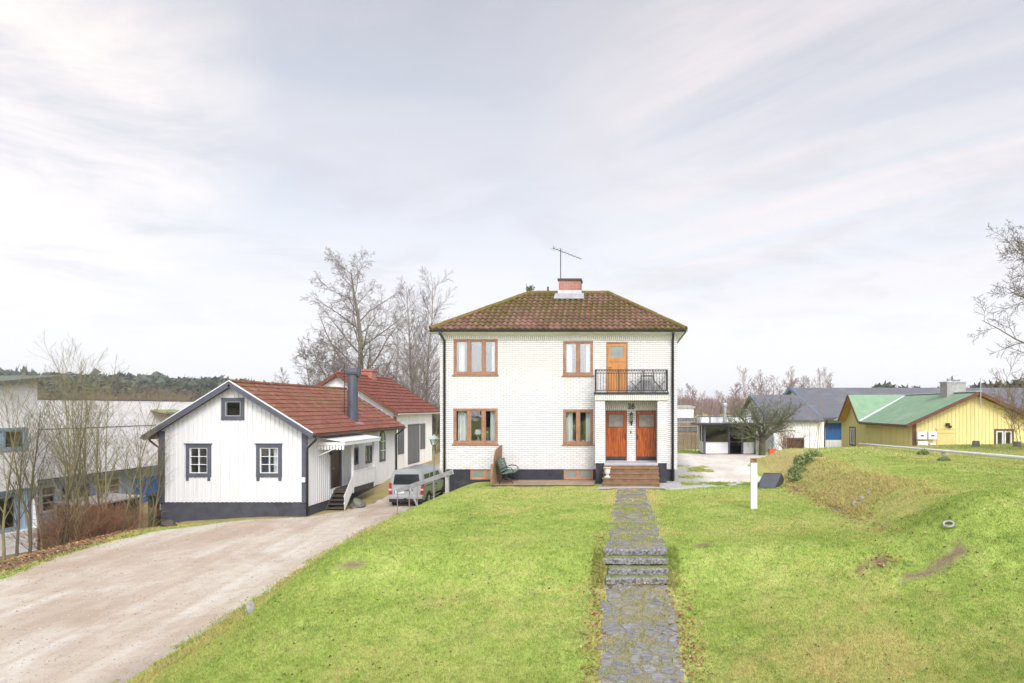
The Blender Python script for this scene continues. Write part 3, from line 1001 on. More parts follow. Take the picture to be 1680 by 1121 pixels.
# ---- fallen leaves
m, t, b = newmat('brown_leaf')
rn = t.attr('rnd')
t.put(b.inputs['Base Color'], t.ramp(rn, [(0, (.14, .06, .028)), (.45, (.25, .11, .04)), (.8, (.36, .20, .085)), (1, (.42, .30, .17))]))
b.inputs['Roughness'].default_value = .7
MAT['leaf'] = m


def leaves(name, X, Y, rg, size, lift=.02):
    n = len(X)
    Z = hgt(X, Y) + lift + rg.random(n) * .02
    a = rg.uniform(0, 2 * np.pi, n); s = rg.uniform(.6, 1.3, n) * size
    e1 = np.stack([np.cos(a), np.sin(a), rg.uniform(-.6, .6, n)], -1) * s[:, None]
    e2 = np.stack([-np.sin(a), np.cos(a), rg.uniform(-.6, .6, n)], -1) * s[:, None] * .6
    c = np.stack([X, Y, Z], -1)
    v = np.stack([c - e1, c - e2, c + e1, c + e2], 1).reshape(-1, 3)
    o = np_mesh(name, v, np.arange(4 * n), 4, MAT['leaf'], {'rnd': rg.random(n)})
    return tag(o, kind='stuff')


rg = np.random.default_rng(9)
LX, LY = [], []
def addl(n, cx, cy, sx_, sy_):
    LX.append(rg.normal(cx, sx_, n)); LY.append(rg.normal(cy, sy_, n))
addl(900, 6.25, 20.0, .28, 3.2); addl(420, 6.3, 24.2, .35, .9); addl(110, *hit(1450, 920), .22, .16); addl(50, *hit(1416, 938), .3, .2); addl(120, 6.9, 25.5, .5, 1.5)
addl(420, -.62, 12.0, .10, 1.7); addl(420, 1.05, 11.2, .14, 1.5); addl(160, .2, 13.25, .5, .07); addl(90, -.62, 13.7, .08, .25)
addl(420, 13.0, 22.5, 1.6, 1.0); addl(260, 10.8, 26, 1.2, 1.2); addl(60, -6.8, 16, .4, .3); addl(50, -8.9, 17.5, .4, 1.0)
leaves('fallen_leaves', np.concatenate(LX), np.concatenate(LY), rg, .032)
LX, LY = [], []
addl(1300, -19.6, 20.6, .6, 2.4); addl(1500, -21.0, 24.6, .8, 1.6)
X = np.concatenate(LX); Y = np.concatenate(LY); ok = X < left_x(Y) + .1
leaves('leaf_litter', X[ok], Y[ok], rg, .05)
# ------------------------------------------------------------------ building helpers (local u, n, z)
def wall(mb, u0, u1, z0, ztop, openings=(), reveal=.12, splits=()):
    zt = ztop if callable(ztop) else (lambda u: ztop)
    us = sorted(set([u0, u1] + [o[0] for o in openings] + [o[1] for o in openings] + list(splits)))
    us = [u for u in us if u0 <= u <= u1]
    for a, b in zip(us[:-1], us[1:]):
        ops = sorted([(o[2], o[3]) for o in openings if o[0] <= a + 1e-6 and o[1] >= b - 1e-6])
        z = z0
        for (p, q) in ops:
            if p > z + 1e-6:
                mb.quad((a, 0, z), (b, 0, z), (b, 0, p), (a, 0, p))
            z = q
        mb.quad((a, 0, z), (b, 0, z), (b, 0, zt(b)), (a, 0, zt(a)))
    for (a, b, p, q) in [o[:4] for o in openings]:
        d = reveal
        mb.quad((a, 0, p), (a, d, p), (b, d, p), (b, 0, p))
        mb.quad((a, 0, q), (b, 0, q), (b, d, q), (a, d, q))
        mb.quad((a, 0, p), (a, 0, q), (a, d, q), (a, d, p))
        mb.quad((b, 0, p), (b, d, p), (b, d, q), (b, 0, q))


def battens(mb, u0, u1, pitch, width, thick, z0, ztop, openings=(), margin=.0, jitter=0, seed=1):
    zt = ztop if callable(ztop) else (lambda u: ztop)
    rg = random.Random(seed)
    u = u0 + pitch / 2
    while u < u1:
        a, b = u - width / 2, u + width / 2
        segs = [(z0, min(zt(a), zt(b)))]
        for o in openings:
            if b > o[0] - margin and a < o[1] + margin:
                new = []
                for (p, q) in segs:
                    if o[2] - margin > p: new.append((p, min(q, o[2] - margin)))
                    if o[3] + margin < q: new.append((max(p, o[3] + margin), q))
                segs = new
        for (p, q) in segs:
            if q - p > .02:
                mb.box(a, b, -thick * rg.uniform(.8, 1.1), .002, p + rg.uniform(-jitter, 0), q)
        u += pitch


def wavy_curtain(mb, u0, u1, z0, z1, n0, amp=.025, waves=5, pinch=0.0):
    N = 26
    P = []
    for r, z in enumerate((z1, (z0 + z1) / 2, z0)):
        for i in range(N + 1):
            f = i / N
            w_ = (u1 - u0) * (1 - pinch * (r == 1))
            P.append((u0 + w_ * f, n0 + amp * math.sin(f * waves * 6.28 + r * .4), z))
    F = []
    for r in range(2):
        for i in range(N):
            a = r * (N + 1) + i
            F.append((a, a + N + 1, a + N + 2, a + 1))
    mb.add(P, F)


def window(parent, M, u0, u1, z0, z1, panes, frame_mat, glass, fw=.075, sash=.055, mull=.09, out=.02, depth=.09,
           sill=None, bars=None, curtains=(), sash_mat=None, name='window', cn=.22, weights=None, label=None):
    """frame and sashes as one part, panes / sill / curtains its sub-parts"""
    mb = MB(M)
    n0, n1 = -out, depth
    mb.box(u0, u1, n0, n1, z1 - fw, z1)
    mb.box(u0, u1, n0 - .006, n1, z0, z0 + fw * 1.1)
    mb.box(u0, u0 + fw, n0 + .002, n1, z0 + fw * 1.1, z1 - fw)
    mb.box(u1 - fw, u1, n0 + .002, n1, z0 + fw * 1.1, z1 - fw)
    ws = weights or [1] * panes
    tot = (u1 - u0 - 2 * fw) - mull * (panes - 1)
    a = u0 + fw
    cells = []
    for i in range(panes):
        b = a + tot * ws[i] / sum(ws)
        cells.append((a, b))
        if i < panes - 1:
            mb.box(b, b + mull, n0 + .004, n1, z0 + fw * 1.1, z1 - fw)
        a = b + mull
    za, zb = z0 + fw * 1.1, z1 - fw
    sm_ = MB(M) if sash_mat else mb
    for (a, b) in cells:
        s = sash
        sm_.box(a, b, n0 + .022, n1 - .015, za, za + s)
        sm_.box(a, b, n0 + .022, n1 - .015, zb - s, zb)
        sm_.box(a, a + s, n0 + .022, n1 - .015, za + s, zb - s)
        sm_.box(b - s, b, n0 + .022, n1 - .015, za + s, zb - s)
        if bars:
            nu, nz, bw = bars
            for k in range(1, nu):
                c = a + s + (b - a - 2 * s) * k / nu
                sm_.box(c - bw / 2, c + bw / 2, n0 + .03, n1 - .02, za + s, zb - s)
            for k in range(1, nz):
                c = za + s + (zb - za - 2 * s) * k / nz
                sm_.box(a + s, b - s, n0 + .032, n1 - .021, c - bw / 2, c + bw / 2)
    w_ = mb.build(name, frame_mat, parent, bevel=.006, label=label)
    if sash_mat: sm_.build('sash', sash_mat, w_)
    g = MB(M)
    for (a, b) in cells:
        g.box(a + sash * .6, b - sash * .6, .035, .045, za + sash * .6, zb - sash * .6)
    g.build('pane', glass, w_)
    if sill:
        s_ = MB(M)
        s_.box(u0 - .04, u1 + .04, -sill, .01, z0 - .05, z0 - .006)
        s_.build('sill', frame_mat if sash_mat is None else frame_mat, w_)
    for (ca, cb) in curtains:
        c = MB(M)
        wavy_curtain(c, ca, cb, za + .02, zb + .02, cn, waves=max(2, int((cb - ca) / .09)))
        c.build('curtain', MAT['curtain'], w_, smooth=True)
    return w_


def tile_roof(name, mat, parent, eA, eB, rA, rB, tw=.24, course=.33, amp=.055, step=.045, seed=1, sub=6, sag=0.0):
    """courses of pantiles over the quad eaveA-eaveB-ridgeB-ridgeA, every tile real relief"""
    eA, eB, rA, rB = map(Vector, (eA, eB, rA, rB))
    rg = random.Random(seed)
    U = (eB - eA).normalized()
    up = ((rA + rB) / 2 - (eA + eB) / 2)
    N = U.cross(up).normalized()
    if N.z < 0: N = -N
    L = up.length
    nc = max(2, round(L / course))
    verts = []; faces = []; rnd = []; wav = []; slo = []
    uoff = {}
    def pr(x):
        f = x % 1.0
        return .5 + .5 * math.sin(2 * math.pi * (f + .12)) * (1.0 if f < .5 else .92)
    O = eA
    us_all = None
    for c in range(nc):
        v0, v1 = c / nc, (c + 1) / nc + .012
        v1 = min(v1, 1.0)
        l0, r0 = eA.lerp(rA, v0), eB.lerp(rB, v0)
        l1, r1 = eA.lerp(rA, v1), eB.lerp(rB, v1)
        ul0, ur0 = (l0 - O).dot(U), (r0 - O).dot(U)
        ul1, ur1 = (l1 - O).dot(U), (r1 - O).dot(U)
        lo, hi = min(ul0, ul1), max(ur0, ur1)
        k0, k1 = math.floor(lo / tw), math.ceil(hi / tw)
        for k in range(k0, k1):
            jit = rg.gauss(0, .004); tl = rg.gauss(0, .006); rv = rg.random()
            base = len(verts)
            for s in range(sub + 1):
                u = (k + s / sub) * tw
                h = amp * pr(k + s / sub - k) if s < sub else amp * pr(0)
                a = max(ul0, min(ur0, u)); b_ = max(ul1, min(ur1, u))
                P0 = l0 + U * (a - ul0); P1 = l1 + U * (b_ - ul1)
                verts.append(P0 + N * (h + step + jit + tl * (s / sub - .5)))
                verts.append(P1 + N * (h + jit))
                verts.append(P0 + N * (h * .3 - .01))
                wav += [h / amp, h / amp, 0.0]; slo += [v0, v1, v0]
            for s in range(sub):
                i = base + s * 3
                faces.append((i, i + 3, i + 4, i + 1)); rnd.append(rv)
                faces.append((i + 2, i + 5, i + 3, i)); rnd.append(rv)
    off = Vector(root_of(parent).location) if parent else Vector((0, 0, 0))
    v = np.array([tuple(q - off) for q in verts], np.float32)
    f = np.array(faces, np.int32).ravel()
    me = bpy.data.meshes.new(name)
    me.from_pydata([tuple(q) for q in v], [], faces)
    me.materials.append(mat)
    at = me.attributes.new('rnd', 'FLOAT', 'FACE'); at.data.foreach_set('value', rnd)
    at = me.attributes.new('wav', 'FLOAT', 'POINT'); at.data.foreach_set('value', wav)
    at = me.attributes.new('slope', 'FLOAT', 'POINT'); at.data.foreach_set('value', slo)
    o = bpy.data.objects.new(name, me); COL.objects.link(o)
    if parent: o.parent = parent
    return o


def cap_tiles(mb, p0, p1, r=.11, L=.36, seed=1):
    """half round ridge tiles along a line"""
    p0, p1 = Vector(p0), Vector(p1)
    d = p1 - p0; n = max(1, round(d.length / L)); rg = random.Random(seed)
    for i in range(n):
        a = p0 + d * (i / n); b = p0 + d * ((i + 1.06) / n)
        q = Vector((0, 0, rg.uniform(-.008, .008)))
        mb.r = rg.random()
        mb.tube([a + q, b + q + Vector((0, 0, .012))], [r, r * .86], 10)


def downpipe(parent, pts, r=.05, mat='black', name='downpipe'):
    mb = MB(); mb.tube(pts, r, 10)
    return mb.build(name, MAT[mat], parent, smooth=True)


def gutter(mb, a, b, r=.065):
    a, b = Vector(a), Vector(b)
    d = (b - a).normalized(); s = d.cross(Vector((0, 0, 1))).normalized()
    prof = [(math.cos(an) * r, -abs(math.sin(an)) * r) for an in [math.pi * k / 8 for k in range(9)]]
    inner = [(x * .88, y * .88 + .004) for x, y in reversed(prof)]
    pr_ = prof + inner
    pts = [a + s * x + Vector((0, 0, z)) for x, z in pr_]
    mb.prism(pts, b - a)


# ================================================================== the white brick house
HX0, HX1, HY0, HY1 = -7.70, 2.03, 26.25, 32.25
house = thing('brick_house', 'two storey white brick house with mossy hipped tile roof and two red front doors', 'house', (-2.8, 29.2, 2.0))
HF = FRONT(0, HY0, 0)
WINS = [  # u0,u1,z0,z1,panes,glass
    (-7.15, -5.33, 6.33, 7.79, 3, 'glass_sky', [(-6.98, -6.75), (-5.62, -5.50)]),
    (-2.66, -1.42, 6.30, 7.71, 2, 'glass_sky', [(-2.52, -2.30), (-1.72, -1.56)]),
    (-7.16, -5.33, 3.49, 4.95, 3, 'glass', [(-7.02, -6.66), (-5.68, -5.43)]),
    (-2.66, -1.42, 3.47, 4.90, 2, 'glass', [(-2.54, -2.28), (-1.74, -1.52)]),
]
BDOOR = (-.885, 0.0, 5.60, 7.68)
D1 = (-.925, -.035, 2.80, 4.86)
D2 = (.325, 1.20, 2.80, 4.86)
ops = [w_[:4] for w_ in WINS] + [BDOOR, D1, D2]
wl = MB(HF)
wall(wl, HX0, HX1, 2.50, 7.96, ops, .14)
wl.M = RIGHTW(HX1, 0, 0); wall(wl, HY0, HY1, 2.5, 7.96)
wl.M = LEFTW(HX0, 0, 0); wall(wl, -HY1, -HY0, 2.5, 7.96)
wl.M = BACKW(0, HY1, 0); wall(wl, -HX1, -HX0, 2.5, 7.96)
wl.M = None
wl.box(HX0, HX1, HY0 + .001, HY1 - .001, 2.45, 2.50)
wl.build('wall', MAT['brick'], house)
# header course under the eaves
h_ = MB(); h_.box(HX0 - .006, HX1 + .006, HY0 - .008, HY0 + .02, 7.76, 7.95); h_.build('brick_course', MAT['soldier'], house)

fd = MB(FRONT(0, HY0 + .035, 0))
CW = [(-6.47, -5.22), (-2.63, -1.43)]
wall(fd, HX0 + .24, HX1 - .11, -.8, 2.46, [(a, b, 2.02, 2.465) for a, b in CW], .10)
fd.M = None
fd.box(HX0 + .24, HX0 + .26, HY0 + .036, HY1 - .05, -.8, 2.46)
fd.box(HX1 - .13, HX1 - .11, HY0 + .036, HY1 - .05, -.8, 2.46)
fd.box(HX0 + .26, HX1 - .13, HY1 - .07, HY1 - .05, -.8, 2.46)
fd.build('foundation', MAT['plinth'], house)
for i, (a, b) in enumerate(CW):
    window(house, FRONT(0, HY0 + .035, 0), a, b, 2.02, 2.465, 2, MAT['winwood2'], MAT['frost_dim'], fw=.05, sash=.035, mull=.09, out=-.01, depth=.1, name='cellar_window')
for i, (a, b, p, q, n, g, cu) in enumerate(WINS):
    window(house, HF, a, b, p, q, n, MAT['winwood'], MAT[g], fw=.07, sash=.05, mull=.075, out=.012, depth=.1, sill=.05, curtains=cu,
           weights=[1, .98, .9] if n == 3 else None)
# rooms behind the windows
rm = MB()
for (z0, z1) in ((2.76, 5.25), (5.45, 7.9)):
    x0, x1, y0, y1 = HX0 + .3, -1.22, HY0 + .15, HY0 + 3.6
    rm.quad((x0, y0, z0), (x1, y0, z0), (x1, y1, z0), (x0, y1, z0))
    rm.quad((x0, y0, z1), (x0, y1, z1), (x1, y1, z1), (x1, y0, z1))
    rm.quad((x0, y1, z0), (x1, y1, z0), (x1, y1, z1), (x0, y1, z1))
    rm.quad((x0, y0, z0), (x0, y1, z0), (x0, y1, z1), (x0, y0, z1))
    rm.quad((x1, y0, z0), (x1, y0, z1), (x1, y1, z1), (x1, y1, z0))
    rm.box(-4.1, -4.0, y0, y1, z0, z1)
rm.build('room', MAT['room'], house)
for (a, b, p, q, n, g, cu) in WINS:
    wb = MB(); wb.box(a - .02, b + .02, HY0 + .15, HY0 + .42, p - .01, p + .055)
    wb.build('window_board', MAT['whitepaint'], house)

# doors
def front_door(u0, u1, z0, z1, gx0, gx1, gz0, gz1, hx):
    mb = MB(HF)
    mb.box(u0, u1, -.01, .10, z1 - .05, z1); mb.box(u0, u0 + .05, -.01, .10, z0, z1 - .05); mb.box(u1 - .05, u1, -.01, .10, z0, z1 - .05)
    d = mb.build('front_door', MAT['dooredge'], house, bevel=.006)
    lf = MB(HF)
    a, b, p, q = u0 + .05, u1 - .05, z0 + .04, z1 - .05
    lf.box(a, gx0, .02, .075, p, q); lf.box(gx1, b, .02, .075, p, q)
    lf.box(gx0, gx1, .02, .075, p, gz0); lf.box(gx0, gx1, .02, .075, gz1, q)
    lf.build('door_leaf', MAT['reddoor'], d)
    gl = MB(HF); gl.box(gx0, gx1, .040, .052, gz0, gz1); gl.build('door_glass', MAT['frost'], d)
    bd = MB(HF)
    for (x0, x1, y0, y1) in ((gx0 - .02, gx1 + .02, gz0 - .02, gz0 + .012), (gx0 - .02, gx1 + .02, gz1 - .012, gz1 + .02)):
        bd.box(x0, x1, .008, .06, y0, y1)
    for x in (gx0, gx1):
        bd.box(x - .018, x + .014, .009, .06, gz0 + .012, gz1 - .012)
    bd.build('glazing_bead', MAT['dooredge'], d)
    kp = MB(HF); kp.box(a + .004, b - .004, .012, .03, p, p + .13); kp.build('kick_plate', MAT['blackiron'], d)
    hd = MB(HF)
    hd.box(hx - .02, hx + .02, .008, .03, 3.66, 3.90)
    hd.tube([(hx, .01, 3.80), (hx, -.05, 3.80), (hx + (.10 if hx > .2 else -.10), -.05, 3.79)], .012, 8)
    hd.build('handle', MAT['blackiron'], d)
front_door(*D1, -.80, -.16, 4.18, 4.70, -.10)
front_door(*D2, .45, 1.08, 4.18, 4.70, .40)
# balcony door
u0, u1, z0, z1 = BDOOR
mb = MB(HF)
mb.box(u0, u1, -.012, .10, z1 - .06, z1); mb.box(u0, u0 + .06, -.012, .10, z0, z1 - .06); mb.box(u1 - .06, u1, -.012, .10, z0, z1 - .06)
bd = mb.build('balcony_door', MAT['winwood'], house, bevel=.006)
lf = MB(HF)
a, b, gx0, gx1, gz0, gz1 = u0 + .06, u1 - .06, u0 + .155, u1 - .155, 7.02, 7.50
lf.box(a, gx0, .02, .07, z0, z1 - .06); lf.box(gx1, b, .02, .07, z0, z1 - .06)
lf.box(gx0, gx1, .02, .07, z0, gz0); lf.box(gx0, gx1, .02, .07, gz1, z1 - .06)
lf.box(gx0 - .05, gx1 + .05, .006, .03, 6.86, 6.92)
for k in range(7):
    x = a + .03 + k * (b - a - .06) / 6.0
    lf.box(x - .012, x + .012, .008, .03, z0 + .1, 6.62)
lf.build('door_leaf', MAT['tandoor'], bd)
gl = MB(HF); gl.box(gx0, gx1, .04, .05, gz0, gz1); gl.build('door_glass', MAT['frost_dim'], bd)
hd = MB(HF); hd.tube([(a + .06, .02, 6.62), (a + .06, -.04, 6.62), (a + .16, -.04, 6.615)], .011, 8); hd.build('handle', MAT['blackiron'], bd)

# porch: two brick piers carrying the balcony
PF = 25.35
for (a, b) in ((-1.29, -.905), (1.175, 1.57)):
    q = MB(); q.box(a, b, PF, HY0 - .001, 2.78, 5.262); pr_ = q.build('porch_pier', MAT['brick'], house)
    q = MB(); q.box(a + .025, b - .025, PF + .03, HY0 + .03, 1.2, 2.775); q.build('pier_base', MAT['plinth'], pr_)
so = MB()
so.box(-.904, 1.174, HY0 - .035, HY0 - .002, 5.075, 5.261); so.box(-.904, 1.174, HY0 - .018, HY0 - .001, 4.868, 5.071)
so.build('door_lintel', MAT['soldier'], house)
sl = MB(); sl.box(-1.31, 1.59, PF - .05, HY0 - .001, 5.265, 5.50)
sl.build('balcony_slab', MAT['soldier'], house)
se = MB(); se.box(-1.35, 1.63, PF - .09, HY0 - .002, 5.504, 5.585); se.build('balcony_floor', MAT['black'], house)
# railing
rl = MB()
ry = PF - .04; xa, xb = -1.29, 1.57; zb_, zt_ = 5.66, 6.47
for (p, q) in (((xa, ry), (xb, ry)), ((xa, ry), (xa, HY0)), ((xb, ry), (xb, HY0))):
    P = Vector((p[0], p[1], 0)); Q = Vector((q[0], q[1], 0)); Ln = (Q - P).length
    for z, r_ in ((zt_, .020), (zt_ - .14, .011), (zb_, .014)):
        rl.tube([P + Vector((0, 0, z)), Q + Vector((0, 0, z))], r_, 6)
    nb = int(Ln / .105)
    for i in range(nb + 1):
        c = P.lerp(Q, i / nb)
        rl.bar(c + Vector((0, 0, zb_)), c + Vector((0, 0, zt_ - .14)), .016, .016, (0, 1, 0))
        if i < nb:
            d = P.lerp(Q, (i + 1) / nb)
            arc = []
            for s in range(7):
                f = s / 6
                arc.append(c.lerp(d, f) + Vector((0, 0, zt_ - .14 + .13 * math.sin(math.pi * f))))
            rl.tube(arc, .008, 5)
            m_ = c.lerp(d, .5)
            rl.tube([m_ + Vector((0, 0, zt_ - .14)), m_ + Vector((0, 0, zt_))], .006, 4)
for x in (xa, xb, xa + .93, xb - .93):
    rl.bar((x, ry, 5.585), (x, ry, zt_), .034, .034, (0, 1, 0))
rl.build('balcony_railing', MAT['blackiron'], house)
# house number
cu = bpy.data.curves.new('house_number', 'FONT'); cu.body = '26'; cu.size = .30; cu.extrude = .012; cu.align_x = 'CENTER'; cu.offset = .004
_tmp = bpy.data.objects.new('text', cu); COL.objects.link(_tmp)
bpy.context.view_layer.update()
nm = bpy.data.meshes.new_from_object(_tmp.evaluated_get(bpy.context.evaluated_depsgraph_get()))
bpy.data.objects.remove(_tmp)
nm.materials.clear(); nm.materials.append(MAT['blackiron'])
no = bpy.data.objects.new('house_number', nm); COL.objects.link(no)
no.parent = house; no.rotation_euler = (R(90), 0, 0)
no.location = Vector((.14, HY0 - .055, 4.93)) - Vector(house.location)
# porch lamp
pl = MB(HF)
pl.box(.085, .205, -.11, -.012, 4.40, 4.70); pl.box(.07, .22, -.125, 0, 4.70, 4.735); pl.box(.07, .22, -.125, 0, 4.37, 4.40); pl.box(.12, .17, -.03, .002, 4.25, 4.8)
pl.M = None
lampo = pl.build('porch_lamp', MAT['blackiron'], house, bevel=.004)
pg = MB(HF)
for k in range(3):
    pg.box(.098 + k * .034, .124 + k * .034, -.114, -.108, 4.43, 4.54); pg.box(.098 + k * .034, .124 + k * .034, -.114, -.108, 4.56, 4.67)
pg.build('lamp_glass', MAT['frost'], lampo)
bl = MB(HF); bl.box(.10, .15, -.02, .002, 3.92, 4.02); bl.build('doorbell', MAT['blackiron'], house)
# porch floor and steps
pf = MB(); pf.box(-.93, 1.19, 25.16, HY0 + .02, 2.70, 2.79); pf.build('porch_floor', MAT['porchfl'], house, bevel=.008)
hs = MB(); ns = MB()
for k in range(1, 5):
    zt__ = 2.79 - .163 * k
    hs.box(-.96 if k > 3 else -.935, 1.20 if k > 3 else 1.19, 25.16 - .27 * k, 25.16 - .27 * (k - 1) + (.9 if k == 1 else .02), 1.75 if k == 4 else zt__ - .163, zt__)
    ns.box(-.97, 1.21, 25.16 - .27 * k - .018, 25.16 - .27 * (k - 1) - .002, zt__ - .05, zt__ + .004)
hs.box(-.93, 1.18, 25.17, 25.9, 1.75, 2.698)
fs = hs.build('front_steps', MAT['houseste'], house)
ns.build('treads', pm('mossy_tread', (.23, .14, .085), (.14, .115, .05), 5, .85, .4, c3=(.30, .22, .15)), fs, bevel=.008)

# eaves, gutter, roof
ov, ez = .26, 8.10
ex0, ex1, ey0, ey1 = HX0 - ov + .02, HX1 + ov, HY0 - ov, HY1 + ov
ea = MB()
wr = [(HX0, HY0), (HX1, HY0), (HX1, HY1), (HX0, HY1)]
er = [(ex0, ey0), (ex1, ey0), (ex1, ey1), (ex0, ey1)]
for i in range(4):
    j = (i + 1) % 4
    ea.quad((*wr[i], 7.93), (*er[i], ez - .08), (*er[j], ez - .08), (*wr[j], 7.93))
    ea.quad((*er[i], ez - .08), (*er[i], ez + .03), (*er[j], ez + .03), (*er[j], ez - .08))
ea.build('eaves', MAT['fascia'], house)
gt = MB(); g = .07
for i in range(4):
    j = (i + 1) % 4
    c = Vector((sum(p[0] for p in er) / 4, sum(p[1] for p in er) / 4, 0))
    off = [Vector((0, -g, 0)), Vector((g, 0, 0)), Vector((0, g, 0)), Vector((-g, 0, 0))][i]
    d = [Vector((g, 0, 0)), Vector((0, g, 0)), Vector((-g, 0, 0)), Vector((0, -g, 0))][i]
    gutter(gt, Vector((*er[i], ez + .02)) + off - d, Vector((*er[j], ez + .02)) + off + d, .07)
gt.build('gutter', MAT['black'], house)
rz, rx0, rx1, ryy = 10.18, -4.51, -.92, (ey0 + ey1) / 2
e = .06
roof = tile_roof('roof', MAT['tile'], house, (ex0 - e, ey0 - e, ez + .03), (ex1 + e, ey0 - e, ez + .03), (rx0, ryy, rz), (rx1, ryy, rz), seed=2)
tile_roof('roof', MAT['tile'], house, (ex1 + e, ey0 - e, ez + .03), (ex1 + e, ey1 + e, ez + .03), (rx1, ryy, rz), (rx1, ryy, rz), seed=3)
tile_roof('roof', MAT['tile'], house, (ex0 - e, ey1 + e, ez + .03), (ex0 - e, ey0 - e, ez + .03), (rx0, ryy, rz), (rx0, ryy, rz), seed=4)
tile_roof('roof', MAT['tile'], house, (ex1 + e, ey1 + e, ez + .03), (ex0 - e, ey1 + e, ez + .03), (rx1, ryy, rz), (rx0, ryy, rz), seed=5)
rt = MB()
cap_tiles(rt, (rx0, ryy, rz + .02), (rx1, ryy, rz + .02), .12, seed=1)
for (a_, b_, s_) in (((ex0 - e, ey0 - e), rx0, 2), ((ex1 + e, ey0 - e), rx1, 3), ((ex1 + e, ey1 + e), rx1, 4), ((ex0 - e, ey1 + e), rx0, 5)):
    cap_tiles(rt, (a_[0], a_[1], ez + .07), (b_, ryy, rz + .03), .115, seed=s_)
m2 = tile_mat('mossy_ridge_tile', (.30, .15, .10), (.22, .10, .07), (.10, .08, .014), .25)
rt.build('ridge_tiles', m2, roof)
ch = MB(); ch.box(-3.12, -2.13, ryy - .36, ryy + .36, 9.7, 10.72)
cho = ch.build('chimney', MAT['redbrick'], roof)
cc = MB(); cc.box(-3.17, -2.08, ryy - .41, ryy + .41, 10.72, 10.80); cc.build('chimney_cap', MAT['black'], cho)
ff = MB(); ff.box(-3.16, -2.09, ryy - .40, ryy + .40, 10.0, 10.26)
ff.prism([(-3.30, ryy - .78, 9.80), (-1.95, ryy - .78, 9.80), (-1.98, ryy - .40, 10.10), (-3.27, ryy - .40, 10.10)], (0, -.02, .035))
ff.build('flashing', MAT['galv'], cho)
an = MB()
mz = 12.27
an.tube([(-3.08, ryy + .1, 10.7), (-3.08, ryy + .1, mz)], .022, 6)
A0, A1 = Vector((-3.38, ryy - .25, 12.20)), Vector((-2.18, ryy + .55, 11.90))
an.tube([A0, A1], .014, 5)
dA = (A1 - A0).normalized(); sd = dA.cross(Vector((0, 0, 1))).normalized()
for k in range(9):
    c = A0.lerp(A1, k / 8.0); L_ = .30 - .022 * k
    an.tube([c - sd * L_, c + sd * L_], .006, 4)
an.tube([A0 + Vector((0, 0, -.12)), A0 + Vector((0, 0, .12))], .008, 4)
an.build('aerial', MAT['blackiron'], roof)
vp = MB(); vp.tube([(X_(899, ryy), ryy, rz - .05), (X_(899, ryy), ryy, rz + .32)], .045, 8); vp.build('roof_vent', MAT['tilered2'], roof)
downpipe(house, [(-7.62, ey0 - .07, ez - .03), (-7.60, ey0 - .05, ez - .14), (-7.50, HY0 - .07, 7.72), (-7.50, HY0 - .07, 1.52)])
downpipe(house, [(1.84, ey0 - .07, ez - .03), (1.84, ey0 - .05, ez - .12), (1.84, HY0 - .07, 7.74), (1.84, HY0 - .07, 1.98)])

# a tuft growing on the ridge
rg = random.Random(5)
tf = MB()
cx, cz = X_(869, ryy), rz + .1
for k in range(60):
    a = rg.uniform(0, 6.28); l = rg.uniform(.12, .34); q = Vector((math.cos(a) * .45, math.sin(a) * .45, 1)).normalized()
    s = Vector((cx + rg.uniform(-.12, .12), ryy + rg.uniform(-.08, .08), cz - .04)); e_ = s + q * l
    tf.tube([s, e_], [.006, .003], 3, cap=False)
    for j in range(2):
        c = s.lerp(e_, rg.uniform(.5, 1)); tf.quad(c, c + Vector((.03, .01, .02)), c + Vector((.03, .02, .06)), c + Vector((-.01, 0, .04)))
m = pm('moss_plant', (.07, .10, .03), (.12, .11, .04), 9, .9)
tag(tf.build('roof_plant', m), 'small leafy tuft sprouting from the ridge tiles of the white house', 'plant')

# ---- things on the window boards
m_shade = pm('lamp_shade_cloth', (.62, .64, .68), (.55, .57, .60), 4, .9)
m_leafg = pm('house_plant_leaf', (.05, .14, .03), (.10, .20, .05), 7, .5)
m_blue = pm('blue_glaze', (.05, .06, .30), (.04, .05, .22), 5, .25, spec=.6)
m_white = pm('white_glaze', (.75, .74, .72), (.66, .65, .63), 5, .3, spec=.5)
wz = 3.49 + .055
def on_board(x): return (x, HY0 + .29)
lx, ly = on_board(-6.20)
tl_ = thing('table_lamp', 'table lamp with pale square shade and crossed wire foot in the lower three pane window', 'lamp', (lx, ly, wz))
b_ = MB()
for sx_ in (-1, 1):
    b_.tube([(lx - .09 * sx_, ly - .05, wz), (lx + .07 * sx_, ly, wz + .30)], .008, 5)
    b_.tube([(lx - .09 * sx_, ly + .05, wz), (lx + .07 * sx_, ly, wz + .30)], .008, 5)
b_.tube([(lx - .09, ly, wz + .30), (lx + .09, ly, wz + .30)], .008, 5); b_.tube([(lx, ly, wz + .28), (lx, ly, wz + .4)], .008, 5)
b_.build('foot', MAT['whitepaint'], tl_)
s_ = MB(); s_.lathe([(.15, .33), (.155, .33), (.125, .52), (.12, .52)], (lx, ly, wz), 20); s_.build('shade', m_shade, tl_)
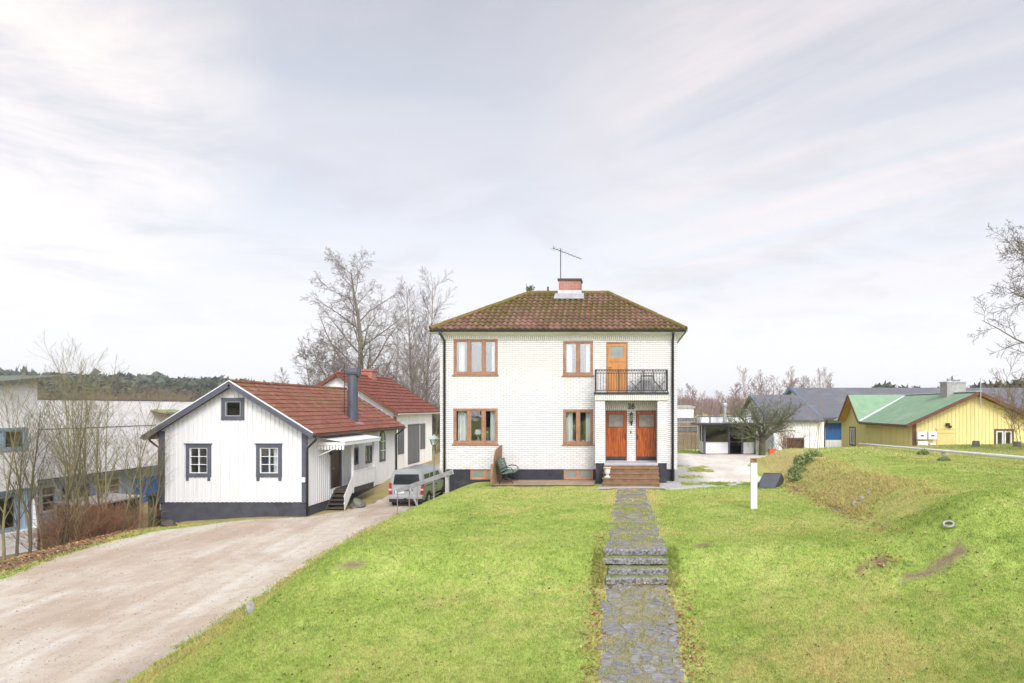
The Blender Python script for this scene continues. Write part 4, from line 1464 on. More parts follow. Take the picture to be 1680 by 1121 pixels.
def pot_plant(x, z, potmat, label, ph=.13, pr=.07, leafh=.28, nl=14, flower=None, seed=1):
    x, y = on_board(x)
    rg = random.Random(seed)
    t_ = thing('potted_plant', label, 'plant', (x, y, z), 'pot plants on the window boards')
    p = MB(); p.lathe([(pr * .7, 0), (pr, ph), (pr * .9, ph), (pr * .8, ph - .02)], (x, y, z), 14); p.build('pot', potmat, t_, smooth=False)
    l = MB()
    for k in range(nl):
        a = rg.uniform(0, 6.28); h = rg.uniform(.4, 1) * leafh; r_ = rg.uniform(.03, .13)
        b0 = Vector((x, y, z + ph - .01)); tip = b0 + Vector((math.cos(a) * r_, math.sin(a) * r_ * .6, h))
        md = b0.lerp(tip, .6) + Vector((0, 0, .02)); sd_ = Vector((-math.sin(a), math.cos(a), 0)) * .028
        l.add([b0, md + sd_, tip, md - sd_], [(0, 1, 2, 3)])
    l.build('leaves', m_leafg, t_)
    if flower:
        f = MB()
        for k in range(6):
            c = Vector((x + rg.uniform(-.06, .06), y - .03, z + ph + leafh * rg.uniform(.6, 1.05)))
            f.lathe([(.004, -.02), (.028, 0), (.004, .02)], c, 7)
        f.build('blossom', flower, t_)
pot_plant(-5.84, wz, m_blue, 'white flowering plant in a blue pot beside the table lamp', .15, .085, .32, 18, m_white, 1)
pot_plant(-6.86, wz, m_white, 'low plant in a white pot at the left end of the lower three pane window', .09, .09, .10, 12, None, 2)
wz2 = 3.47 + .055
pot_plant(-2.26, wz2, m_white, 'tall thin orchid in the left pane of the lower two pane window', .11, .06, .62, 9, m_white, 3)
pot_plant(-1.86, wz2, m_white, 'bushy green plant in the right pane of the lower two pane window', .11, .07, .40, 20, None, 4)
pot_plant(-2.45, wz2, m_leafg, 'dark low plant at the left curtain of the lower two pane window', .07, .06, .10, 12, None, 5)
wz3 = 6.33 + .055
pot_plant(-6.30, wz3, m_leafg, 'round dark bush in the middle pane of the upper three pane window', .1, .1, .32, 40, None, 6)
pot_plant(-5.62, wz3, m_leafg, 'leafy plant in the right pane of the upper three pane window', .1, .08, .34, 22, None, 7)
pot_plant(-6.82, wz3, m_white, 'low white dish with a plant at the left of the upper three pane window', .07, .12, .08, 10, None, 8)
x, y = on_board(-1.60)
jar = thing('candle_jar', 'pale glass candle jar at the right curtain of the lower two pane window', 'jar', (x, y, wz2))
j = MB(); j.lathe([(.05, 0), (.055, .02), (.055, .2), (.05, .21)], (x, y, wz2), 14); j.build('glass', m_white, jar)
j = MB(); j.lathe([(.06, .21), (.06, .245), (.02, .25)], (x, y, wz2), 14); j.build('lid', m_white, jar)

# ---- balcony furniture
m_fur = pm('grey_furniture_metal', (.20, .20, .20), (.14, .14, .14), 6, .5)
bz = 5.586
def folding_chair(x, y, rot, label):
    t_ = thing('balcony_chair', label, 'chair', (x, y, bz), 'chairs on the balcony')
    t_.rotation_euler = (0, 0, 0)
    M_ = Matrix.Translation((x, y, bz)) @ Matrix.Rotation(rot, 4, 'Z')
    f = MB(M_)
    for s in (-1, 1):
        f.bar((s * .2, -.2, 0), (s * .2, .2, .46), .025, .025); f.bar((s * .2, .2, 0), (s * .2, -.22, .46), .025, .025)
        f.bar((s * .2, .2, .40), (s * .2, .27, .88), .025, .025)
    f.bar((-.2, 0, .23), (.2, 0, .23), .02, .02); f.bar((-.2, .27, .87), (.2, .27, .87), .02, .02)
    f.build('frame', m_fur, t_)
    s_ = MB(M_)
    for k in range(5): s_.box(-.21, .21, -.2 + k * .085, -.13 + k * .085, .455, .475)
    s_.build('seat', MAT['galv'], t_)
    b_ = MB(M_)
    for k in range(3): b_.box(-.21, .21, .235 + k * .02, .255 + k * .02, .56 + k * .11, .64 + k * .11)
    b_.build('backrest', MAT['galv'], t_)
folding_chair(.32, 25.85, R(-90), 'slatted grey balcony chair next to the balcony door')
folding_chair(1.28, 25.85, R(90), 'slatted grey balcony chair at the right end of the balcony')
tb = thing('balcony_table', 'small brown topped table between the two balcony chairs', 'table', (.80, 25.85, bz))
q = MB(); q.box(.52, 1.06, 25.6, 26.08, bz + .66, bz + .69); q.build('tabletop', MAT['deckwood'], tb)
for sx_ in (-1, 1):
    for sy_ in (-1, 1):
        q = MB(); q.bar((.79 + .23 * sx_, 25.84 + .2 * sy_, bz), (.79 + .23 * sx_, 25.84 + .2 * sy_, bz + .66), .03, .03, (0, 1, 0)); q.build('leg', m_fur, tb)

# ---- deck, screen, bench, urn
dk = MB()
for k in range(13):
    y0 = 24.48 + k * .134
    dk.box(-5.2 + .01 * (k % 3), -1.30, y0, y0 + .122, 1.985, 2.02)
dkt = thing('wooden_deck', 'low weathered plank deck along the dark house foundation', 'deck', (-3.2, 25.3, 1.9))
dk.build('boards', MAT['deckwood'], dkt)
q = MB(); q.box(-5.18, -1.32, 24.43, 24.475, 1.80, 2.015); q.box(-5.22, -5.185, 24.44, 26.2, 1.80, 2.0); q.build('rim_board', MAT['oldwood'], dkt)
for k in range(3):
    q = MB(); q.box(-5.1 + k * 1.8, -5.0 + k * 1.8, 24.55, 26.2, 1.7, 1.984); q.build('joist', MAT['oldwood'], dkt)
sc = thing('wooden_screen', 'tall brown plank windbreak with sloping front edge behind the green bench', 'screen', (-5.16, 25.3, 2.02))
nb = 9
for k in range(nb):
    y0 = 24.50 + k * (1.70 / nb); y1 = y0 + 1.70 / nb - .012
    def top(y): return 2.02 + np.interp(y, [24.5, 24.62, 24.95, 26.2], [.75, 1.05, 1.32, 1.45])
    q = MB()
    q.add([(-5.17, y0, 2.022), (-5.14, y0, 2.022), (-5.14, y1, 2.022), (-5.17, y1, 2.022), (-5.17, y0, top(y0)), (-5.14, y0, top(y0)), (-5.14, y1, top(y1)), (-5.17, y1, top(y1))],
          [(0, 3, 2, 1), (4, 5, 6, 7), (0, 1, 5, 4), (1, 2, 6, 5), (2, 3, 7, 6), (3, 0, 4, 7)])
    q.build('plank', MAT['screenwood'], sc)
q = MB(); q.box(-5.25, -5.172, 24.47, 24.56, 2.022, 2.80); q.box(-5.25, -5.172, 26.10, 26.19, 2.022, 3.44); q.build('post', MAT['screenwood'], sc)
bn = thing('park_bench', 'green slatted park bench with black iron legs on the deck against the plank screen', 'bench', (-4.72, 25.35, 2.02))
bzz = 2.022
q = MB()
for k in range(4):
    x = -4.86 + k * .125; z = bzz + .405 - .02 * (k < 2) + .012 * k
    q.box(x, x + .105, 24.66, 26.02, z, z + .032)
q.build('seat', MAT['benchwood'], bn, bevel=.006)
q = MB()
for k in range(5):
    x = -4.90 - k * .028; z = bzz + .50 + k * .098
    q.bar((x, 24.66, z), (x, 26.02, z), .030, .082, (-.28, 0, 1))
q.build('backrest', MAT['benchwood'], bn, bevel=.006)
for y in (24.78, 25.90):
    q = MB()
    q.tube([(-4.98, y, bzz + .01), (-4.90, y, bzz + .16), (-4.72, y, bzz + .23), (-4.52, y, bzz + .16), (-4.46, y, bzz + .01)], .022, 7)
    q.tube([(-4.72, y, bzz + .23), (-4.74, y, bzz + .37)], .024, 7)
    q.tube([(-4.38, y, bzz + .42), (-4.62, y, bzz + .39), (-4.86, y, bzz + .38), (-4.93, y, bzz + .55), (-5.05, y, bzz + .93)], .020, 7)
    q.tube([(-4.93, y, bzz + .56), (-4.72, y, bzz + .64), (-4.52, y, bzz + .62), (-4.44, y, bzz + .52), (-4.46, y, bzz + .42)], .018, 7)
    q.build('leg', MAT['blackiron'], bn, smooth=True)
ux, uy, uz = -.78, 24.47, 2.306
ur = thing('garden_urn', 'small white pedestal urn with dried orange plant on the front steps', 'urn', (ux, uy, uz))
q = MB(); q.lathe([(.12, 0), (.12, .03), (.06, .07), (.05, .11), (.10, .16), (.115, .34), (.145, .37), (.145, .40), (.11, .40), (.10, .34)], (ux, uy, uz), 18)
q.build('vessel', pm('urn_plaster', (.62, .60, .56), (.48, .46, .42), 6, .8), ur, smooth=False)
q = MB(); rg = random.Random(2)
for k in range(70):
    a = rg.uniform(0, 6.28); r_ = rg.uniform(.02, .12); h = rg.uniform(.04, .15)
    c = Vector((ux + math.cos(a) * r_, uy + math.sin(a) * r_, uz + .36)); e_ = c + Vector((math.cos(a) * .04, math.sin(a) * .04, h))
    q.add([c + Vector((.012, 0, 0)), c - Vector((.012, 0, 0)), e_], [(0, 1, 2)])
q.build('dry_plant', pm('dry_heather', (.40, .17, .07), (.25, .12, .05), 20, .9), ur)
# ================================================================== white cottage with red tile roof
CX0, CX1, CY0, CY1 = -21.33, -14.64, 29.17, 40.40
CAX, CSL, CAZ = -17.95, .624, 6.12
cot = thing('white_cottage', 'white board cottage with grey trim, red tiled roof and dark metal flue', 'cottage', (-18, 34.8, 0))
CF = FRONT(0, CY0, 0)
CR = RIGHTW(CX1, 0, 0)
gt_ = lambda u: CAZ - .12 - CSL * abs(u - CAX)
CWIN = [(-20.13, -18.98, 1.80, 3.31), (-16.93, -15.76, 1.80, 3.31), (-18.51, -17.47, 4.40, 5.42)]
CDOOR = (31.50, 32.70, .96, 2.98)
CRW = [(34.1, 34.75, 1.9, 2.82), (35.67, 36.7, 1.83, 2.83)]
wl = MB(CF); wall(wl, CX0, CX1, .67, gt_, CWIN, .12, splits=(CAX,))
battens(wl, CX0 + .2, CX1 - .2, .205, .05, .038, .66, gt_, CWIN, .0, .01, 3)
ztr = gt_(CX1)
wl.M = CR; wall(wl, CY0, CY1, .45, ztr, [CDOOR] + CRW, .12)
battens(wl, CY0 + .2, CY1, .205, .05, .022, .5, ztr, [CDOOR] + CRW + [(37.6, 38.75, 1.7, 3.7)], .02, .02, 4)
wl.M = LEFTW(CX0, 0, 0); wall(wl, -CY1, -CY0, .3, gt_(CX0))
wl.M = BACKW(0, CY1, 0); wall(wl, -CX1, -CX0, .3, lambda u: gt_(-u), splits=(-CAX,))
wl.build('wall', MAT['siding'], cot)
pl_ = MB(); pl_.box(CX0 + .02, CX1 - .03, CY0 + .03, CY1 - .03, -1.2, .67)
pl_.build('foundation', MAT['plinth2'], cot)
for (a, b) in ((CX0 - .03, CX0 + .23), (CX1 - .21, CX1 + .035)):
    q = MB(); q.box(a, b, CY0 - .035, CY0 + .03, .64, gt_((a + b) / 2) - .05); q.build('corner_board', MAT['greytrim'], cot)
for i, wn in enumerate(CWIN):
    a, b, p, q_ = wn
    window(cot, CF, a, b, p, q_, 1, MAT['greytrim'], MAT['glass_dark'], fw=.17, sash=.03, out=.04, depth=.1, bars=(2, 3, .024) if i < 2 else None,
           sash_mat=MAT['whitepaint'] if i < 2 else MAT['galv'], curtains=[(b - .5, b - .25)] if i == 1 else ())
    if i < 2:
        q = MB(CF); q.box(a - .05, b + .05, -.075, .0, q_ - .004, q_ + .035); q.box(a + .02, a + .15, -.042, -.002, p - .16, p); q.box(b - .15, b - .02, -.042, -.002, p - .16, p)
        q.build('window_head', MAT['greytrim'], cot)
for (a, b, p, q_) in CRW:
    window(cot, CR, a, b, p, q_, 1, MAT['greytrim'], MAT['glass_dark'], fw=.07, sash=.04, out=.03, depth=.1, bars=(2, 2, .03))
# arched window on the long side
def arch(u0, u1, z0, z1, n=10):
    r = (u1 - u0) / 2; c = (u0 + u1) / 2
    return [(u0, z0), (u1, z0)] + [(c + r * math.cos(math.pi * k / n), z1 - r + r * math.sin(math.pi * k / n)) for k in range(n + 1)]
q = MB(CR); q.prism([(u, -.035, z) for u, z in arch(37.72, 38.62, 1.76, 3.60)], (0, .04, 0)); aw = q.build('arched_window', MAT['greytrim'], cot)
q = MB(CR); q.prism([(u, -.042, z) for u, z in arch(37.84, 38.50, 1.90, 3.48)], (0, .005, 0)); q.build('pane', pm('dark_pane', (.06, .07, .075), (.10, .11, .115), 2, .08, spec=.6), aw)
q = MB(CR); q.box(38.15, 38.19, -.05, -.04, 1.9, 3.45); q.box(37.84, 38.5, -.049, -.041, 2.4, 2.43); q.box(37.84, 38.5, -.049, -.041, 2.95, 2.98); q.build('glazing_bar', MAT['whitepaint'], aw)
# door on the long side
q = MB(CR); q.box(31.5, 31.62, -.03, .1, .96, 2.98); q.box(32.58, 32.7, -.03, .1, .96, 2.98); q.box(31.62, 32.58, -.03, .1, 2.87, 2.98)
dr = q.build('side_door', MAT['greytrim'], cot)
q = MB(CR); q.box(31.62, 32.58, .03, .08, .97, 2.87)
for zz in (1.15, 1.75, 2.3): q.box(31.75, 32.05, .015, .03, zz, zz + .42); q.box(32.15, 32.45, .015, .03, zz, zz + .42)
q.build('door_leaf', MAT['browndoor'], dr)
q = MB(CR); q.tube([(31.72, .03, 1.95), (31.72, -.03, 1.95), (31.84, -.03, 1.95)], .012, 6); q.build('handle', MAT['galv'], dr)
# inside
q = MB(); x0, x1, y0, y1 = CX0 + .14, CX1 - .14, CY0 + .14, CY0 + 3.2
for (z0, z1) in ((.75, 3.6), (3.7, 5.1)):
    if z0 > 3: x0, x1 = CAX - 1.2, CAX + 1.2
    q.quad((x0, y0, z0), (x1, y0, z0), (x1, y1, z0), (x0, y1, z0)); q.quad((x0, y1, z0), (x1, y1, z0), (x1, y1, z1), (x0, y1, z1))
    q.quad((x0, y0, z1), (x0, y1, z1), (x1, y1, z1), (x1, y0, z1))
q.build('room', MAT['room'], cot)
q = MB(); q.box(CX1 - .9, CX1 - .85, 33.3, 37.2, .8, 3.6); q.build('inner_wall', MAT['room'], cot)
# roof
EX0, EX1, EY0, EY1 = -21.86, -14.18, 28.78, 40.72
zl, zr = CAZ - CSL * (CAX - EX0), CAZ - CSL * (EX1 - CAX)
roof = tile_roof('roof', MAT['tilered'], cot, (EX1, EY0 + .06, zr), (EX1, EY1, zr), (CAX, EY0 + .06, CAZ), (CAX, EY1, CAZ), tw=.26, course=.36, amp=.028, step=.035, seed=21, sub=4)
tile_roof('roof', MAT['tilered'], cot, (EX0, EY1, zl), (EX0, EY0 + .06, zl), (CAX, EY1, CAZ), (CAX, EY0 + .06, CAZ), tw=.26, course=.36, amp=.028, step=.035, seed=22, sub=3)
q = MB(); cap_tiles(q, (CAX, EY0 + .05, CAZ + .03), (CAX, EY1, CAZ + .03), .10, .4, 5); q.build('ridge_tiles', MAT['tilered'], roof)
for (ex, ez_) in ((EX0, zl), (EX1, zr)):
    q = MB(); q.bar((CAX, EY0 + .03, CAZ - .08), (ex, EY0 + .03, ez_ - .08), .05, .24, (0, 0, 1)); q.build('bargeboard', MAT['greytrim'], roof)
    q = MB(); q.bar((CAX, EY0 + .03, CAZ + .065), (ex, EY0 + .03, ez_ + .065), .09, .035, (0, 0, 1)); q.build('verge_strip', MAT['whitesheet'], roof)
q = MB()
for (ex, ez_) in ((EX0, zl), (EX1, zr)):
    q.add([(CAX, EY0 + .06, CAZ - .10), (ex, EY0 + .06, ez_ - .10), (ex, EY1, ez_ - .10), (CAX, EY1, CAZ - .10)], [(0, 1, 2, 3)])
    s = 1 if ex > CAX else -1
    q.box(ex - .012, ex + .012, EY0 + .07, EY1, ez_ - .16, ez_ - .0)
q.build('eaves', MAT['rustwood'], roof)
q = MB(); gutter(q, (EX1 + .05, EY0, zr - .05), (EX1 + .05, EY1, zr - .05), .06); q.build('gutter', MAT['black'], cot)
q = MB(); gutter(q, (EX0 - .05, EY1, zl - .05), (EX0 - .05, EY0, zl - .05), .06); q.build('gutter', MAT['rustwood'], cot)
downpipe(cot, [(EX1 + .05, CY0 - .12, zr - .1), (EX1 + .03, CY0 - .12, zr - .25), (CX1 + .06, CY0 - .07, zr - .65), (CX1 + .06, CY0 - .07, .12)], .055)
downpipe(cot, [(EX1 + .05, CY1 - .1, zr - .08), (EX1 + .02, CY1 - .1, zr - .2), (CX1 + .08, CY1 - .15, zr - .5), (CX1 + .08, CY1 - .15, .7)], .055)
downpipe(cot, [(EX0 - .05, CY0 + .1, zl - .08), (EX0 + .0, CY0 + .1, zl - .22), (CX0 - .07, CY0 + .06, zl - .55), (CX0 - .07, CY0 + .06, -.1)], .05, 'rustwood')
q = MB(CF); q.box(CX1 - .18, CX1 - .02, -.11, -.036, 1.58, 1.80); q.build('meter_box', MAT['whitepaint'], cot)
# metal flue with hood
fx, fy = -15.08, 35.1
q = MB(); q.tube([(fx, fy, 4.1), (fx, fy, 6.72)], .27, 12)
fl = q.build('flue', MAT['flue'], roof, smooth=False)
q = MB()
q.tube([(fx - .27, fy, 6.80), (fx - .2, fy, 6.88), (fx + .34, fy, 6.92)], [.22, .27, .27], 14, cap=False)
q.tube([(fx + .335, fy, 6.92), (fx + .30, fy, 6.92)], [.275, .2], 14); q.lathe([(.275, 6.70), (.275, 6.74)], (fx, fy, 0), 14)
q.build('hood', MAT['flue'], fl)
q = MB(); q.prism([(fx - .5, fy - .45, 4.33 + .42 * CSL + .03), (fx + .5, fy - .45, 4.33 - .58 * CSL + .05), (fx + .5, fy + .45, 4.33 - .58 * CSL + .05), (fx - .5, fy + .45, 4.33 + .42 * CSL + .03)], (0, 0, .03)); q.build('flashing', MAT['galv'], fl)
q = MB(); q.tube([(fx - .42, fy - .1, 4.5), (fx - .42, fy - .1, 7.3)], .02, 5); q.tube([(fx - .42, fy - .1, 6.2), (fx, fy - .1, 6.2)], .012, 4)
q.tube([(fx - .42, fy - .1, 5.4), (fx, fy - .1, 5.4)], .012, 4); q.build('stay_rod', MAT['blackiron'], fl)
# porch: landing, stairs, railings, canopy
PX = -13.74
q = MB()
for k in range(7): q.box(CX1 + .03 + k * .125, CX1 + .145 + k * .125, 32.0, 34.7, .90, .945)
q.box(CX1 + .03, PX, 32.0, 32.06, .72, .898); q.box(PX - .05, PX, 32.06, 34.7, .72, .898)
po = q.build('porch', MAT['oldwood'], cot)
q = MB()
for k in range(5):
    zt = .80 - .17 * k; yf = 31.98 - .20 * k
    q.box(CX1 + .06, PX - .02, yf - .27, yf, zt - .045, zt)
    q.box(CX1 + .1, PX - .06, yf - .03, yf - .005, zt - .17, zt - .046)
q.bar((CX1 + .05, 32.0, .82), (CX1 + .05, 30.95, -.05), .05, .25); q.build('stairs', MAT['oldwood'], po)
q = MB()
for k in range(10):      # scalloped boards down the stairs
    f = k / 9; y = 31.02 + .98 * f; zb = .02 + .92 * f; a = zb; b = zb + .72
    q.prism([(PX + .012, y - .048, a), (PX + .012, y, a - .05), (PX + .012, y + .048, a), (PX + .012, y + .048, b), (PX + .012, y, b + .05), (PX + .012, y - .048, b)][::-1], (.022, 0, 0))
q.bar((PX, 31.0, .30), (PX, 32.0, 1.24), .04, .08); q.bar((PX, 31.0, .62), (PX, 32.0, 1.56), .04, .08)
q.build('stair_railing', MAT['whitepaint'], po)
q = MB()
for k in range(26):
    y = 32.08 + k * .102; q.box(PX + .012, PX + .034, y, y + .094, .97 + (.03 if k % 2 else 0), 1.74)
q.box(PX - .03, PX + .012, 32.05, 34.7, 1.10, 1.18); q.box(PX - .03, PX + .012, 32.05, 34.7, 1.50, 1.58); q.box(PX - .04, PX + .05, 32.05, 34.7, 1.745, 1.785)
q.build('landing_railing', MAT['whitepaint'], po)
q = MB(); q.box(PX - .08, PX + .02, 31.98, 32.08, .70, 3.26); q.build('porch_post', MAT['whitepaint'], po)
q = MB(); q.box(PX - .08, PX + .02, 34.62, 34.72, .70, 3.28); q.build('porch_post', MAT['whitepaint'], po)
q = MB()
q.prism([(CX1 + .0, 30.2, 3.54), (-13.36, 30.2, 3.34), (-13.36, 34.65, 3.34), (CX1 + .0, 34.65, 3.54)], (0, 0, .035))
q.build('canopy', MAT['whitesheet'], po)
q = MB(); q.box(CX1 + .02, -13.38, 30.22, 30.25, 3.20, 3.335); q.box(-13.40, -13.375, 30.25, 34.6, 3.18, 3.32)
for k in range(9):
    a = CX1 + .02 + k * .139
    q.prism([(a, 30.225, 3.19), (a, 30.225, 3.02), (a + .03, 30.225, 2.97), (a + .08, 30.225, 2.97), (a + .105, 30.225, 3.02), (a + .105, 30.225, 3.19)], (0, .02, 0))
q.build('valance', MAT['whitepaint'], po)
q = MB(); q.bar((CX1 + .02, 30.26, 3.0), (CX1 + .02, 30.26, 3.5), .05, .05, (0, 1, 0)); q.bar((CX1 + .04, 30.27, 2.7), (-13.5, 30.27, 3.2), .05, .05); q.build('canopy_bracket', MAT['whitepaint'], po)
q = MB(CR); q.box(31.2, 31.24, -.18, -.02, 2.92, 2.96); q.lathe([(.03, -.28), (.07, -.26), (.09, -.08), (.11, -.07), (.02, 0)], (31.22, -.16, 2.93), 8); q.build('porch_lantern', MAT['blackiron'], cot)

# ================================================================== white workshop behind
RX0, RX1, RY0, RY1 = -22.14, -14.96, 41.0, 48.9
RAX, RSL, RAZ = -18.55, .645, 7.15
ws = thing('white_workshop', 'taller white board building with clean red tile roof and grey shutters behind the cottage', 'building', (-18.5, 45, .8))
gw = lambda u: RAZ - .14 - RSL * abs(u - RAX)
RS = [(41.6, 42.75, 1.9, 3.84), (43.5, 45.9, 1.08, 3.75), (46.1, 47.2, 1.95, 3.80)]
wl = MB(FRONT(0, RY0, 0)); wall(wl, RX0, RX1, .3, gw, splits=(RAX,)); battens(wl, RX0, RX1, .30, .06, .025, 3.2, gw, (), 0, 0, 6)
wl.M = RIGHTW(RX1, 0, 0); wall(wl, RY0, RY1, .3, gw(RX1)); battens(wl, RY0, RY1, .22, .05, .02, .75, gw(RX1), RS, .02, .03, 7)
wl.M = LEFTW(RX0, 0, 0); wall(wl, -RY1, -RY0, .3, gw(RX0)); wl.M = BACKW(0, RY1, 0); wall(wl, -RX1, -RX0, .3, lambda u: gw(-u), splits=(-RAX,))
wl.build('wall', MAT['siding_old'], ws)
RR = RIGHTW(RX1, 0, 0)
for i, (a, b, p, q_) in enumerate(RS):
    q = MB(RR)
    if i == 1:
        q.box(a, b, -.03, .01, p, q_)
        for k in range(12): q.box(a + .1 + k * .185, a + .26 + k * .185, -.05, -.03, p + .03, q_ - .08)
        d = q.build('double_door', MAT['greyboard'], ws)
        q = MB(RR); q.box((a + b) / 2 - .02, (a + b) / 2 + .02, -.06, -.05, p, q_); q.box(a - .06, b + .06, -.07, -.02, q_, q_ + .06); q.build('door_strip', MAT['greytrim'], d)
    else:
        q.box(a, b, -.03, .01, p, q_)
        for k in range(int((q_ - p) / .12)): q.box(a + .05, b - .05, -.05, -.031, p + .03 + k * .12, p + .11 + k * .12)
        q.build('shutter', MAT['greyboard'], ws)
ex0, ex1, ey0, ey1 = RX0 - .45, RX1 + .35, RY0 - .35, 50.1
zl2, zr2 = RAZ - RSL * (RAX - ex0), RAZ - RSL * (ex1 - RAX)
rf = tile_roof('roof', MAT['tilered2'], ws, (ex1, ey0, zr2), (ex1, ey1, zr2), (RAX, ey0, RAZ), (RAX, ey1, RAZ), tw=.28, course=.42, amp=.025, step=.06, seed=31, sub=4)
tile_roof('roof', MAT['tilered2'], ws, (ex0, ey1, zl2), (ex0, ey0, zl2), (RAX, ey1, RAZ), (RAX, ey0, RAZ), tw=.28, course=.42, amp=.025, step=.06, seed=32, sub=3)
q = MB(); cap_tiles(q, (RAX, ey0, RAZ + .03), (RAX, ey1, RAZ + .03), .1, .4, 6); q.build('ridge_tiles', MAT['tilered2'], rf)
for (ex, ez_) in ((ex0, zl2), (ex1, zr2)):
    q = MB(); q.bar((RAX, ey0 + .0, RAZ - .06), (ex, ey0, ez_ - .06), .05, .2); q.build('bargeboard', MAT['rustwood'], rf)
    q = MB(); q.add([(RAX, ey0, RAZ - .1), (ex, ey0, ez_ - .1), (ex, ey1, ez_ - .1), (RAX, ey1, RAZ - .1)], [(0, 1, 2, 3)]); q.build('eaves', MAT['fascia'], rf)
q = MB(); q.tube([(RAX, ey0, RAZ - .1), (RAX, ey0, RAZ + .35)], [.05, .02], 6); q.build('finial', MAT['rustwood'], rf)
q = MB(); gutter(q, (ex1 + .05, ey0, zr2 - .04), (ex1 + .05, ey1, zr2 - .04), .06); q.build('gutter', MAT['fascia'], ws)
q = MB(); q.box(RAX - .42, RAX + .42, 45.4, 46.2, 6.7, 7.66); c_ = q.build('chimney', MAT['redbrick'], rf)
q = MB(); q.box(RAX - .48, RAX + .48, 45.34, 46.26, 7.55, 7.63); q.box(RAX - .3, RAX + .3, 45.5, 46.1, 7.63, 7.72); q.build('chimney_cap', MAT['redbrick'], c_)
q = MB(); q.box(RX1 - .01, RX1 + .14, RY0 - .14, RY0 + .03, .8, 4.4); q.build('corner_board', MAT['rustwood'], ws)

# ================================================================== factory on the left
m_panel = pm('white_wall_panel', (.86, .855, .845), (.78, .77, .75), 1.1, .6, stretch=(1, 1, 3.5), c3=(.52, .48, .42))
m_blueb = pm('pale_blue_boards', (.42, .53, .66), (.33, .43, .56), 2, .7, stretch=(1, 6, .5))
m_blue2 = pm('strong_blue_boards', (.06, .20, .52), (.05, .15, .40), 2, .6)
m_bframe = pm('blue_grey_frame', (.24, .33, .39), (.19, .27, .33), 4, .6)
m_brwnin = pm('brown_blind', (.17, .12, .05), (.09, .07, .04), 3, .8, stretch=(1, 9, .6))
fc = thing('factory_building', 'long white two storey factory with blue lower boards behind the bare saplings', 'factory', (-27, 32, -.9))
FA = RIGHTW(-25.0, 0, 0)
ztA = lambda u: 5.92 + .13 * (u - 25.5)
UW, LW = (23.6, 26.65, 3.2, 4.16), (23.4, 26.5, -.1, 1.48)
q = MB(FA); wall(q, 12, 27.1, 1.63, ztA, [UW], .12); wall(q, 12, 27.1, -1.6, -.1, [], .1)
q.quad((12, 0, 1.63), (12, .25, 1.63), (27.1, .25, 1.63), (27.1, 0, 1.63))
q.M = FA; q.quad((12, .0, -.1), (27.1, 0, -.1), (27.1, .25, -.1), (12, .25, -.1))
q.M = BACKW(0, 27.1, 0); q.quad((25.0, 0, -1.6), (34, 0, -1.6), (34, 0, 6), (25.0, 0, 6))
q.build('wall', m_panel, fc)
q = MB(FA); wall(q, 12, 27.1, -.1, 1.63, [LW], .1); q.M = Matrix.Translation((-.2, 0, 0)) @ FA
q = MB(Matrix.Translation((-.2, 0, 0)) @ FA); wall(q, 12, 27.1, -.1, 1.63, [LW], .1); battens(q, 26.5, 27.1, .15, .03, .015, -.1, 1.62)
q.build('lower_wall', m_blueb, fc)
window(fc, FA, *UW, 3, m_bframe, MAT['glass_dark'], fw=.12, sash=.05, out=.03, depth=.1)
window(fc, Matrix.Translation((-.2, 0, 0)) @ FA, *LW, 3, m_bframe, MAT['glass_dark'], fw=.12, sash=.05, out=.03, depth=.1)
q = MB(FA); wavy_curtain(q, 23.7, 26.0, 3.2, 4.1, .25, .03, 14); q.build('curtain', pm('grey_curtain', (.50, .55, .58), (.40, .44, .47), 3, .9, stretch=(1, 20, .5)), fc)
q = MB(FA); q.box(22, 27, .6, .65, 2.9, 4.4); q.box(22, 27, .8, .85, -.3, 1.6); q.build('blind', m_brwnin, fc)
q = MB(); q.prism([(-24.5, 11, ztA(11)), (-24.5, 27.7, ztA(27.7)), (-34, 27.7, ztA(27.7)), (-34, 11, ztA(11))], (0, 0, .16)); q.build('roof', pm('green_roof_edge', (.13, .15, .11), (.10, .11, .08), 4, .6), fc)
FB = RIGHTW(-27.3, 0, 0)
q = MB(FB); wall(q, 24, 50, 1.63, 5.34)
q.quad((24, 0, 1.63), (24, .9, 1.63), (50, .9, 1.63), (50, 0, 1.63)); q.quad((24, 0, 5.34), (50, 0, 5.34), (50, 5, 5.36), (24, 5, 5.36))
for k in range(26): q.box(24 + k, 24.012 + k, -.004, .0, 1.65, 5.32)
q.build('wall', m_panel, fc)
q = MB(FB); q.box(24, 50, -.02, .0, 3.94, 3.975); q.box(24, 50, -.05, .02, 1.56, 1.63); q.box(24, 50, -.02, .05, 5.34, 5.39); q.build('trim_strip', MAT['greytrim'], fc)
FL = RIGHTW(-28.2, 0, 0)
LWS = [(29.9, 31.6, -.15, 1.2), (33.9, 35.6, -.1, 1.16)]
q = MB(FL); wall(q, 24, 50, -1.6, 1.63, LWS, .1); battens(q, 24, 36.4, .2, .04, .015, -1.4, 1.62, LWS); q.build('lower_wall', m_blueb, fc)
for wn in LWS: window(fc, FL, *wn, 2, MAT['whitepaint'], MAT['glass_dark'], fw=.08, sash=.04, out=.03, depth=.1, bars=(1, 3, .04))
q = MB(FL); q.box(36.3, 38.4, -.03, .02, -1.4, .9); q.box(38.8, 40.2, -.03, .02, -1.4, .9); q.build('blue_door', m_blue2, fc)
q = MB(FL); q.box(31.9, 33.5, -.03, .02, -1.4, 1.0); q.build('dark_doorway', MAT['greytrim'], fc)
q = MB(FL); q.box(29, 36.2, .5, .55, -1.5, 1.6); q.build('inner_wall', MAT['room'], fc)
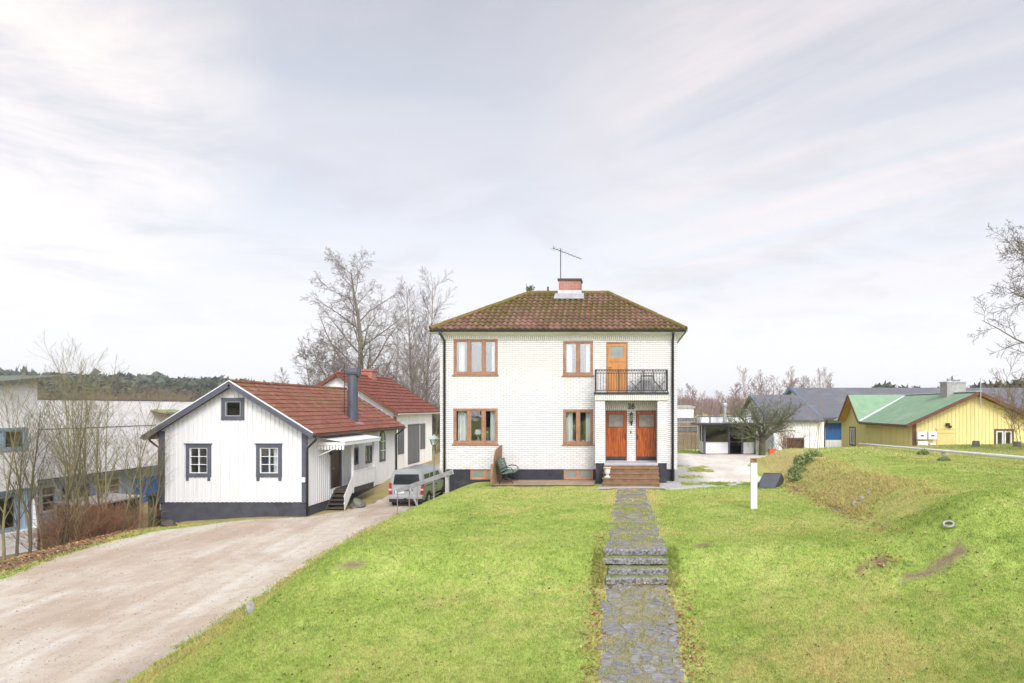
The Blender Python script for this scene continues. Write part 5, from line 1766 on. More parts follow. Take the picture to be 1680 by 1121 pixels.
q = MB(FB); q.prism([(36.6, -.9, 4.62), (38.6, -.9, 4.62), (38.6, 0, 4.78), (36.6, 0, 4.78)], (0, 0, .08)); q.build('awning', pm('green_awning', (.25, .27, .14), (.20, .22, .12), 4, .7), fc)
sh = thing('low_shed', 'low dark lean to with a flat grey board roof in front of the factory windows', 'shed', (-26.3, 31.9, -.9))
q = MB(); q.prism([(-27.2, 30.2, .42), (-25.3, 30.2, .30), (-25.3, 33.6, .30), (-27.2, 33.6, .42)], (0, 0, .07)); q.build('roof', MAT['concrete'], sh)
q = MB(); q.box(-27.1, -25.5, 30.4, 33.4, -1.6, .29); q.build('wall', MAT['oldwood'], sh)
gb = thing('green_bin', 'dark green wooden bin standing at the left corner of the white cottage', 'bin', (-21.8, 29.5, -.3))
q = MB(); q.box(-22.0, -21.6, 29.35, 29.8, -.6, .90); q.build('body', pm('green_boards', (.055, .085, .04), (.04, .06, .03), 4, .8, stretch=(8, 8, .5)), gb)
q = MB(); q.prism([(-22.05, 29.3, .90), (-21.57, 29.3, .90), (-21.57, 29.85, 1.0), (-22.05, 29.85, 1.0)], (0, 0, .04)); q.build('lid', MAT['oldwood'], gb)
# ================================================================== buildings on the right
m_yel = pm('yellow_boards', (.77, .66, .31), (.68, .575, .25), 1.6, .7, stretch=(5, 5, .3), c3=(.58, .48, .20))
m_soff = pm('orange_yellow_soffit', (.62, .36, .04), (.52, .30, .03), 3, .7)
m_ybr = pm('red_brown_trim', (.16, .07, .045), (.12, .05, .035), 4, .6)
m_green = pm('green_roof_felt', (.215, .335, .205), (.175, .28, .17), 1.3, .85, c3=(.30, .33, .25))
m_dgrey = pm('dark_grey_metal_roof', (.125, .125, .136), (.10, .10, .112), 1.2, .55, spec=.4, c3=(.17, .17, .18))
m_blue = pm('blue_panel', (.035, .135, .36), (.03, .11, .30), 2, .5)
m_bluev = pm('blue_verge_paint', (.12, .22, .40), (.09, .17, .32), 3, .5)
m_ydoor = pm('pale_yellow_door', (.70, .58, .24), (.62, .51, .20), 2, .6)
yh = thing('yellow_house', 'yellow board house with green felt roof, brown trim and big chimney on the right', 'house', (22, 48, 1.9))
YX0, YX1, YY0, YY1 = 18.7, 26.9, 42.0, 56.0
YAX, YSL, YAZ = 22.8, .455, 5.92
gy = lambda u: YAZ - .1 - YSL * abs(u - YAX)
YW = (24.04, 25.32, 2.20, 3.56); YD = (20.24, 21.4, 1.5, 3.55)
q = MB(FRONT(0, YY0, 0)); wall(q, YX0, YX1, 1.2, gy, [YW], .1, splits=(YAX,)); battens(q, YX0 + .2, YX1, .25, .06, .025, 1.3, gy, [YW, YD], .03)
q.M = RIGHTW(YX1, 0, 0); wall(q, YY0, YY1, 1.2, gy(YX1))
LY = LEFTW(YX0, 0, 0)
# the left wall carries a cross gable at its far end
zl3 = gy(YX0)
GW = (-53.95, -52.5, 1.8, 3.35)
zt3 = lambda u: zl3 + max(0, 1.95 - .90 * abs(-u - 52.5)) if abs(-u - 52.5) < 2.17 else zl3
q.M = LY; wall(q, -YY1, -YY0, 1.2, zt3, [GW], .1, splits=(-54.67, -52.5, -50.33)); battens(q, -50.3, -YY0 - .2, .25, .06, .02, 1.3, zl3)
q.M = BACKW(0, YY1, 0); wall(q, -YX1, -YX0, 1.2, lambda u: gy(-u), splits=(-YAX,))
q.build('wall', m_yel, yh)
q = MB(FRONT(0, YY0, 0)); q.box(YX0 - .03, YX0 + .22, -.04, .02, 1.2, gy(YX0 + .1) - .02); q.build('corner_board', m_ybr, yh)
window(yh, FRONT(0, YY0, 0), *YW, 2, m_ybr, MAT['glass'], fw=.12, sash=.09, mull=.05, out=.04, depth=.09, sash_mat=MAT['whitepaint'])
window(yh, LY, *GW, 2, m_ybr, MAT['glass'], fw=.1, sash=.09, mull=.05, out=.04, depth=.09, sash_mat=MAT['whitepaint'])
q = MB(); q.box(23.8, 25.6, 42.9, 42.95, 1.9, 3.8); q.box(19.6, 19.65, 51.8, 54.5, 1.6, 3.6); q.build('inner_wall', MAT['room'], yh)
q = MB(FRONT(0, YY0, 0)); a, b, p, t_ = YD
q.box(a, b, -.035, .0, p, t_); q.box(a - .05, b + .05, -.06, -.02, t_, t_ + .06); dd = q.build('door', m_ydoor, yh)
q = MB(FRONT(0, YY0, 0)); q.box(a, b, -.04, -.03, t_ - .28, t_ - .265); q.box(a + .02, a + .03, -.04, -.03, p, t_); q.build('door_seam', m_ybr, dd)
q = MB(FRONT(0, YY0, 0)); q.box(20.85, 21.05, -.2, 0, 3.74, 3.95); q.box(21.05, 21.2, -.16, -.03, 3.65, 3.78); q.build('wall_lamp', MAT['black'], yh)
for (x0, x1, z0, z1, nm) in ((18.88, 19.52, 2.88, 3.40, 'cabinet'), (19.60, 20.16, 2.88, 3.40, 'cabinet'), (18.92, 19.60, 2.1, 2.76, 'cabinet'), (19.72, 20.1, 2.36, 2.64, 'cabinet')):
    q = MB(FRONT(0, YY0, 0)); q.box(x0, x1, -.28, -.03, z0, z1); cb = q.build('meter_' + nm, MAT['whitesheet'], yh, bevel=.03)
    q = MB(FRONT(0, YY0, 0)); q.box((x0 + x1) / 2 - .1, (x0 + x1) / 2 + .1, -.288, -.279, (z0 + z1) / 2 - .05, (z0 + z1) / 2 + .03); q.build('grille', MAT['black'], cb)
# roof
ax0, ax1, ay0, ay1 = 18.1, 27.5, 41.5, 56.4
za, zb_ = YAZ - YSL * (YAX - ax0), YAZ - YSL * (ax1 - YAX)
q = MB()
q.prism([(ax0, ay0, za), (YAX, ay0, YAZ), (YAX, ay1, YAZ), (ax0, ay1, za), (ax0, 54.85, za), (YAX - .05, 52.5, YAZ - .02), (ax0, 50.15, za)], (0, 0, .07)); q.prism([(YAX, ay0, YAZ), (ax1, ay0, zb_), (ax1, ay1, zb_), (YAX, ay1, YAZ)], (0, 0, .07))
# cross gable roof
cz, cx0 = 5.93, 18.05
q.prism([(cx0, 52.5, cz), (cx0, 50.15, 3.82), (18.2, 50.15, 3.82), (22.9, 52.5, cz)], (0, 0, .07)); q.prism([(cx0, 54.85, 3.82), (cx0, 52.5, cz), (22.9, 52.5, cz), (18.2, 54.85, 3.82)], (0, 0, .07))
yr = q.build('roof', m_green, yh)
for e_, z_ in ((ax0, za), (ax1, zb_)):
    q = MB(); q.bar((YAX, ay0 - .02, YAZ + .0), (e_, ay0 - .02, z_ + .0), .05, .22); q.build('bargeboard', m_ybr, yr)
for yy in (50.15, 54.85):
    q = MB(); q.bar((cx0 - .02, 52.5, cz + .02), (cx0 - .02, yy, 3.84), .05, .2); q.build('bargeboard', m_ybr, yr)
q = MB(); q.bar((YAX, ay0, YAZ + .10), (YAX, ay1, YAZ + .10), .3, .05); q.bar((18.15, 50.15, 3.92), (22.85, 52.4, 6.0), .26, .05); q.build('ridge_flashing', MAT['whitesheet'], yr)
for quad in (((cx0 + .02, 52.5, cz - .03), (cx0 + .02, 50.2, 3.80), (18.69, 50.2, 3.80), (18.69, 52.5, cz - .03)), ((cx0 + .02, 54.8, 3.80), (cx0 + .02, 52.5, cz - .03), (18.69, 52.5, cz - .03), (18.69, 54.8, 3.80)),
             ((YAX, ay0 + .02, YAZ - .03), (ax0, ay0 + .02, za - .03), (ax0, 42, za - .03), (YAX, 42, YAZ - .03)), ((YAX, ay0 + .02, YAZ - .03), (YAX, 42, YAZ - .03), (ax1, 42, zb_ - .03), (ax1, ay0 + .02, zb_ - .03))):
    q = MB(); q.quad(*quad); q.build('soffit', m_soff, yr)
q = MB(); q.box(ax0 - .02, ax0 + .02, ay0, 50.15, za - .12, za + .06); q.build('fascia', m_ybr, yr)
q = MB(); q.box(22.15, 23.45, 44.4, 45.4, 5.4, 6.72); cch = q.build('chimney', MAT['concrete'], yr)
q = MB(); q.box(22.1, 23.5, 44.35, 45.45, 6.70, 6.78); q.build('chimney_cap', MAT['galv'], cch)
q = MB(); q.tube([(22.75, 44.9, 7.0), (23.25, 44.9, 7.0)], .2, 10); q.lathe([(.12, 0), (.12, .2)], (23.0, 44.9, 6.77), 10); q.lathe([(.1, 0), (.13, .22)], (22.5, 44.9, 6.77), 8); q.build('cowl', MAT['galv'], cch)
q = MB(); q.tube([(22.82, 41.4, 4.9), (22.82, 41.4, 6.9)], .03, 5); q.build('flag_bracket_pole', MAT['galv'], yr)

# ---- white barn with grey roof
bw = thing('white_barn', 'white board barn with dark grey roof behind the apple tree', 'barn', (12, 49, 1.8))
BX0, BX1, BY0, BY1 = 10.35, 14.1, 46.0, 59.0
SLB = 1.82 / 6.5
gb_ = lambda u: 5.9 - .08 - SLB * abs(u - 52.5)
BD = (11.55, 12.65, 1.3, 2.68)
q = MB(FRONT(0, BY0, 0)); wall(q, BX0, BX1, 1.2, gb_(46.0), [BD], .15); battens(q, BX0 + .1, BX1, .24, .04, .02, 1.5, gb_(46), [BD], .03)
q.M = LEFTW(BX0, 0, 0); wall(q, -BY1, -BY0, 1.2, lambda u: gb_(-u), splits=(-52.5,)); battens(q, -BY1, -BY0, .3, .05, .02, 1.5, lambda u: gb_(-u))
q.build('wall', MAT['siding_old'], bw)
q = MB(FRONT(0, BY0, 0)); q.box(BX0 - .02, BX0 + .12, -.03, .02, 1.3, 4.0); q.build('corner_board', m_bluev, bw)
q = MB(FRONT(0, BY0, 0)); a, b, p, t_ = BD
q.box(a - .12, a, -.03, .05, p, t_ + .12); q.box(b, b + .02, -.03, .05, p, t_ + .12); q.box(a, b, -.03, .05, t_, t_ + .12); hh = q.build('hatch_frame', MAT['greytrim'], bw)
q = MB(FRONT(0, BY0, 0)); q.box(a, b, .10, .14, p, t_); q.build('hatch', MAT['browndoor'], hh)
q = MB(); q.prism([(10.05, 45.7, 5.9 - SLB * 6.8), (14.0, 45.7, 5.9 - SLB * 6.8), (14.0, 52.5, 5.9), (10.05, 52.5, 5.9)], (0, 0, .1)); q.prism([(10.05, 52.5, 5.9), (14.0, 52.5, 5.9), (14.0, 59.3, 5.9 - SLB * 6.8), (10.05, 59.3, 5.9 - SLB * 6.8)], (0, 0, .1))
br = q.build('roof', m_dgrey, bw)
q = MB(); q.bar((10.02, 52.5, 5.95), (10.02, 45.7, 5.95 - SLB * 6.8), .06, .2); q.build('bargeboard', m_bluev, br)
q = MB(); q.box(10.1, 14.0, 45.66, 45.71, 3.94, 4.05); q.build('fascia', MAT['greytrim'], br)
# ---- long hall behind
hl = thing('long_hall', 'long white hall with dark grey roof and bright blue wall panel', 'hall', (32, 70, .9))
K = 1.32
KX0, KX1, KY0, KY1 = 14.12 * K, 36.0 * K, 46.25 * K, 62.4 * K
kz = lambda z: CAM_Z + (z - CAM_Z) * K
KR, KE = kz(6.55), kz(4.18)
SLK = (KR - KE) / (8.8 * K); KYR = 54.3 * K
gk = lambda u: KR - .1 - SLK * abs(u - KYR)
q = MB(FRONT(0, KY0, 0)); wall(q, KX0, KX1, .3, gk(KY0)); battens(q, KX0, KX1, .5, .03, .015, .4, gk(KY0))
q.M = LEFTW(KX0, 0, 0); wall(q, -KY1, -KY0, .3, lambda u: gk(-u), splits=(-KYR,)); q.M = RIGHTW(KX1, 0, 0); wall(q, KY0, KY1, .3, lambda u: gk(u), splits=(KYR,))
q.build('wall', MAT['siding_old'], hl)
q = MB(FRONT(0, KY0, 0))
p0, p1 = X_(1354.5, KY0), X_(1386, KY0) + .6
for k in range(9): q.box(p0 + .02 + k * (p1 - p0) / 9, p0 - .02 + (k + 1) * (p1 - p0) / 9, -.06, -.02, Z_(721, KY0), Z_(694.5, KY0))
q.box(p0, p1, -.03, -.016, Z_(721.4, KY0), Z_(694.2, KY0)); q.build('blue_panel', m_blue, hl)
xa_, xb_, ya_, yb_ = 13.75 * K, 36.4 * K, 45.5 * K, 63.1 * K
q = MB(); q.prism([(xa_, ya_, KE), (xb_, ya_, KE), (xb_, KYR, KR), (xa_, KYR, KR)], (0, 0, .12)); q.prism([(xa_, KYR, KR), (xb_, KYR, KR), (xb_, yb_, KE), (xa_, yb_, KE)], (0, 0, .12))
kr = q.build('roof', m_dgrey, hl)
for yy in (ya_, yb_):
    q = MB(); q.bar((xa_ - .04, KYR, KR + .08), (xa_ - .04, yy, KE + .08), .08, .32); q.build('bargeboard', m_bluev, kr)
q = MB(); q.box(xa_ + .06, xb_, ya_ - .06, ya_ - .01, KE - .14, KE + .02); q.build('fascia', MAT['greytrim'], kr)
downpipe(hl, [(18.75, ya_ + .1, KE - .1), (18.7, ya_ + .2, KE - .35), (18.72, KY0 - .1, KE - .8), (18.72, KY0 - .1, .6)], .08)

# ---- gazebo
gz = thing('garden_pavilion', 'flat roofed white and black garden pavilion with open doorway beside the apple tree', 'pavilion', (6.6, 42.2, 1.95))
GX0, GX1, GY0, GY1 = 4.85, 8.2, 41.0, 44.0
gzb, gzt = 1.95, 3.98
cols = [(GX0, GX0 + .14), (6.42, 6.54), (7.28, 7.40), (GX1 - .14, GX1)]
pl_ = MB(FRONT(0, GY0, 0))
pl_.box(GX0 + .14, 6.42, 0, .06, 2.02, 2.74); pl_.build('wall_panel', MAT['whitepaint'], gz)
pl_ = MB(FRONT(0, GY0, 0)); pl_.box(7.40, GX1 - .14, 0, .06, 2.02, 2.74); pl_.build('wall_panel', MAT['whitepaint'], gz)
for (a, b) in cols:
    q = MB(FRONT(0, GY0, 0)); q.box(a, b, -.03, .11, gzb, 3.80); q.build('post', MAT['greytrim'], gz)
q = MB(FRONT(0, GY0, 0)); q.box(GX0, GX1, -.035, .1, 3.72, 3.84); q.box(GX0 + .14, 6.42, -.03, .1, 2.742, 2.80); q.box(7.4, GX1 - .14, -.03, .1, 2.742, 2.80); q.build('rail', MAT['greytrim'], gz)
for a, b in ((GX0 + .14, 6.42), (7.4, GX1 - .14)):
    q = MB(FRONT(0, GY0, 0)); q.box(a, b, .03, .04, 2.8, 3.72); q.build('glass', MAT['glass_dark'], gz)
q = MB(LEFTW(GX0, 0, 0)); q.box(-GY1, -GY0, 0, .06, 2.0, 2.74); q.box(-GY1, -GY1 + .5, 0, .06, 2.74, 3.8); q.box(-42.4, -42.2, 0, .06, 2.74, 3.8); q.build('side_wall', MAT['whitepaint'], gz)
q = MB(BACKW(0, GY1, 0)); q.box(-GX1, -GX0, 0, .06, 1.95, 3.8); q.build('back_wall', MAT['oldwood'], gz)
q = MB(RIGHTW(GX1, 0, 0)); q.box(GY0 + .1, GY1, 0, .06, 1.95, 3.8); q.build('side_wall', MAT['whitepaint'], gz)
q = MB(); q.box(GX0, GX1, GY0, GY1, 1.90, 1.97); q.build('floor', MAT['oldwood'], gz)
q = MB(); q.prism([(4.35, 40.5, 3.85), (8.6, 40.5, 3.85), (8.6, 44.4, 3.80), (4.35, 44.4, 3.80)], (0, 0, .12)); q.build('roof', MAT['black'], gz)
tt = thing('pavilion_table', 'pale wooden table with benches inside the open garden pavilion', 'table', (6.9, 42.4, 1.97))
q = MB(); q.box(6.2, 7.7, 42.0, 42.7, 2.68, 2.73); q.build('tabletop', MAT['deckwood'], tt)
for (x, y) in ((6.3, 42.05), (7.6, 42.05), (6.3, 42.65), (7.6, 42.65)):
    q = MB(); q.bar((x, y, 1.97), (x, y, 2.68), .07, .07, (0, 1, 0)); q.build('leg', MAT['deckwood'], tt)
pt = thing('pavilion_bench', 'wooden bench against the back wall of the garden pavilion', 'bench', (6.6, 43.6, 1.97))
q = MB(); q.box(5.2, 8.0, 43.4, 43.8, 2.40, 2.45); q.build('seat', MAT['deckwood'], pt)
for x in (5.4, 6.6, 7.8):
    q = MB(); q.box(x - .03, x + .03, 43.42, 43.78, 1.97, 2.40); q.build('leg', MAT['deckwood'], pt)
# ---- white container and flue behind the pavilion
ct = thing('white_container', 'long white storage container showing above the pavilion roof', 'container', (8, 48.5, 1.9))
q = MB(); q.box(5.35, 9.4, 47.0, 49.4, 1.9, 4.28)
for k in range(13): q.box(5.4 + k * .31, 5.55 + k * .31, 46.97, 47.0, 2.0, 4.2)
q.build('body', MAT['whitesheet'], ct)
q = MB(); q.box(6.0, 6.08, 46.95, 46.99, 1.9, 4.28); q.box(5.33, 9.42, 46.96, 49.42, 4.281, 4.31); q.build('dark_strip', MAT['greytrim'], ct)
q = MB(); cx, cy = X_(1189, 46), 46.0
mf = thing('metal_flue', 'shiny metal flue pipe with cap rising behind the pavilion', 'flue', (cx, cy, 1.9))
q.tube([(cx, cy, 1.9), (cx, cy, 5.0)], .13, 10); q.build('pipe', MAT['galv'], mf)
q = MB(); q.lathe([(.13, 5.0), (.2, 5.04), (.2, 5.2), (.12, 5.3)], (cx, cy, 0), 10); q.build('cap', MAT['galv'], mf)
# ---- brown fence and stacked timber at the far left of the yard
fn = thing('plank_fence', 'weathered brown plank fence behind thin saplings right of the brick house', 'fence', (3.2, 47, 1.9))
q = MB()
rg = random.Random(8)
for k in range(30):
    x = 1.0 + k * .155; q.box(x, x + .14, 47.0, 47.03, 1.9, 3.02 + rg.uniform(-.03, .03))
q.build('boards', MAT['deckwood'], fn)
for x in (1.2, 3.2, 5.2):
    q = MB(); q.box(x, x + .1, 47.04, 47.14, 1.9, 3.0); q.build('post', MAT['oldwood'], fn)
tp = thing('timber_stack', 'grey stack of old timber above the plank fence', 'timber stack', (3.2, 52, 1.9))
for k in range(6):
    q = MB(); q.box(.6 + rg.uniform(-.2, .2), 6.0 + rg.uniform(-.3, .3), 51.5 + rg.uniform(-.1, .1), 53.0, 1.9 + k * .38, 2.22 + k * .38); q.build('beam_layer', MAT['greyboard'] if k % 2 else MAT['deckwood'], tp)
fb = thing('far_white_building', 'small pale building far off between the brick house and the pavilion', 'building', (6, 72, 1.5))
q = MB(); q.box(5.2, 7.4, 72, 78, 1.2, 4.9); q.build('wall', m_panel, fb)
q = MB(); q.prism([(5.0, 71.8, 4.9), (7.6, 71.8, 4.9), (7.6, 78, 5.1), (5.0, 78, 5.1)], (0, 0, .12)); q.build('roof', MAT['concrete'], fb)
# ================================================================== the van
m_silver, t, b = newmat('silver_car_paint')
b.inputs['Base Color'].default_value = (.56, .575, .59, 1); b.inputs['Metallic'].default_value = .45; b.inputs['Roughness'].default_value = .30
b.inputs['Coat Weight'].default_value = .5; b.inputs['Coat Roughness'].default_value = .08
t.put(b.inputs['Base Color'], t.mix(t.ramp(t.noise(t.mapping(t.coord(), scale=(1, 1, 3)), 1.4, 6, .6), [(.4, 0.0), (.7, .5)]), (.41, .42, .43), (.31, .315, .315)))
m_carglass = pm('dark_car_glass', (.018, .022, .024), (.035, .04, .042), 2, .06, spec=.45)
m_rub = pm('black_rubber', (.02, .02, .02), (.035, .035, .035), 8, .8)
m_redl = pm('red_lamp_lens', (.42, .012, .016), (.34, .01, .012), 8, .12, spec=.7)
m_whl = pm('clear_lamp_lens', (.6, .55, .52), (.5, .42, .4), 8, .12, spec=.7)
vx, vy, vz = -11.05, 31.9, 0.0
van = thing('parked_van', 'small silver delivery van parked nose in beside the brick house', 'van', (vx, vy, vz))
VM = Matrix.Translation((vx, vy, vz)) @ Matrix.Rotation(R(-.8), 4, 'Z') @ Matrix.Diagonal((1, 1, 1.05, 1))
prof = [(.80, .27), (.86, .36), (.885, .62), (.885, .95), (.865, 1.06), (.765, 1.60), (.70, 1.72), (.44, 1.80), (0, 1.82)]
hood = [(.80, .27), (.86, .36), (.885, .62), (.875, .86), (.85, .97), (.77, 1.02), (.66, 1.05), (.40, 1.09), (0, 1.10)]
nose = [(.74, .27), (.80, .36), (.82, .50), (.81, .66), (.78, .74), (.70, .79), (.60, .82), (.36, .85), (0, .86)]
def sec(pf, y, sc=1.0, rake=0.0, dz=0.0):
    r_ = [(x * sc, y + rake * (z - .27), z + dz) for x, z in pf]
    l_ = [(-x, yy, z) for x, yy, z in reversed(r_[:-1])]
    return r_ + l_
secs = [sec(prof, 0.0, .955, .085), sec(prof, .05, .99, .085), sec(prof, .16, 1.0, .06), sec(prof, 1.3, 1.0), sec(prof, 2.55, 1.0, -.02),
        sec(prof, 2.75, .99), sec([(x, min(z, 1.10 + .62 * (z - 1.06) / .76) if z > 1.06 else z) for x, z in hood], 3.62), sec(hood, 3.66), sec(hood, 3.95, .985, -.05, -.04), sec(nose, 4.2)]
secs[5] = [(x, 2.75 + max(0, 1.82 - z) * .35 * (z > 1.0), z) for x, _, z in secs[5]]
P = [p for s in secs for p in s]; n = len(secs[0]); F = []
for i in range(len(secs) - 1):
    for k in range(n):
        j = (k + 1) % n
        F.append((i * n + k, i * n + j, (i + 1) * n + j, (i + 1) * n + k))
F.append(tuple(reversed(range(n)))); F.append(tuple(range((len(secs) - 1) * n, len(secs) * n)))
q = MB(VM); q.add(P, [tuple(reversed(f)) for f in F]); body = q.build('body', m_silver, van, smooth=True)
md_ = body.modifiers.new('edge', 'EDGE_SPLIT'); md_.split_angle = R(38)
def side(u0, u1, z0, z1, sgn, o=.004, sk0=0, sk1=0):
    f = lambda z: (.865 + (.765 - .865) * (z - 1.06) / .54) + o
    return [(sgn * f(z0), u0, z0), (sgn * f(z0), u1, z0), (sgn * f(z1), u1 - sk1, z1), (sgn * f(z1), u0 + sk0, z1)]
for sgn in (1, -1):
    for (u0, u1, s0, s1) in ((.30, 1.08, .05, 0), (1.22, 2.02, 0, 0), (2.14, 2.92, 0, .30)):
        q = MB(VM); q.prism(side(u0, u1, 1.10, 1.53, sgn, .003, s0, s1) if sgn > 0 else side(u0, u1, 1.10, 1.53, sgn, .003, s0, s1)[::-1], (.006 * sgn, 0, 0)); q.build('side_window', m_carglass, body)
    q = MB(VM); q.box(sgn * .887, sgn * .895, .40, 1.75, .965, .995); q.build('sliding_rail', m_rub, body)
    q = MB(VM); q.box(sgn * .886, sgn * .893, .95, 2.95, .40, .50); q.build('rubbing_strip', m_rub, body)
    for yy in (1.15, 2.08, 2.98):
        q = MB(VM); q.box(sgn * .8845, sgn * .8885, yy, yy + .012, .34, 1.0); q.build('door_seam', m_rub, body)
    q = MB(VM); q.box(sgn * .886, sgn * .915, 1.85, 2.02, .90, .935); q.build('door_handle', m_rub, body)
    q = MB(VM); q.box(sgn * .87, sgn * 1.06, 2.78, 2.92, 1.02, 1.20); q.build('mirror', m_rub, body, bevel=.03)
    for yy in (.78, 3.38):
        w_ = MB(VM); w_.tube([(sgn * .70, yy, .31), (sgn * .72, yy, .31), (sgn * .86, yy, .31), (sgn * .885, yy, .31)], [.28, .31, .31, .285], 24); wo_ = w_.build('wheel', m_rub, van, smooth=False)
        w_ = MB(VM); w_.tube([(sgn * .80, yy, .31), (sgn * .893, yy, .31)], [.20, .19], 20); w_.tube([(sgn * .893, yy, .31), (sgn * .90, yy, .31)], [.05, .05], 10); w_.build('rim', MAT['galv'], wo_)
        w_ = MB(VM); w_.tube([(sgn * .70, yy, .33), (sgn * .8875, yy, .33)], .385, 24); w_.build('wheel_arch', m_rub, body)
    q = MB(VM)
    q.prism([(sgn * .70, -.012, .62), (sgn * .865, -.012, .60), (sgn * .87, .03, 1.14), (sgn * .75, .055, 1.16)][::1 if sgn > 0 else -1], (0, .10, 0)); tlm = q.build('tail_light', m_redl, body)
    q = MB(VM); q.box(sgn * .72, sgn * .868, -.018, .02, .80, .88); q.build('reversing_lamp', m_whl, tlm)
q = MB(VM); q.prism([(-.66, .055, 1.08), (.66, .055, 1.08), (.60, .098, 1.56), (-.60, .098, 1.56)], (0, .02, 0))
q.v = [(x, y - .02, z) for x, y, z in q.v]; q.build('rear_window', m_carglass, body)
q = MB(VM); q.bar((-.1, .035, 1.12), (.42, .055, 1.26), .012, .03); q.build('wiper', m_rub, body)
q = MB(VM); q.box(-.60, -.10, -.006, .03, .66, .78); npl = q.build('number_plate', MAT['whitepaint'], body)
q = MB(VM); q.box(-.60, -.55, -.010, -.005, .66, .78); q.build('plate_band', m_blue, npl)
q = MB(VM); q.box(-.30, .32, -.012, .04, .80, .835); q.build('tailgate_handle', m_rub, body)
q = MB(VM); q.box(-.83, .83, -.075, .12, .40, .56); q.build('bumper', m_silver, van, bevel=.03)
q = MB(VM); q.box(-.84, .84, -.06, .12, .25, .40); q.build('lower_bumper', m_rub, van, bevel=.03)
q = MB(VM); q.tube([(.0, -.16, .42), (.0, .1, .40)], .03, 8); q.lathe([(.02, -.02), (.035, 0), (.02, .03)], (0, -.16, .44), 8); q.build('tow_bar', m_rub, van)
q = MB(VM); q.prism([(-.66, 2.86, 1.70), (.66, 2.86, 1.70), (.72, 3.56, 1.13), (-.72, 3.56, 1.13)], (0, .01, .02)); q.build('windscreen', m_carglass, body)

# ================================================================== lamp post, hand rail, stakes
lx, ly = -8.78, 29.0
lz = float(hgt(lx, ly))
lp = thing('lamp_post', 'slim garden lamp post with pale green lantern roof near the parked van', 'lamp post', (lx, ly, lz))
q = MB(); q.tube([(lx, ly, lz - .3), (lx, ly, lz + 1.0)], .05, 10); q.tube([(lx, ly, lz + 1.0), (lx, ly, 3.28)], .028, 8)
q.lathe([(.05, 1.0), (.06, 1.02), (.03, 1.08)], (lx, ly, lz), 10); q.build('post', MAT['concrete'], lp)
m_verd = pm('verdigris_copper', (.58, .70, .64), (.44, .58, .51), 6, .6)
m_lglass = pm('milky_lantern_glass', (.62, .64, .58), (.50, .53, .47), 5, .2, spec=.5)
q = MB(); q.lathe([(.10, 3.28), (.12, 3.30), (.19, 3.55), (.17, 3.55)], (lx, ly, 0), 6); lan = q.build('lantern', m_lglass, lp)
q = MB()
for k in range(6):
    a = k * math.pi / 3; q.tube([(lx + .12 * math.cos(a), ly + .12 * math.sin(a), 3.29), (lx + .195 * math.cos(a), ly + .195 * math.sin(a), 3.56)], .010, 4)
q.build('lantern_frame', MAT['blackiron'], lan)
q = MB(); q.lathe([(.25, 3.54), (.255, 3.57), (.15, 3.65), (.07, 3.69), (.04, 3.74), (.0, 3.77)], (lx, ly, 0), 6); q.build('lantern_roof', m_verd, lan)
m_greyw = wood_mat('grey_silvered_wood', (.40, .41, .42), (.30, .30, .31), (2, 2, 9), .8, .2)
m_pinkw = wood_mat('pinkish_old_stake', (.42, .27, .22), (.30, .19, .15), (9, 9, 1), .8, .2)
A, B = Vector((-10.36, 28.7, 1.23)), Vector((-6.94, 25.4, 2.43))
hr = thing('hand_rail', 'grey plank hand rail on thin stakes running down the grass bank behind the van', 'hand rail', (A.x, A.y, 0))
q = MB(); q.bar(A, B, .04, .19); q.build('plank', m_greyw, hr, bevel=.004)
for i, tt_ in enumerate((.02, .25, .40)):
    p = A.lerp(B, tt_); g = float(hgt(p.x, p.y))
    q = MB(); q.tube([(p.x, p.y - .04, g - .2), (p.x, p.y - .04, p.z + .03)], .022, 6); q.build('stake', m_pinkw, hr)
p = A.lerp(B, .90); g = float(hgt(p.x, p.y))
q = MB(); q.box(p.x - .07, p.x + .07, p.y + .02, p.y + .14, g - .3, p.z + .0); q.build('post', MAT['concrete'], hr)
p, r_ = A.lerp(B, .26), A.lerp(B, .42)
q = MB(); q.bar(p + Vector((0, -.06, -.1)), (r_.x, r_.y - .06, float(hgt(r_.x, r_.y)) + .12), .03, .1); q.build('brace', m_greyw, hr)
x, y = -9.35, 28.2; z = float(hgt(x, y))
sb = thing('stone_slab', 'flat pale stone slab lying on the bank below the hand rail', 'stone slab', (x, y, z))
q = MB(); q.prism([(x - .55, y - .25, z - .02), (x + .5, y - .3, z + .10), (x + .6, y + .2, z + .12), (x - .4, y + .3, z - .0)], (0, 0, .09)); q.build('slab', MAT['stone'], sb, bevel=.02)

# ================================================================== things on the lawn and bank
x, y = 3.77, 19.15; z = float(hgt(x, y))
wp = thing('white_post', 'white painted wooden post with a brown weathered top standing alone on the lawn', 'post', (x, y, z))
q = MB(); q.box(x - .095, x - .012, y - .045, y + .045, z - .3, z + 1.38); q.box(x + .012, x + .095, y - .045, y + .045, z - .3, z + 1.38); q.box(x - .012, x + .012, y - .03, y + .04, z - .3, z + 1.38); q.build('shaft', MAT['whitepaint'], wp, bevel=.006)
q = MB(); q.box(x - .09, x - .05, y - .046, y + .046, z + 1.38, z + 1.50); q.box(x + .05, x + .09, y - .046, y + .046, z + 1.38, z + 1.50); q.box(x - .05, x + .05, y - .03, y + .03, z + 1.38, z + 1.43); q.tube([(x - .05, y, z + 1.46), (x + .05, y, z + 1.46)], .02, 8); q.box(x - .1, x + .1, y - .05, y + .05, z + 1.485, z + 1.51)
q.build('pivot_bracket', wood_mat('brown_rotten_wood', (.33, .20, .09), (.22, .12, .06), (6, 6, 6), .8, .2), wp)
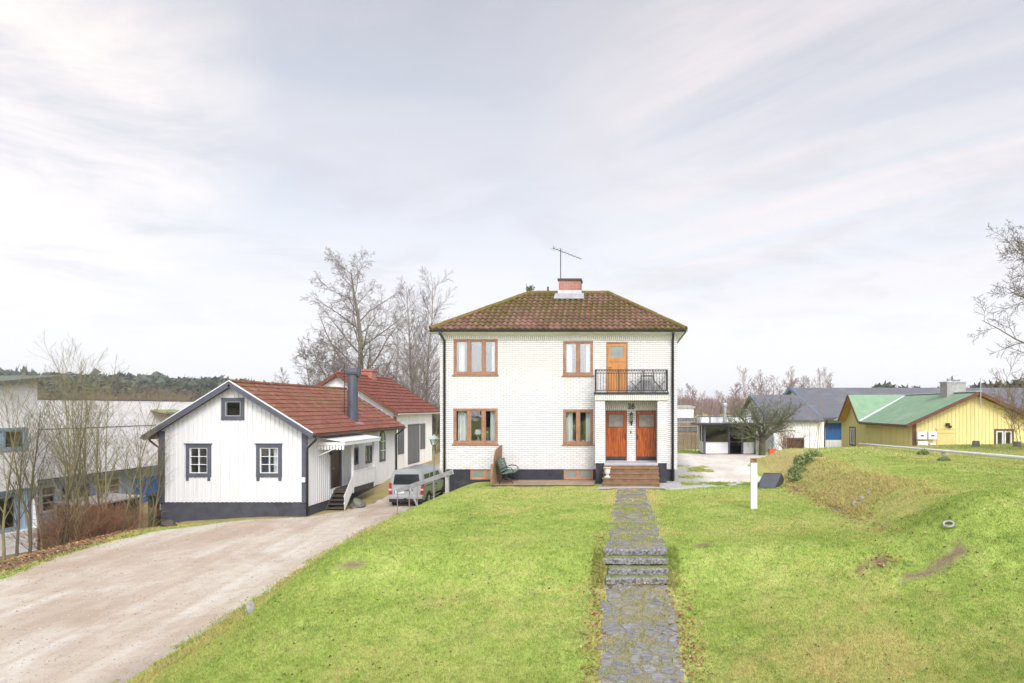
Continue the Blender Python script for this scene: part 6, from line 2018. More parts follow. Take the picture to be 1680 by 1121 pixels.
m_slate = pm('dark_slate_felt', (.045, .048, .062), (.06, .063, .078), 3, .6, .1)
bx = thing('wedge_box', 'dark slate coloured wedge shaped box at the foot of the grassy bank', 'box', (5.4, 24.4, 1.95))
V = [(4.88, 24.08, 1.93), (5.52, 24.08, 1.93), (5.87, 24.40, 2.46), (5.16, 24.40, 2.47), (5.05, 25.05, 1.90), (6.02, 24.90, 1.90), (6.09, 24.90, 2.19), (5.40, 25.05, 2.22)]
q = MB(); q.add(V, [(0, 1, 2, 3), (1, 5, 6, 2), (5, 4, 7, 6), (4, 0, 3, 7), (3, 2, 6, 7), (0, 4, 5, 1)]); q.build('shell', m_slate, bx, bevel=.012)
q = MB(); q.bar((4.9, 24.06, 1.945), (5.54, 24.06, 1.945), .03, .035); q.bar((5.17, 24.40, 2.485), (5.87, 24.40, 2.475), .05, .02); q.build('edge_trim', MAT['black'], bx)
x, y = hit(1556, 866); z = float(hgt(x, y)) + .06
rg_ = thing('stone_ring', 'small pale concrete ring lying tilted on the right hand grass bank', 'ring', (x, y, z))
q = MB(Matrix.Translation((x, y, z)) @ Matrix.Rotation(R(22), 4, 'X') @ Matrix.Rotation(R(-16), 4, 'Y'))
NS, NR = 28, 8; P = []; F = []
for i in range(NS):
    a = 2 * math.pi * i / NS
    for k in range(NR):
        c = 2 * math.pi * k / NR; P.append(((.10 + .026 * math.cos(c)) * math.cos(a), (.10 + .026 * math.cos(c)) * math.sin(a), .026 * math.sin(c)))
for i in range(NS):
    for k in range(NR):
        F.append((i * NR + k, ((i + 1) % NS) * NR + k, ((i + 1) % NS) * NR + (k + 1) % NR, i * NR + (k + 1) % NR))
q.add(P, F); q.build('ring', MAT['stone'], rg_, smooth=True)


def rock_mesh(mb, c, sx_, sy_, sz_, seed, rough=.25):
    import bmesh
    bm = bmesh.new(); bmesh.ops.create_icosphere(bm, subdivisions=3, radius=1)
    rg = random.Random(seed); ph = [rg.uniform(0, 6) for _ in range(6)]
    P = []
    for v in bm.verts:
        d = v.co.normalized()
        k = 1 + rough * (math.sin(d.x * 3 + ph[0]) * math.cos(d.y * 2.6 + ph[1]) + .5 * math.sin(d.z * 5 + ph[2] + d.x * 3) + .25 * math.sin(d.y * 9 + ph[3]) * math.sin(d.x * 8 + ph[4]))
        P.append((c[0] + d.x * k * sx_, c[1] + d.y * k * sy_, c[2] + d.z * k * sz_))
    F = [tuple(v.index for v in f.verts) for f in bm.faces]
    bm.free(); mb.add(P, F)


def rock(x, y, sx_, sy_, sz_, seed, label, mat='stone', name='stone', group=None, dz=.3, rough=.25):
    z = float(hgt(x, y))
    q = MB(); rock_mesh(q, (x, y, z + sz_ * dz), sx_, sy_, sz_, seed, rough)
    o = q.build(name, MAT[mat], None, smooth=False)
    return tag(o, label, name.replace('_', ' '), group)
rock(-8.58, 14.55, .085, .07, .19, 3, 'upright grey stone stump leaning at the edge of the driveway lawn', name='edge_stone', dz=.6, rough=.14)
rock(-13.42, 31.75, .36, .36, .36, 5, 'mossy grey boulder beside the cottage stairs', 'rock', 'boulder')
for i, (px_, py_, Y_, sz_, lab) in enumerate(((1401, 829, 17.6, .075, 'lowest of three small pale stones in the grassy bank'), (1413, 821, 18.2, .085, 'middle one of three small pale stones in the grassy bank'), (1426, 811, 18.8, .06, 'topmost of three small pale stones in the grassy bank'))):
    rx_, ry_ = hit(px_, py_)
    rock(rx_, ry_, sz_, sz_, sz_ * 1.1, 10 + i, lab, group='pale stones in the bank', dz=.4)
rock(-19.9, 27.7, .32, .28, .22, 22, 'low brown stump on the verge left of the cottage', 'oldwood', 'low_stump')
rock(.14, 20.6, .05, .05, .04, 24, 'small white stone lying on the garden path', 'stone', 'pebble')
# flag pole laid down on short supports
A, B = Vector((12.5, 34.6, 3.03)), Vector((15.2, 21.6, 3.12))
fp = thing('lowered_flagpole', 'long white flagpole lying lowered across the top of the grass terrace', 'flagpole', (A.x, A.y, 2.7))
q = MB(); q.tube([A.lerp(B, i / 10) for i in range(11)], [.035 + .045 * i / 10 for i in range(11)], 10); q.build('pole', MAT['whitepaint'], fp, smooth=True)
for tt_ in (.12, .5, .87):
    p = A.lerp(B, tt_); g = float(hgt(p.x, p.y))
    q = MB(); q.box(p.x - .07, p.x + .07, p.y - .05, p.y + .05, g - .2, p.z - .035 - .04 * tt_); q.build('support', m_greyw, fp)
# tree stumps on the terrace
for (x, y, h_, lab) in ((17.95, 33.0, .30, 'left one of two cut tree stumps in front of the yellow house'), (20.2, 33.2, .26, 'right one of two cut tree stumps in front of the yellow house')):
    z = float(hgt(x, y)); t_ = thing('tree_stump', lab, 'stump', (x, y, z), 'cut stumps on the terrace')
    q = MB(); q.lathe([(.24, -.1), (.19, .08), (.165, h_), (.15, h_)], (x, y, z), 14); q.build('bark', MAT['rock'], t_)
    q = MB(); q.lathe([(.15, h_ + .001), (.0, h_ + .004)], (x, y, z), 14); q.build('cut_face', MAT['deckwood'], t_)
x, y = 9.15, 40.6; z = 1.95
oc = thing('orange_crate', 'bright orange plastic crate at the foot of the apple tree', 'crate', (x, y, z))
m_or = pm('orange_plastic', (.70, .10, .03), (.60, .08, .025), 4, .45)
q = MB(); q.box(x - .2, x + .2, y - .15, y - .13, z, z + .4); q.box(x - .2, x + .2, y + .13, y + .15, z, z + .4); q.box(x - .2, x - .18, y - .13, y + .13, z, z + .4); q.box(x + .18, x + .2, y - .13, y + .13, z, z + .4); q.box(x - .18, x + .18, y - .13, y + .13, z, z + .03); q.build('body', m_or, oc)
q = MB(); q.box(x - .225, x + .225, y - .175, y + .175, z + .36, z + .40); q.build('rim', m_or, oc)
# ================================================================== trees and shrubs
def bark(name, a, bcol, moss=None, scale=5):
    m, t, b = newmat(name)
    co = t.coord()
    col = t.mix(t.ramp(t.noise(t.mapping(co, scale=(3, 3, .7)), scale, 6, .6), [(.35, 0.0), (.65, 1.0)]), a, bcol)
    if moss:
        col = t.mix(t.ramp(t.noise(co, 1.1, 6, .65), [(.42, 0.0), (.62, 1.0)]), col, moss)
    t.put(b.inputs['Base Color'], col); b.inputs['Roughness'].default_value = .9; b.inputs['Specular IOR Level'].default_value = .15
    return m


BK = {
    'grey': bark('grey_green_bark', (.20, .18, .145), (.125, .11, .085), (.15, .15, .075)),
    'pale': bark('pale_birch_bark', (.40, .375, .34), (.23, .205, .18)),
    'olive': bark('olive_sapling_bark', (.25, .215, .13), (.16, .135, .085), (.20, .19, .075)),
    'twig': bark('grey_brown_twigs', (.235, .20, .175), (.17, .14, .12)),
    'dark': bark('dark_bark', (.105, .085, .065), (.065, .05, .04), (.10, .10, .05)),
    'red': bark('red_brown_twigs', (.27, .135, .07), (.165, .085, .05)),
    'moss': bark('mossy_apple_bark', (.10, .085, .06), (.07, .058, .043), (.085, .115, .03)),
    'lich': bark('lichen_grey_twigs', (.185, .18, .13), (.12, .11, .08), (.165, .19, .085)),
    'rosy': bark('rosy_birch_twigs', (.30, .205, .185), (.22, .15, .135)),
    'tan': bark('tan_twigs', (.36, .265, .15), (.25, .18, .105)),
}


def np_tubes(lines, sides):
    """lines: list of (pts (n,3), rad (n)) -> verts, quads"""
    V = []; Fq = []; base = 0
    by = {}
    for p, r in lines: by.setdefault(len(p), []).append((p, r))
    for n, ls in by.items():
        P = np.array([l[0] for l in ls], np.float64); Rr = np.array([l[1] for l in ls], np.float64)
        T = np.empty_like(P); T[:, 1:-1] = P[:, 2:] - P[:, :-2]; T[:, 0] = P[:, 1] - P[:, 0]; T[:, -1] = P[:, -1] - P[:, -2]
        T /= np.linalg.norm(T, axis=2, keepdims=True) + 1e-9
        ref = np.tile(np.array([.31, .95, .05]), (len(ls), 1)); bad = np.abs((ref * T[:, 0]).sum(1)) > .9; ref[bad] = (1, 0, 0)
        A = np.cross(T, ref[:, None, :]); A /= np.linalg.norm(A, axis=2, keepdims=True) + 1e-9
        Bv = np.cross(T, A)
        an = 2 * np.pi * np.arange(sides) / sides
        ring = P[:, :, None, :] + (A[:, :, None, :] * np.cos(an)[None, None, :, None] + Bv[:, :, None, :] * np.sin(an)[None, None, :, None]) * Rr[:, :, None, None]
        m = len(ls)
        V.append(ring.reshape(-1, 3))
        L, I, K = np.meshgrid(np.arange(m), np.arange(n - 1), np.arange(sides), indexing='ij')
        K2 = (K + 1) % sides
        idx = lambda i, k: base + (L * n + i) * sides + k
        Fq.append(np.stack([idx(I, K), idx(I, K2), idx(I + 1, K2), idx(I + 1, K)], -1).reshape(-1))
        base += m * n * sides
    return np.concatenate(V), np.concatenate(Fq)


def grow(rg, base, d, L, r, spec, lvl=0, out=None):
    """spec per level: n, seg, wob, trop (z pull), ang (deg), ratio, start, rmin, rtip"""
    if out is None: out = {}
    s = spec[lvl]
    p = np.array(base, float); d = np.array(d, float); d /= np.linalg.norm(d)
    pts = [p.copy()]; dirs = [d.copy()]
    st = L / s['seg']
    for i in range(s['seg']):
        d = d + rg.normal(0, s['wob'], 3) + np.array([0, 0, s['trop']])
        d /= np.linalg.norm(d)
        p = p + d * st
        pts.append(p.copy()); dirs.append(d.copy())
    f = np.linspace(0, 1, s['seg'] + 1)
    rad = np.maximum(r * (1 - f * (1 - s.get('rtip', .25))), s.get('rmin', .004))
    out.setdefault(lvl, []).append((np.array(pts), rad))
    if lvl + 1 < len(spec):
        c = spec[lvl + 1]
        n = max(1, int(round(s['n'] * rg.uniform(.8, 1.2))))
        az = rg.uniform(0, 6.28)
        for i in range(n):
            fr = s['start'] + (1 - s['start']) * (i + rg.uniform(.2, .8)) / n
            k = min(int(fr * s['seg']), s['seg'] - 1); w_ = fr * s['seg'] - k
            q = pts[k] * (1 - w_) + pts[k + 1] * w_
            dd = dirs[k]
            az += 2.4 + rg.normal(0, .35)
            a1 = np.cross(dd, [0.3, .2, 1.0] if abs(dd[2]) < .9 else [1, 0, 0]); a1 /= np.linalg.norm(a1) + 1e-9
            a2 = np.cross(dd, a1)
            an = math.radians(c['ang'] * rg.uniform(.7, 1.25))
            nd = dd * math.cos(an) + (a1 * math.cos(az) + a2 * math.sin(az)) * math.sin(an)
            ln = L * c['ratio'] * (1.08 - s.get('fall', .55) * (fr - s['start']) / max(1e-3, 1 - s['start'])) * rg.uniform(.75, 1.25)
            rr = (r * (1 - fr * (1 - s.get('rtip', .25)))) * c.get('rr', .6)
            grow(rg, q, nd, ln, rr, spec, lvl + 1, out)
    return out


def plant_mesh(name, groups, mat, parent, sides):
    V = []; Fq = []; b = 0
    for lines, sd in groups:
        if not lines: continue
        v, f = np_tubes(lines, sd)
        V.append(v); Fq.append(f + b); b += len(v)
    V = np.concatenate(V) - np.array(parent.location) if parent else np.concatenate(V)
    return np_mesh(name, V, np.concatenate(Fq), 4, mat, None, parent)


def tree(name, label, cat, base, stems, spec, bark_m, twig_m, seed, group=None, split=1):
    """stems: list of (offset, dir, length, radius); levels < split are the trunk, the others the crown"""
    rg = np.random.default_rng(seed)
    t_ = thing(name, label, cat, base, group)
    trunk, crown = [], {}
    for off, d, L, r in stems:
        o = grow(rg, np.array(base) + np.array(off), d, L, r, spec)
        for lv, ls in o.items():
            if lv < split: trunk += ls
            else: crown.setdefault(lv, []).extend(ls)
    plant_mesh('trunk', [(trunk, 8)], bark_m, t_, 8)
    gs = []
    last = max(crown) if crown else 0
    for lv, ls in crown.items(): gs.append((ls, 5 if lv == 1 and last > 1 else (4 if lv < last else 3)))
    if gs: plant_mesh('crown', gs, twig_m, t_, 4)
    return t_


def gz_(x, y): return float(far_hgt(x, y))


# big bare birch behind the workshop
BIG = [dict(n=26, seg=12, wob=.035, trop=.02, start=.16, rtip=.12, fall=.62),
       dict(ratio=.40, ang=52, rr=.46, n=11, seg=8, wob=.10, trop=.06, start=.15, rtip=.15, rmin=.012),
       dict(ratio=.36, ang=46, rr=.5, n=8, seg=5, wob=.14, trop=.02, start=.1, rtip=.3, rmin=.009),
       dict(ratio=.42, ang=42, rr=.6, n=5, seg=4, wob=.16, trop=-.05, start=.1, rmin=.0075),
       dict(ratio=.55, ang=35, rr=.7, n=0, seg=3, wob=.18, trop=-.12, start=.1, rmin=.0065)]
x, y = X_(595, 58), 58.0
tree('birch_tree', 'tallest bare birch with many spreading limbs behind the white workshop', 'tree', (x, y, gz_(x, y) - .2),
     [((0, 0, 0), (-.03, 0, 1), 16.8, .40), ((-.2, 0, 1.5), (-.7, .1, 1), 9.5, .13)], BIG, BK['grey'], BK['twig'], 11)
SLIM = [dict(n=24, seg=10, wob=.03, trop=.03, start=.25, rtip=.12, fall=.6),
        dict(ratio=.24, ang=40, rr=.42, n=9, seg=6, wob=.09, trop=.10, start=.1, rtip=.2, rmin=.010),
        dict(ratio=.42, ang=38, rr=.55, n=6, seg=4, wob=.13, trop=.03, start=.1, rmin=.008),
        dict(ratio=.5, ang=34, rr=.65, n=0, seg=3, wob=.16, trop=.0, start=.1, rmin=.007)]
x, y = X_(688, 62), 62.0
tree('slender_birch', 'slender many stemmed bare tree close to the left edge of the brick house', 'tree', (x, y, gz_(x, y) - .2),
     [((-.3, 0, 0), (-.10, 0, 1), 15.5, .22), ((.4, .3, 0), (.07, 0, 1), 16.0, .20), ((0, -.4, 0), (.0, -.05, 1), 13.5, .18)], SLIM, BK['pale'], BK['twig'], 12)
for i, (px_, Y_, H_, ln, lab) in enumerate(((522, 60, 9.5, -.13, 'thin bare birch leaning left above the cottage roof'), (545, 66, 11.2, -.02, 'thin straight birch between the leaning birch and the tall birch'),
                                       (568, 70, 12.0, .02, 'thin pale birch just left of the big birch trunk'), (470, 74, 8.0, -.06, 'leftmost low thin birch above the cottage roof'), (645, 74, 15.0, .03, 'thin birch between the tall birch and the slender one'))):
    x = X_(px_, Y_)
    tree('thin_birch', lab, 'tree', (x, Y_, gz_(x, Y_) - .2), [((0, 0, 0), (ln, 0, 1), H_, .11)], SLIM, BK['pale'], BK['twig'], 20 + i, 'thin birches behind the cottage')
BUSH = [dict(n=11, seg=6, wob=.08, trop=.05, start=.1, rtip=.25, rmin=.010, fall=.4),
        dict(ratio=.45, ang=32, rr=.6, n=7, seg=5, wob=.12, trop=.05, start=.1, rmin=.008),
        dict(ratio=.45, ang=34, rr=.65, n=4, seg=3, wob=.15, trop=.04, start=.1, rmin=.007),
        dict(ratio=.5, ang=34, rr=.7, n=0, seg=3, wob=.15, trop=.0, start=.1, rmin=.006)]
def bush(name, label, px_, Y_, H_, nst, spread, bk, tw, seed, spec=BUSH, r0=.035, group=None, cat='shrub', x=None, base_r=.3):
    rg = np.random.default_rng(seed + 500)
    x = X_(px_, Y_) if x is None else x
    st = []
    for k in range(nst):
        a = rg.uniform(0, 6.28); s = rg.uniform(0, 1) ** .6
        st.append(((math.cos(a) * s * base_r, math.sin(a) * s * base_r, -.1), (math.cos(a) * s * spread, math.sin(a) * s * spread, 1), H_ * rg.uniform(.65, 1.08), r0 * rg.uniform(.7, 1.2)))
    return tree(name, label, cat, (x, Y_, gz_(x, Y_)), st, spec, BK[bk], BK[tw], seed, group)
bush('willow_shrub', 'dense grey brown bare shrub beside the house corner behind the workshop', 709, 55, 8.5, 9, .28, 'olive', 'twig', 41, base_r=.8)
bush('willow_shrub', 'bare shrub showing over the middle of the workshop roof', 668, 58, 9.0, 9, .32, 'olive', 'twig', 42, base_r=.9)
bush('willow_shrub', 'low bare shrub right of the workshop chimney', 640, 60, 7.5, 8, .4, 'olive', 'twig', 43, base_r=.8)
# dark scrub at the end of the drive
bush('dark_scrub', 'dark low scrub at the end of the driveway behind the lamp post', 714, 57, 4.2, 14, .4, 'dark', 'dark', 44, base_r=.9)

# saplings in front of the factory
SAP = [dict(n=15, seg=9, wob=.045, trop=.035, start=.22, rtip=.12, rmin=.006, fall=.55),
       dict(ratio=.40, ang=27, rr=.5, n=6, seg=6, wob=.07, trop=.06, start=.12, rtip=.2, rmin=.005),
       dict(ratio=.42, ang=30, rr=.5, n=3, seg=4, wob=.10, trop=.04, start=.15, rmin=.0034),
       dict(ratio=.5, ang=30, rr=.6, n=0, seg=3, wob=.12, trop=.02, start=.1, rmin=.0028)]
saps = [(12, 23.0, 7.2, 1), (36, 22.6, 6.6, 2), (58, 25.0, 7.6, 1), (96, 24.4, 7.2, 2), (116, 26.4, 8.6, 2), (134, 25.8, 8.9, 2), (152, 26.6, 8.7, 2), (176, 26.0, 7.8, 2), (196, 27.2, 7.6, 1), (165, 28.0, 7.5, 1), (236, 28.2, 5.6, 2), (250, 28.8, 5.0, 1), (75, 27.0, 8.2, 1)]
labs = ['leftmost sapling, cut by the picture edge in front of the blue window', 'bare sapling with low dark branches before the factory corner', 'olive barked sapling at the right end of the high factory block',
        'dark trunked sapling between the blue panel and the red shrub', 'pale stemmed sapling left of the tallest pair', 'tallest pale stemmed sapling above the red brown shrub', 'forked sapling right behind the red brown shrub',
        'bare sapling rising from the right half of the red brown shrub', 'bare sapling over the right end of the red brown shrub', 'thin sapling behind the factory saplings near the white windows',
        'small forked sapling before the strong blue door', 'smallest sapling next to the green bin', 'slim sapling standing back by the factory wall joint']
for i, ((px_, Y_, H_, ns), lab) in enumerate(zip(saps, labs)):
    H_ *= .81; x = X_(px_, Y_); rg = np.random.default_rng(700 + i)
    st = [((rg.uniform(-.15, .15), rg.uniform(-.15, .15), -.1), (rg.uniform(-.14, .14), rg.uniform(-.1, .1), 1), H_ * (1.0 if k == 0 else rg.uniform(.7, .95)), .046 * rg.uniform(.8, 1.2)) for k in range(ns)]
    tree('bare_sapling', lab, 'sapling', (x, Y_, gz_(x, Y_)), st, SAP, BK['dark'] if i in (1, 3) else BK['olive'], BK['dark'] if i in (1,) else BK['olive'], 60 + i, 'bare saplings before the factory')
RED = [dict(n=7, seg=5, wob=.10, trop=.02, start=.2, rtip=.3, rmin=.005, fall=.3), dict(ratio=.5, ang=34, rr=.7, n=4, seg=4, wob=.14, trop=.02, start=.1, rmin=.004), dict(ratio=.5, ang=34, rr=.7, n=0, seg=3, wob=.16, trop=0, start=.1, rmin=.0035)]
for i, (px_, Y_, H_, lab) in enumerate(((88, 24.3, 1.7, 'reddish twiggy shrub at the left below the dark trunked sapling'), (118, 24.8, 2.1, 'fullest red brown twiggy shrub on the verge'), (150, 25.4, 2.0, 'red brown twiggy shrub right of the fullest one'), (176, 26.0, 1.5, 'low red brown shrub nearest the gravel drive'))):
    bush('red_shrub', lab, px_, Y_, H_ * .85, 20 + 3 * i, .75, 'red', 'tan' if i == 1 else 'red', 90 + i, RED, .011, 'red brown shrubs on the verge', base_r=.55)
bush('thorn_scrub', 'tangle of bare brown stems in front of the low shed', 205, 27.6, 1.5, 22, .7, 'dark', 'tan', 96, RED, .012, base_r=.7)

# old spreading tree at the right edge
OAK = [dict(n=24, seg=9, wob=.06, trop=.02, start=.26, rtip=.2, fall=.42),
       dict(ratio=.60, ang=66, rr=.36, n=15, seg=9, wob=.13, trop=.04, start=.15, rtip=.15, rmin=.012),
       dict(ratio=.34, ang=46, rr=.5, n=10, seg=6, wob=.17, trop=.02, start=.1, rtip=.3, rmin=.007),
       dict(ratio=.42, ang=48, rr=.6, n=5, seg=4, wob=.2, trop=.02, start=.1, rmin=.007),
       dict(ratio=.5, ang=45, rr=.7, n=0, seg=3, wob=.2, trop=.0, start=.1, rmin=.006)]
x, y = 22.2, 27.0
tree('spreading_tree', 'large old bare tree reaching into the picture from the right edge', 'tree', (x, y, gz_(x, y) - .2), [((0, 0, 0), (-.03, 0, 1), 10.4, .34)], OAK, BK['dark'], BK['twig'], 131)
bush('tan_shrub', 'pale brown bare shrub covering the right corner of the yellow house', 1690, 31, 3.6, 9, .5, 'tan', 'tan', 140, BUSH, .014, base_r=.5)
# apple tree
APP = [dict(n=11, seg=8, wob=.11, trop=.035, start=.18, rtip=.22, fall=.35),
       dict(ratio=.50, ang=50, rr=.5, n=9, seg=6, wob=.16, trop=.06, start=.08, rtip=.3, rmin=.010),
       dict(ratio=.45, ang=48, rr=.55, n=6, seg=5, wob=.2, trop=.07, start=.1, rtip=.4, rmin=.007),
       dict(ratio=.5, ang=44, rr=.7, n=0, seg=3, wob=.2, trop=.05, start=.1, rmin=.006)]
x, y = X_(1250, 40.2), 40.2
TRK = dict(n=0, seg=6, wob=.03, trop=.0, start=.9, rtip=.72, fall=0)
st = [((0, 0, .95), (-.75, .1, .85), 2.6, .125), ((.02, 0, 1.0), (.85, -.1, .75), 2.7, .13), ((0, 0, 1.1), (-.25, .5, 1), 2.4, .10), ((0, 0, 1.15), (.35, -.35, 1), 2.3, .09),
      ((0, 0, .9), (-1, -.35, .45), 2.3, .08), ((0, 0, 1.0), (1, .45, .5), 2.4, .085), ((0, 0, 1.1), (-.1, -.9, .7), 2.0, .08), ((0, 0, 1.1), (.1, .9, .7), 2.0, .08)]
ap = tree('apple_tree', 'old spreading apple tree with mossy forked trunk in front of the pavilion', 'tree', (x, y, 1.9), st, APP, BK['moss'], BK['lich'], 152)
lo = [l for l in grow(np.random.default_rng(3), np.array((x, y, 1.8)), (-.04, 0, 1), 1.35, .23, [TRK])[0]]
plant_mesh('bole', [(lo, 10)], BK['moss'], ap, 10)
# twigs and shrubs on the bank
for i, (px_, Y_, H_, lab) in enumerate(((1329, 28.6, 2.2, 'left one of two thin bare saplings on the bank crest'), (1340, 29.0, 2.6, 'right one of two thin bare saplings on the bank crest'))):
    x = X_(px_, Y_)
    tree('bank_sapling', lab, 'sapling', (x, Y_, gz_(x, Y_)), [((0, 0, 0), (.02, 0, 1), H_, .016), ((.1, 0, 0), (.12, 0, 1), H_ * .8, .012)],
         [dict(n=7, seg=6, wob=.04, trop=.03, start=.3, rtip=.3, rmin=.005), dict(ratio=.3, ang=28, rr=.6, n=0, seg=4, wob=.08, trop=.05, start=.1, rmin=.004)], BK['tan'], BK['tan'], 160 + i)
bush('red_bush', 'reddish bare bush before the dark hatch of the white barn', 1288, 42.5, 1.7, 22, .5, 'red', 'red', 170, RED, .016, base_r=.45)
for i, px_ in enumerate((1114, 1121, 1128, 1134, 1141, 1147)):
    Y_ = 44.5 + .4 * (i % 3); x = X_(px_, Y_)
    tree('fence_sapling', 'pale thin bare sapling standing in the row before the brown plank fence', 'sapling', (x, Y_, 1.9), [((0, 0, 0), (.03 * (i % 3 - 1), 0, 1), 3.0 + .5 * (i % 2), .022)],
         [dict(n=9, seg=6, wob=.03, trop=.03, start=.3, rtip=.3, rmin=.006), dict(ratio=.28, ang=30, rr=.6, n=0, seg=4, wob=.1, trop=.05, start=.1, rmin=.005)], BK['pale'], BK['rosy'], 180 + i, 'saplings before the plank fence')

# green juniper like shrub on the bank, leaf by leaf
m_jun = pm('green_needles', (.17, .26, .075), (.26, .27, .11), 6, .8)
rgj = np.random.default_rng(8)
def needle_mass(name, label, cat, blobs, n, size, mat):
    b0 = blobs[0]; t_ = thing(name, label, cat, (b0[0], b0[1], float(hgt(b0[0], b0[1]))))
    st = []; V = []
    for (x, y, rx, ry, h_) in blobs:
        z0 = float(hgt(x, y)) - .05
        k = n // len(blobs)
        a = rgj.uniform(0, 6.28, k); s = np.sqrt(rgj.random(k)); hh = rgj.random(k) * (1 - s * s) ** .5 * h_ * (.75 + .5 * vnoise(np.cos(a) * s * 4 + x, np.sin(a) * s * 4 + y, 5))
        c = np.stack([x + np.cos(a) * s * rx, y + np.sin(a) * s * ry, z0 + hh], -1)
        d = rgj.normal(0, 1, (k, 3)); d[:, 2] = np.abs(d[:, 2]) + .3; d /= np.linalg.norm(d, axis=1)[:, None]
        e = np.cross(d, rgj.normal(0, 1, (k, 3))); e /= np.linalg.norm(e, axis=1)[:, None] + 1e-9
        V.append(np.stack([c - e * size * .25, c + e * size * .25, c + d * size], 1).reshape(-1, 3))
        for q in range(7):
            a1 = rgj.uniform(0, 6.28); st.append((np.array([[x, y, z0], [x + math.cos(a1) * rx * .4, y + math.sin(a1) * ry * .4, z0 + h_ * .5], [x + math.cos(a1) * rx * .7, y + math.sin(a1) * ry * .7, z0 + h_ * .8]]), np.array([.02, .014, .008])))
    V = np.concatenate(V) - np.array(t_.location)
    np_mesh('foliage', V, np.arange(len(V)), 3, mat, None, t_)
    plant_mesh('stems', [(st, 5)], BK['dark'], t_, 5)
needle_mass('green_shrub', 'low dark green shrub on the bank behind the wedge box', 'shrub', [(7.0, 26.3, .40, .4, .38), (7.6, 27.4, .5, .5, .45), (6.7, 25.4, .28, .3, .25), (8.2, 28.3, .4, .4, .3)], 3000, .13, m_jun)
needle_mass('grass_tussock', 'left dark green tussock on the terrace before the yellow house', 'tussock', [(13.2, 28.6, .22, .2, .22)], 500, .16, m_jun)
needle_mass('grass_tussock', 'right dark green tussock on the terrace before the yellow house', 'tussock', [(12.6, 25.5, .2, .18, .18)], 400, .14, m_jun)

# ---- far woods (nobody could count these)
def pine_wood(name, pts, seed, mats, leafn=110):
    rg = np.random.default_rng(seed); V = []; rnd = []
    for (x, y, z0, H_) in pts:
        w_ = H_ * rg.uniform(.16, .24); k = int(leafn * rg.uniform(.8, 1.2))
        h = rg.uniform(.28, 1.0, k); taper = np.where(h > .8, (1.02 - h) / .22, np.minimum(1, .45 + (h - .28) * 1.6))
        rr = np.sqrt(rg.random(k)) * w_ * np.clip(taper, .05, 1); a = rg.uniform(0, 6.28, k)
        c = np.stack([x + rr * np.cos(a), y + rr * np.sin(a), z0 + h * H_], -1); s = H_ * .075 * rg.uniform(.6, 1.4, k)[:, None]
        e1 = rg.normal(0, 1, (k, 3)); e1[:, 2] *= .4; e2 = rg.normal(0, 1, (k, 3))
        V.append(np.stack([c - e1 * s, c + e1 * s, c + e2 * s], 1).reshape(-1, 3)); rnd.append(np.repeat(rg.random(), k))
        tr = np.array([[x - .15, y, z0 - 1], [x + .15, y, z0 - 1], [x, y, z0 + H_ * .9]]); V.append(tr); rnd.append(np.array([.5]))
    V = np.concatenate(V)
    return tag(np_mesh(name, V, np.arange(len(V)), 3, mats, {'rnd': np.concatenate(rnd)}), kind='stuff')
m_pine, t, b = newmat('far_pine_foliage')
t.put(b.inputs['Base Color'], t.mix(t.attr('rnd'), (.045, .065, .038), (.085, .095, .055))); b.inputs['Roughness'].default_value = .9
rg = np.random.default_rng(5); pts = []
for i in range(900):
    px_ = rg.uniform(-90, 600); Y_ = rg.uniform(225, 330); x = X_(px_, Y_)
    topy = np.interp(px_, [-90, 0, 120, 240, 300, 380, 480, 600], [610, 614, 619, 621, 627, 627, 639, 646]) + rg.normal(0, 2.6) + (Y_ < 260) * 6
    z0 = gz_(x, Y_); H_ = max(5.0, Z_(topy, Y_) - z0)
    pts.append((x, Y_, z0, H_))
pine_wood('pine_forest', pts, 6, m_pine)
pts = []
for i in range(70):
    px_ = rg.uniform(1430, 1720); Y_ = rg.uniform(120, 170); x = X_(px_, Y_)
    topy = np.interp(px_, [1430, 1560, 1610, 1700], [640, 640, 636, 628]) + rg.normal(0, 4)
    z0 = gz_(x, Y_); pts.append((x, Y_, z0, max(4.0, Z_(topy, Y_) - z0)))
pine_wood('distant_pines', pts, 7, m_pine, 150)


def twig_wood(name, pts, seed, mat, k=160, width=.05, spread=.22):
    rg = np.random.default_rng(seed); V = []
    for (x, y, z0, H_) in pts:
        n = int(k * rg.uniform(.7, 1.3)); a = rg.uniform(0, 6.28, n); s = np.sqrt(rg.random(n)) * H_ * spread
        h0 = rg.uniform(.25, .8, n) * H_; L = rg.uniform(.12, .28, n) * H_
        prof = np.sin(np.clip(h0 / H_, 0, 1) * 2.6 + .25)
        c = np.stack([x + np.cos(a) * s * prof, y + np.sin(a) * s * prof, z0 + h0], -1)
        d = np.stack([np.cos(a) * .35 + rg.normal(0, .3, n), np.sin(a) * .35 + rg.normal(0, .3, n), rg.uniform(.6, 1.2, n)], -1); d /= np.linalg.norm(d, axis=1)[:, None]
        e = np.cross(d, [0.2, 1, .1]); e /= np.linalg.norm(e, axis=1)[:, None]
        V.append(np.stack([c - e * width, c + e * width, c + d * L[:, None]], 1).reshape(-1, 3))
        V.append(np.array([[x - .1, y, z0 - .5], [x + .1, y, z0 - .5], [x, y, z0 + .9 * H_]]))
    V = np.concatenate(V)
    return tag(np_mesh(name, V, np.arange(len(V)), 3, mat), kind='stuff')
pts = []
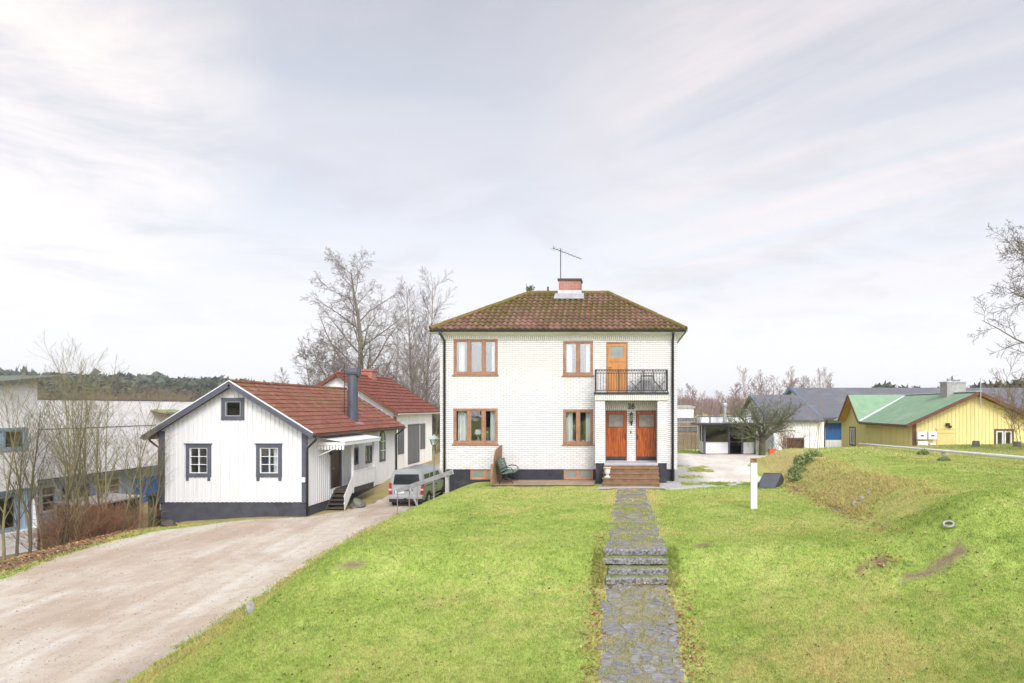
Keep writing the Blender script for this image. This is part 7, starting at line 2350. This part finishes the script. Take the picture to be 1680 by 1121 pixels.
for i in range(120):
    px_ = rg.uniform(20, 520); Y_ = rg.uniform(75, 150); x = X_(px_, Y_)
    topy = np.interp(px_, [20, 150, 250, 300, 400, 520], [640, 640, 634, 640, 648, 652]) + rg.normal(3, 8)
    z0 = gz_(x, Y_); pts.append((x, Y_, z0, max(2.5, Z_(topy, Y_) - z0)))
twig_wood('bare_woodland', pts, 9, bark('brown_wood_edge', (.20, .15, .095), (.13, .10, .065)), 120, .022, .28)
pts = []
for i in range(110):
    px_ = rg.uniform(1095, 1420); Y_ = rg.uniform(150, 210); x = X_(px_, Y_)
    topy = np.interp(px_, [1095, 1150, 1210, 1300, 1420], [652, 655, 652, 650, 652]) + rg.normal(0, 4)
    z0 = gz_(x, Y_); pts.append((x, Y_, z0, max(3.0, Z_(topy, Y_) - z0)))
twig_wood('far_birch_wood', pts, 10, BK['rosy'], 170, .06, .28)
# separate birches standing before that wood: three grown, the others copies of them
DIST = [dict(n=16, seg=7, wob=.03, trop=.03, start=.25, rtip=.15, fall=.55, rmin=.03),
        dict(ratio=.26, ang=38, rr=.5, n=8, seg=4, wob=.1, trop=.1, start=.1, rmin=.018),
        dict(ratio=.45, ang=38, rr=.6, n=5, seg=3, wob=.14, trop=.02, start=.1, rmin=.014),
        dict(ratio=.5, ang=38, rr=.7, n=0, seg=2, wob=.14, trop=-.05, start=.1, rmin=.012)]
protos = []
lab = 'bare rosy brown birch in the loose row beyond the yard buildings'
far = [(1133, 100, 634), (1222, 105, 610), (1240, 112, 618), (1208, 98, 632), (1268, 108, 622), (1290, 115, 613), (1318, 118, 622), (1344, 112, 611), (1362, 114, 616), (1180, 120, 644), (1118, 112, 641), (1152, 118, 648), (1300, 125, 626), (1255, 124, 624)]
for i, (px_, Y_, top) in enumerate(far):
    x = X_(px_, Y_); z0 = gz_(x, Y_); H_ = Z_(top, Y_) - z0
    if i < 3:
        t_ = tree('distant_birch', lab, 'tree', (x, Y_, z0), [((0, 0, 0), (0, 0, 1), H_, .13), ((.3, .2, 0), (.1, .05, 1), H_ * .85, .1)], DIST, BK['pale'], BK['rosy'], 210 + i, 'distant bare birches')
        protos.append((t_, H_))
    else:
        src, h0 = protos[i % 3]
        t_ = copy_tree(src); t_.location = (x, Y_, z0); t_.scale = (H_ / h0,) * 3; t_.rotation_euler = (0, 0, i * 1.3)

# the wood on the near side, behind the photographer (it shows in the panes)
pts = []
for i in range(130):
    x = rg.uniform(-75, 75); y = rg.uniform(-75, -48)
    pts.append((x, y, .3, rg.uniform(5, 11)))
pine_wood('near_wood', pts, 17, m_pine, 200)

# ------------------------------------------------------------------ damp air
hz = bpy.data.materials.new('damp_air'); hz.use_nodes = True; hz.node_tree.nodes.clear()
t = NT(hz.node_tree)
pv = t.n('ShaderNodeVolumePrincipled'); pv.inputs['Color'].default_value = (.93, .94, .97, 1); pv.inputs['Density'].default_value = .00045; pv.inputs['Anisotropy'].default_value = .2
o = t.n('ShaderNodeOutputMaterial'); hz.node_tree.links.new(pv.outputs[0], o.inputs['Volume'])
q = MB(); q.box(-1700, 1700, -400, 2000, -8, 30); haze = q.build('haze', hz); tag(haze, kind='stuff')
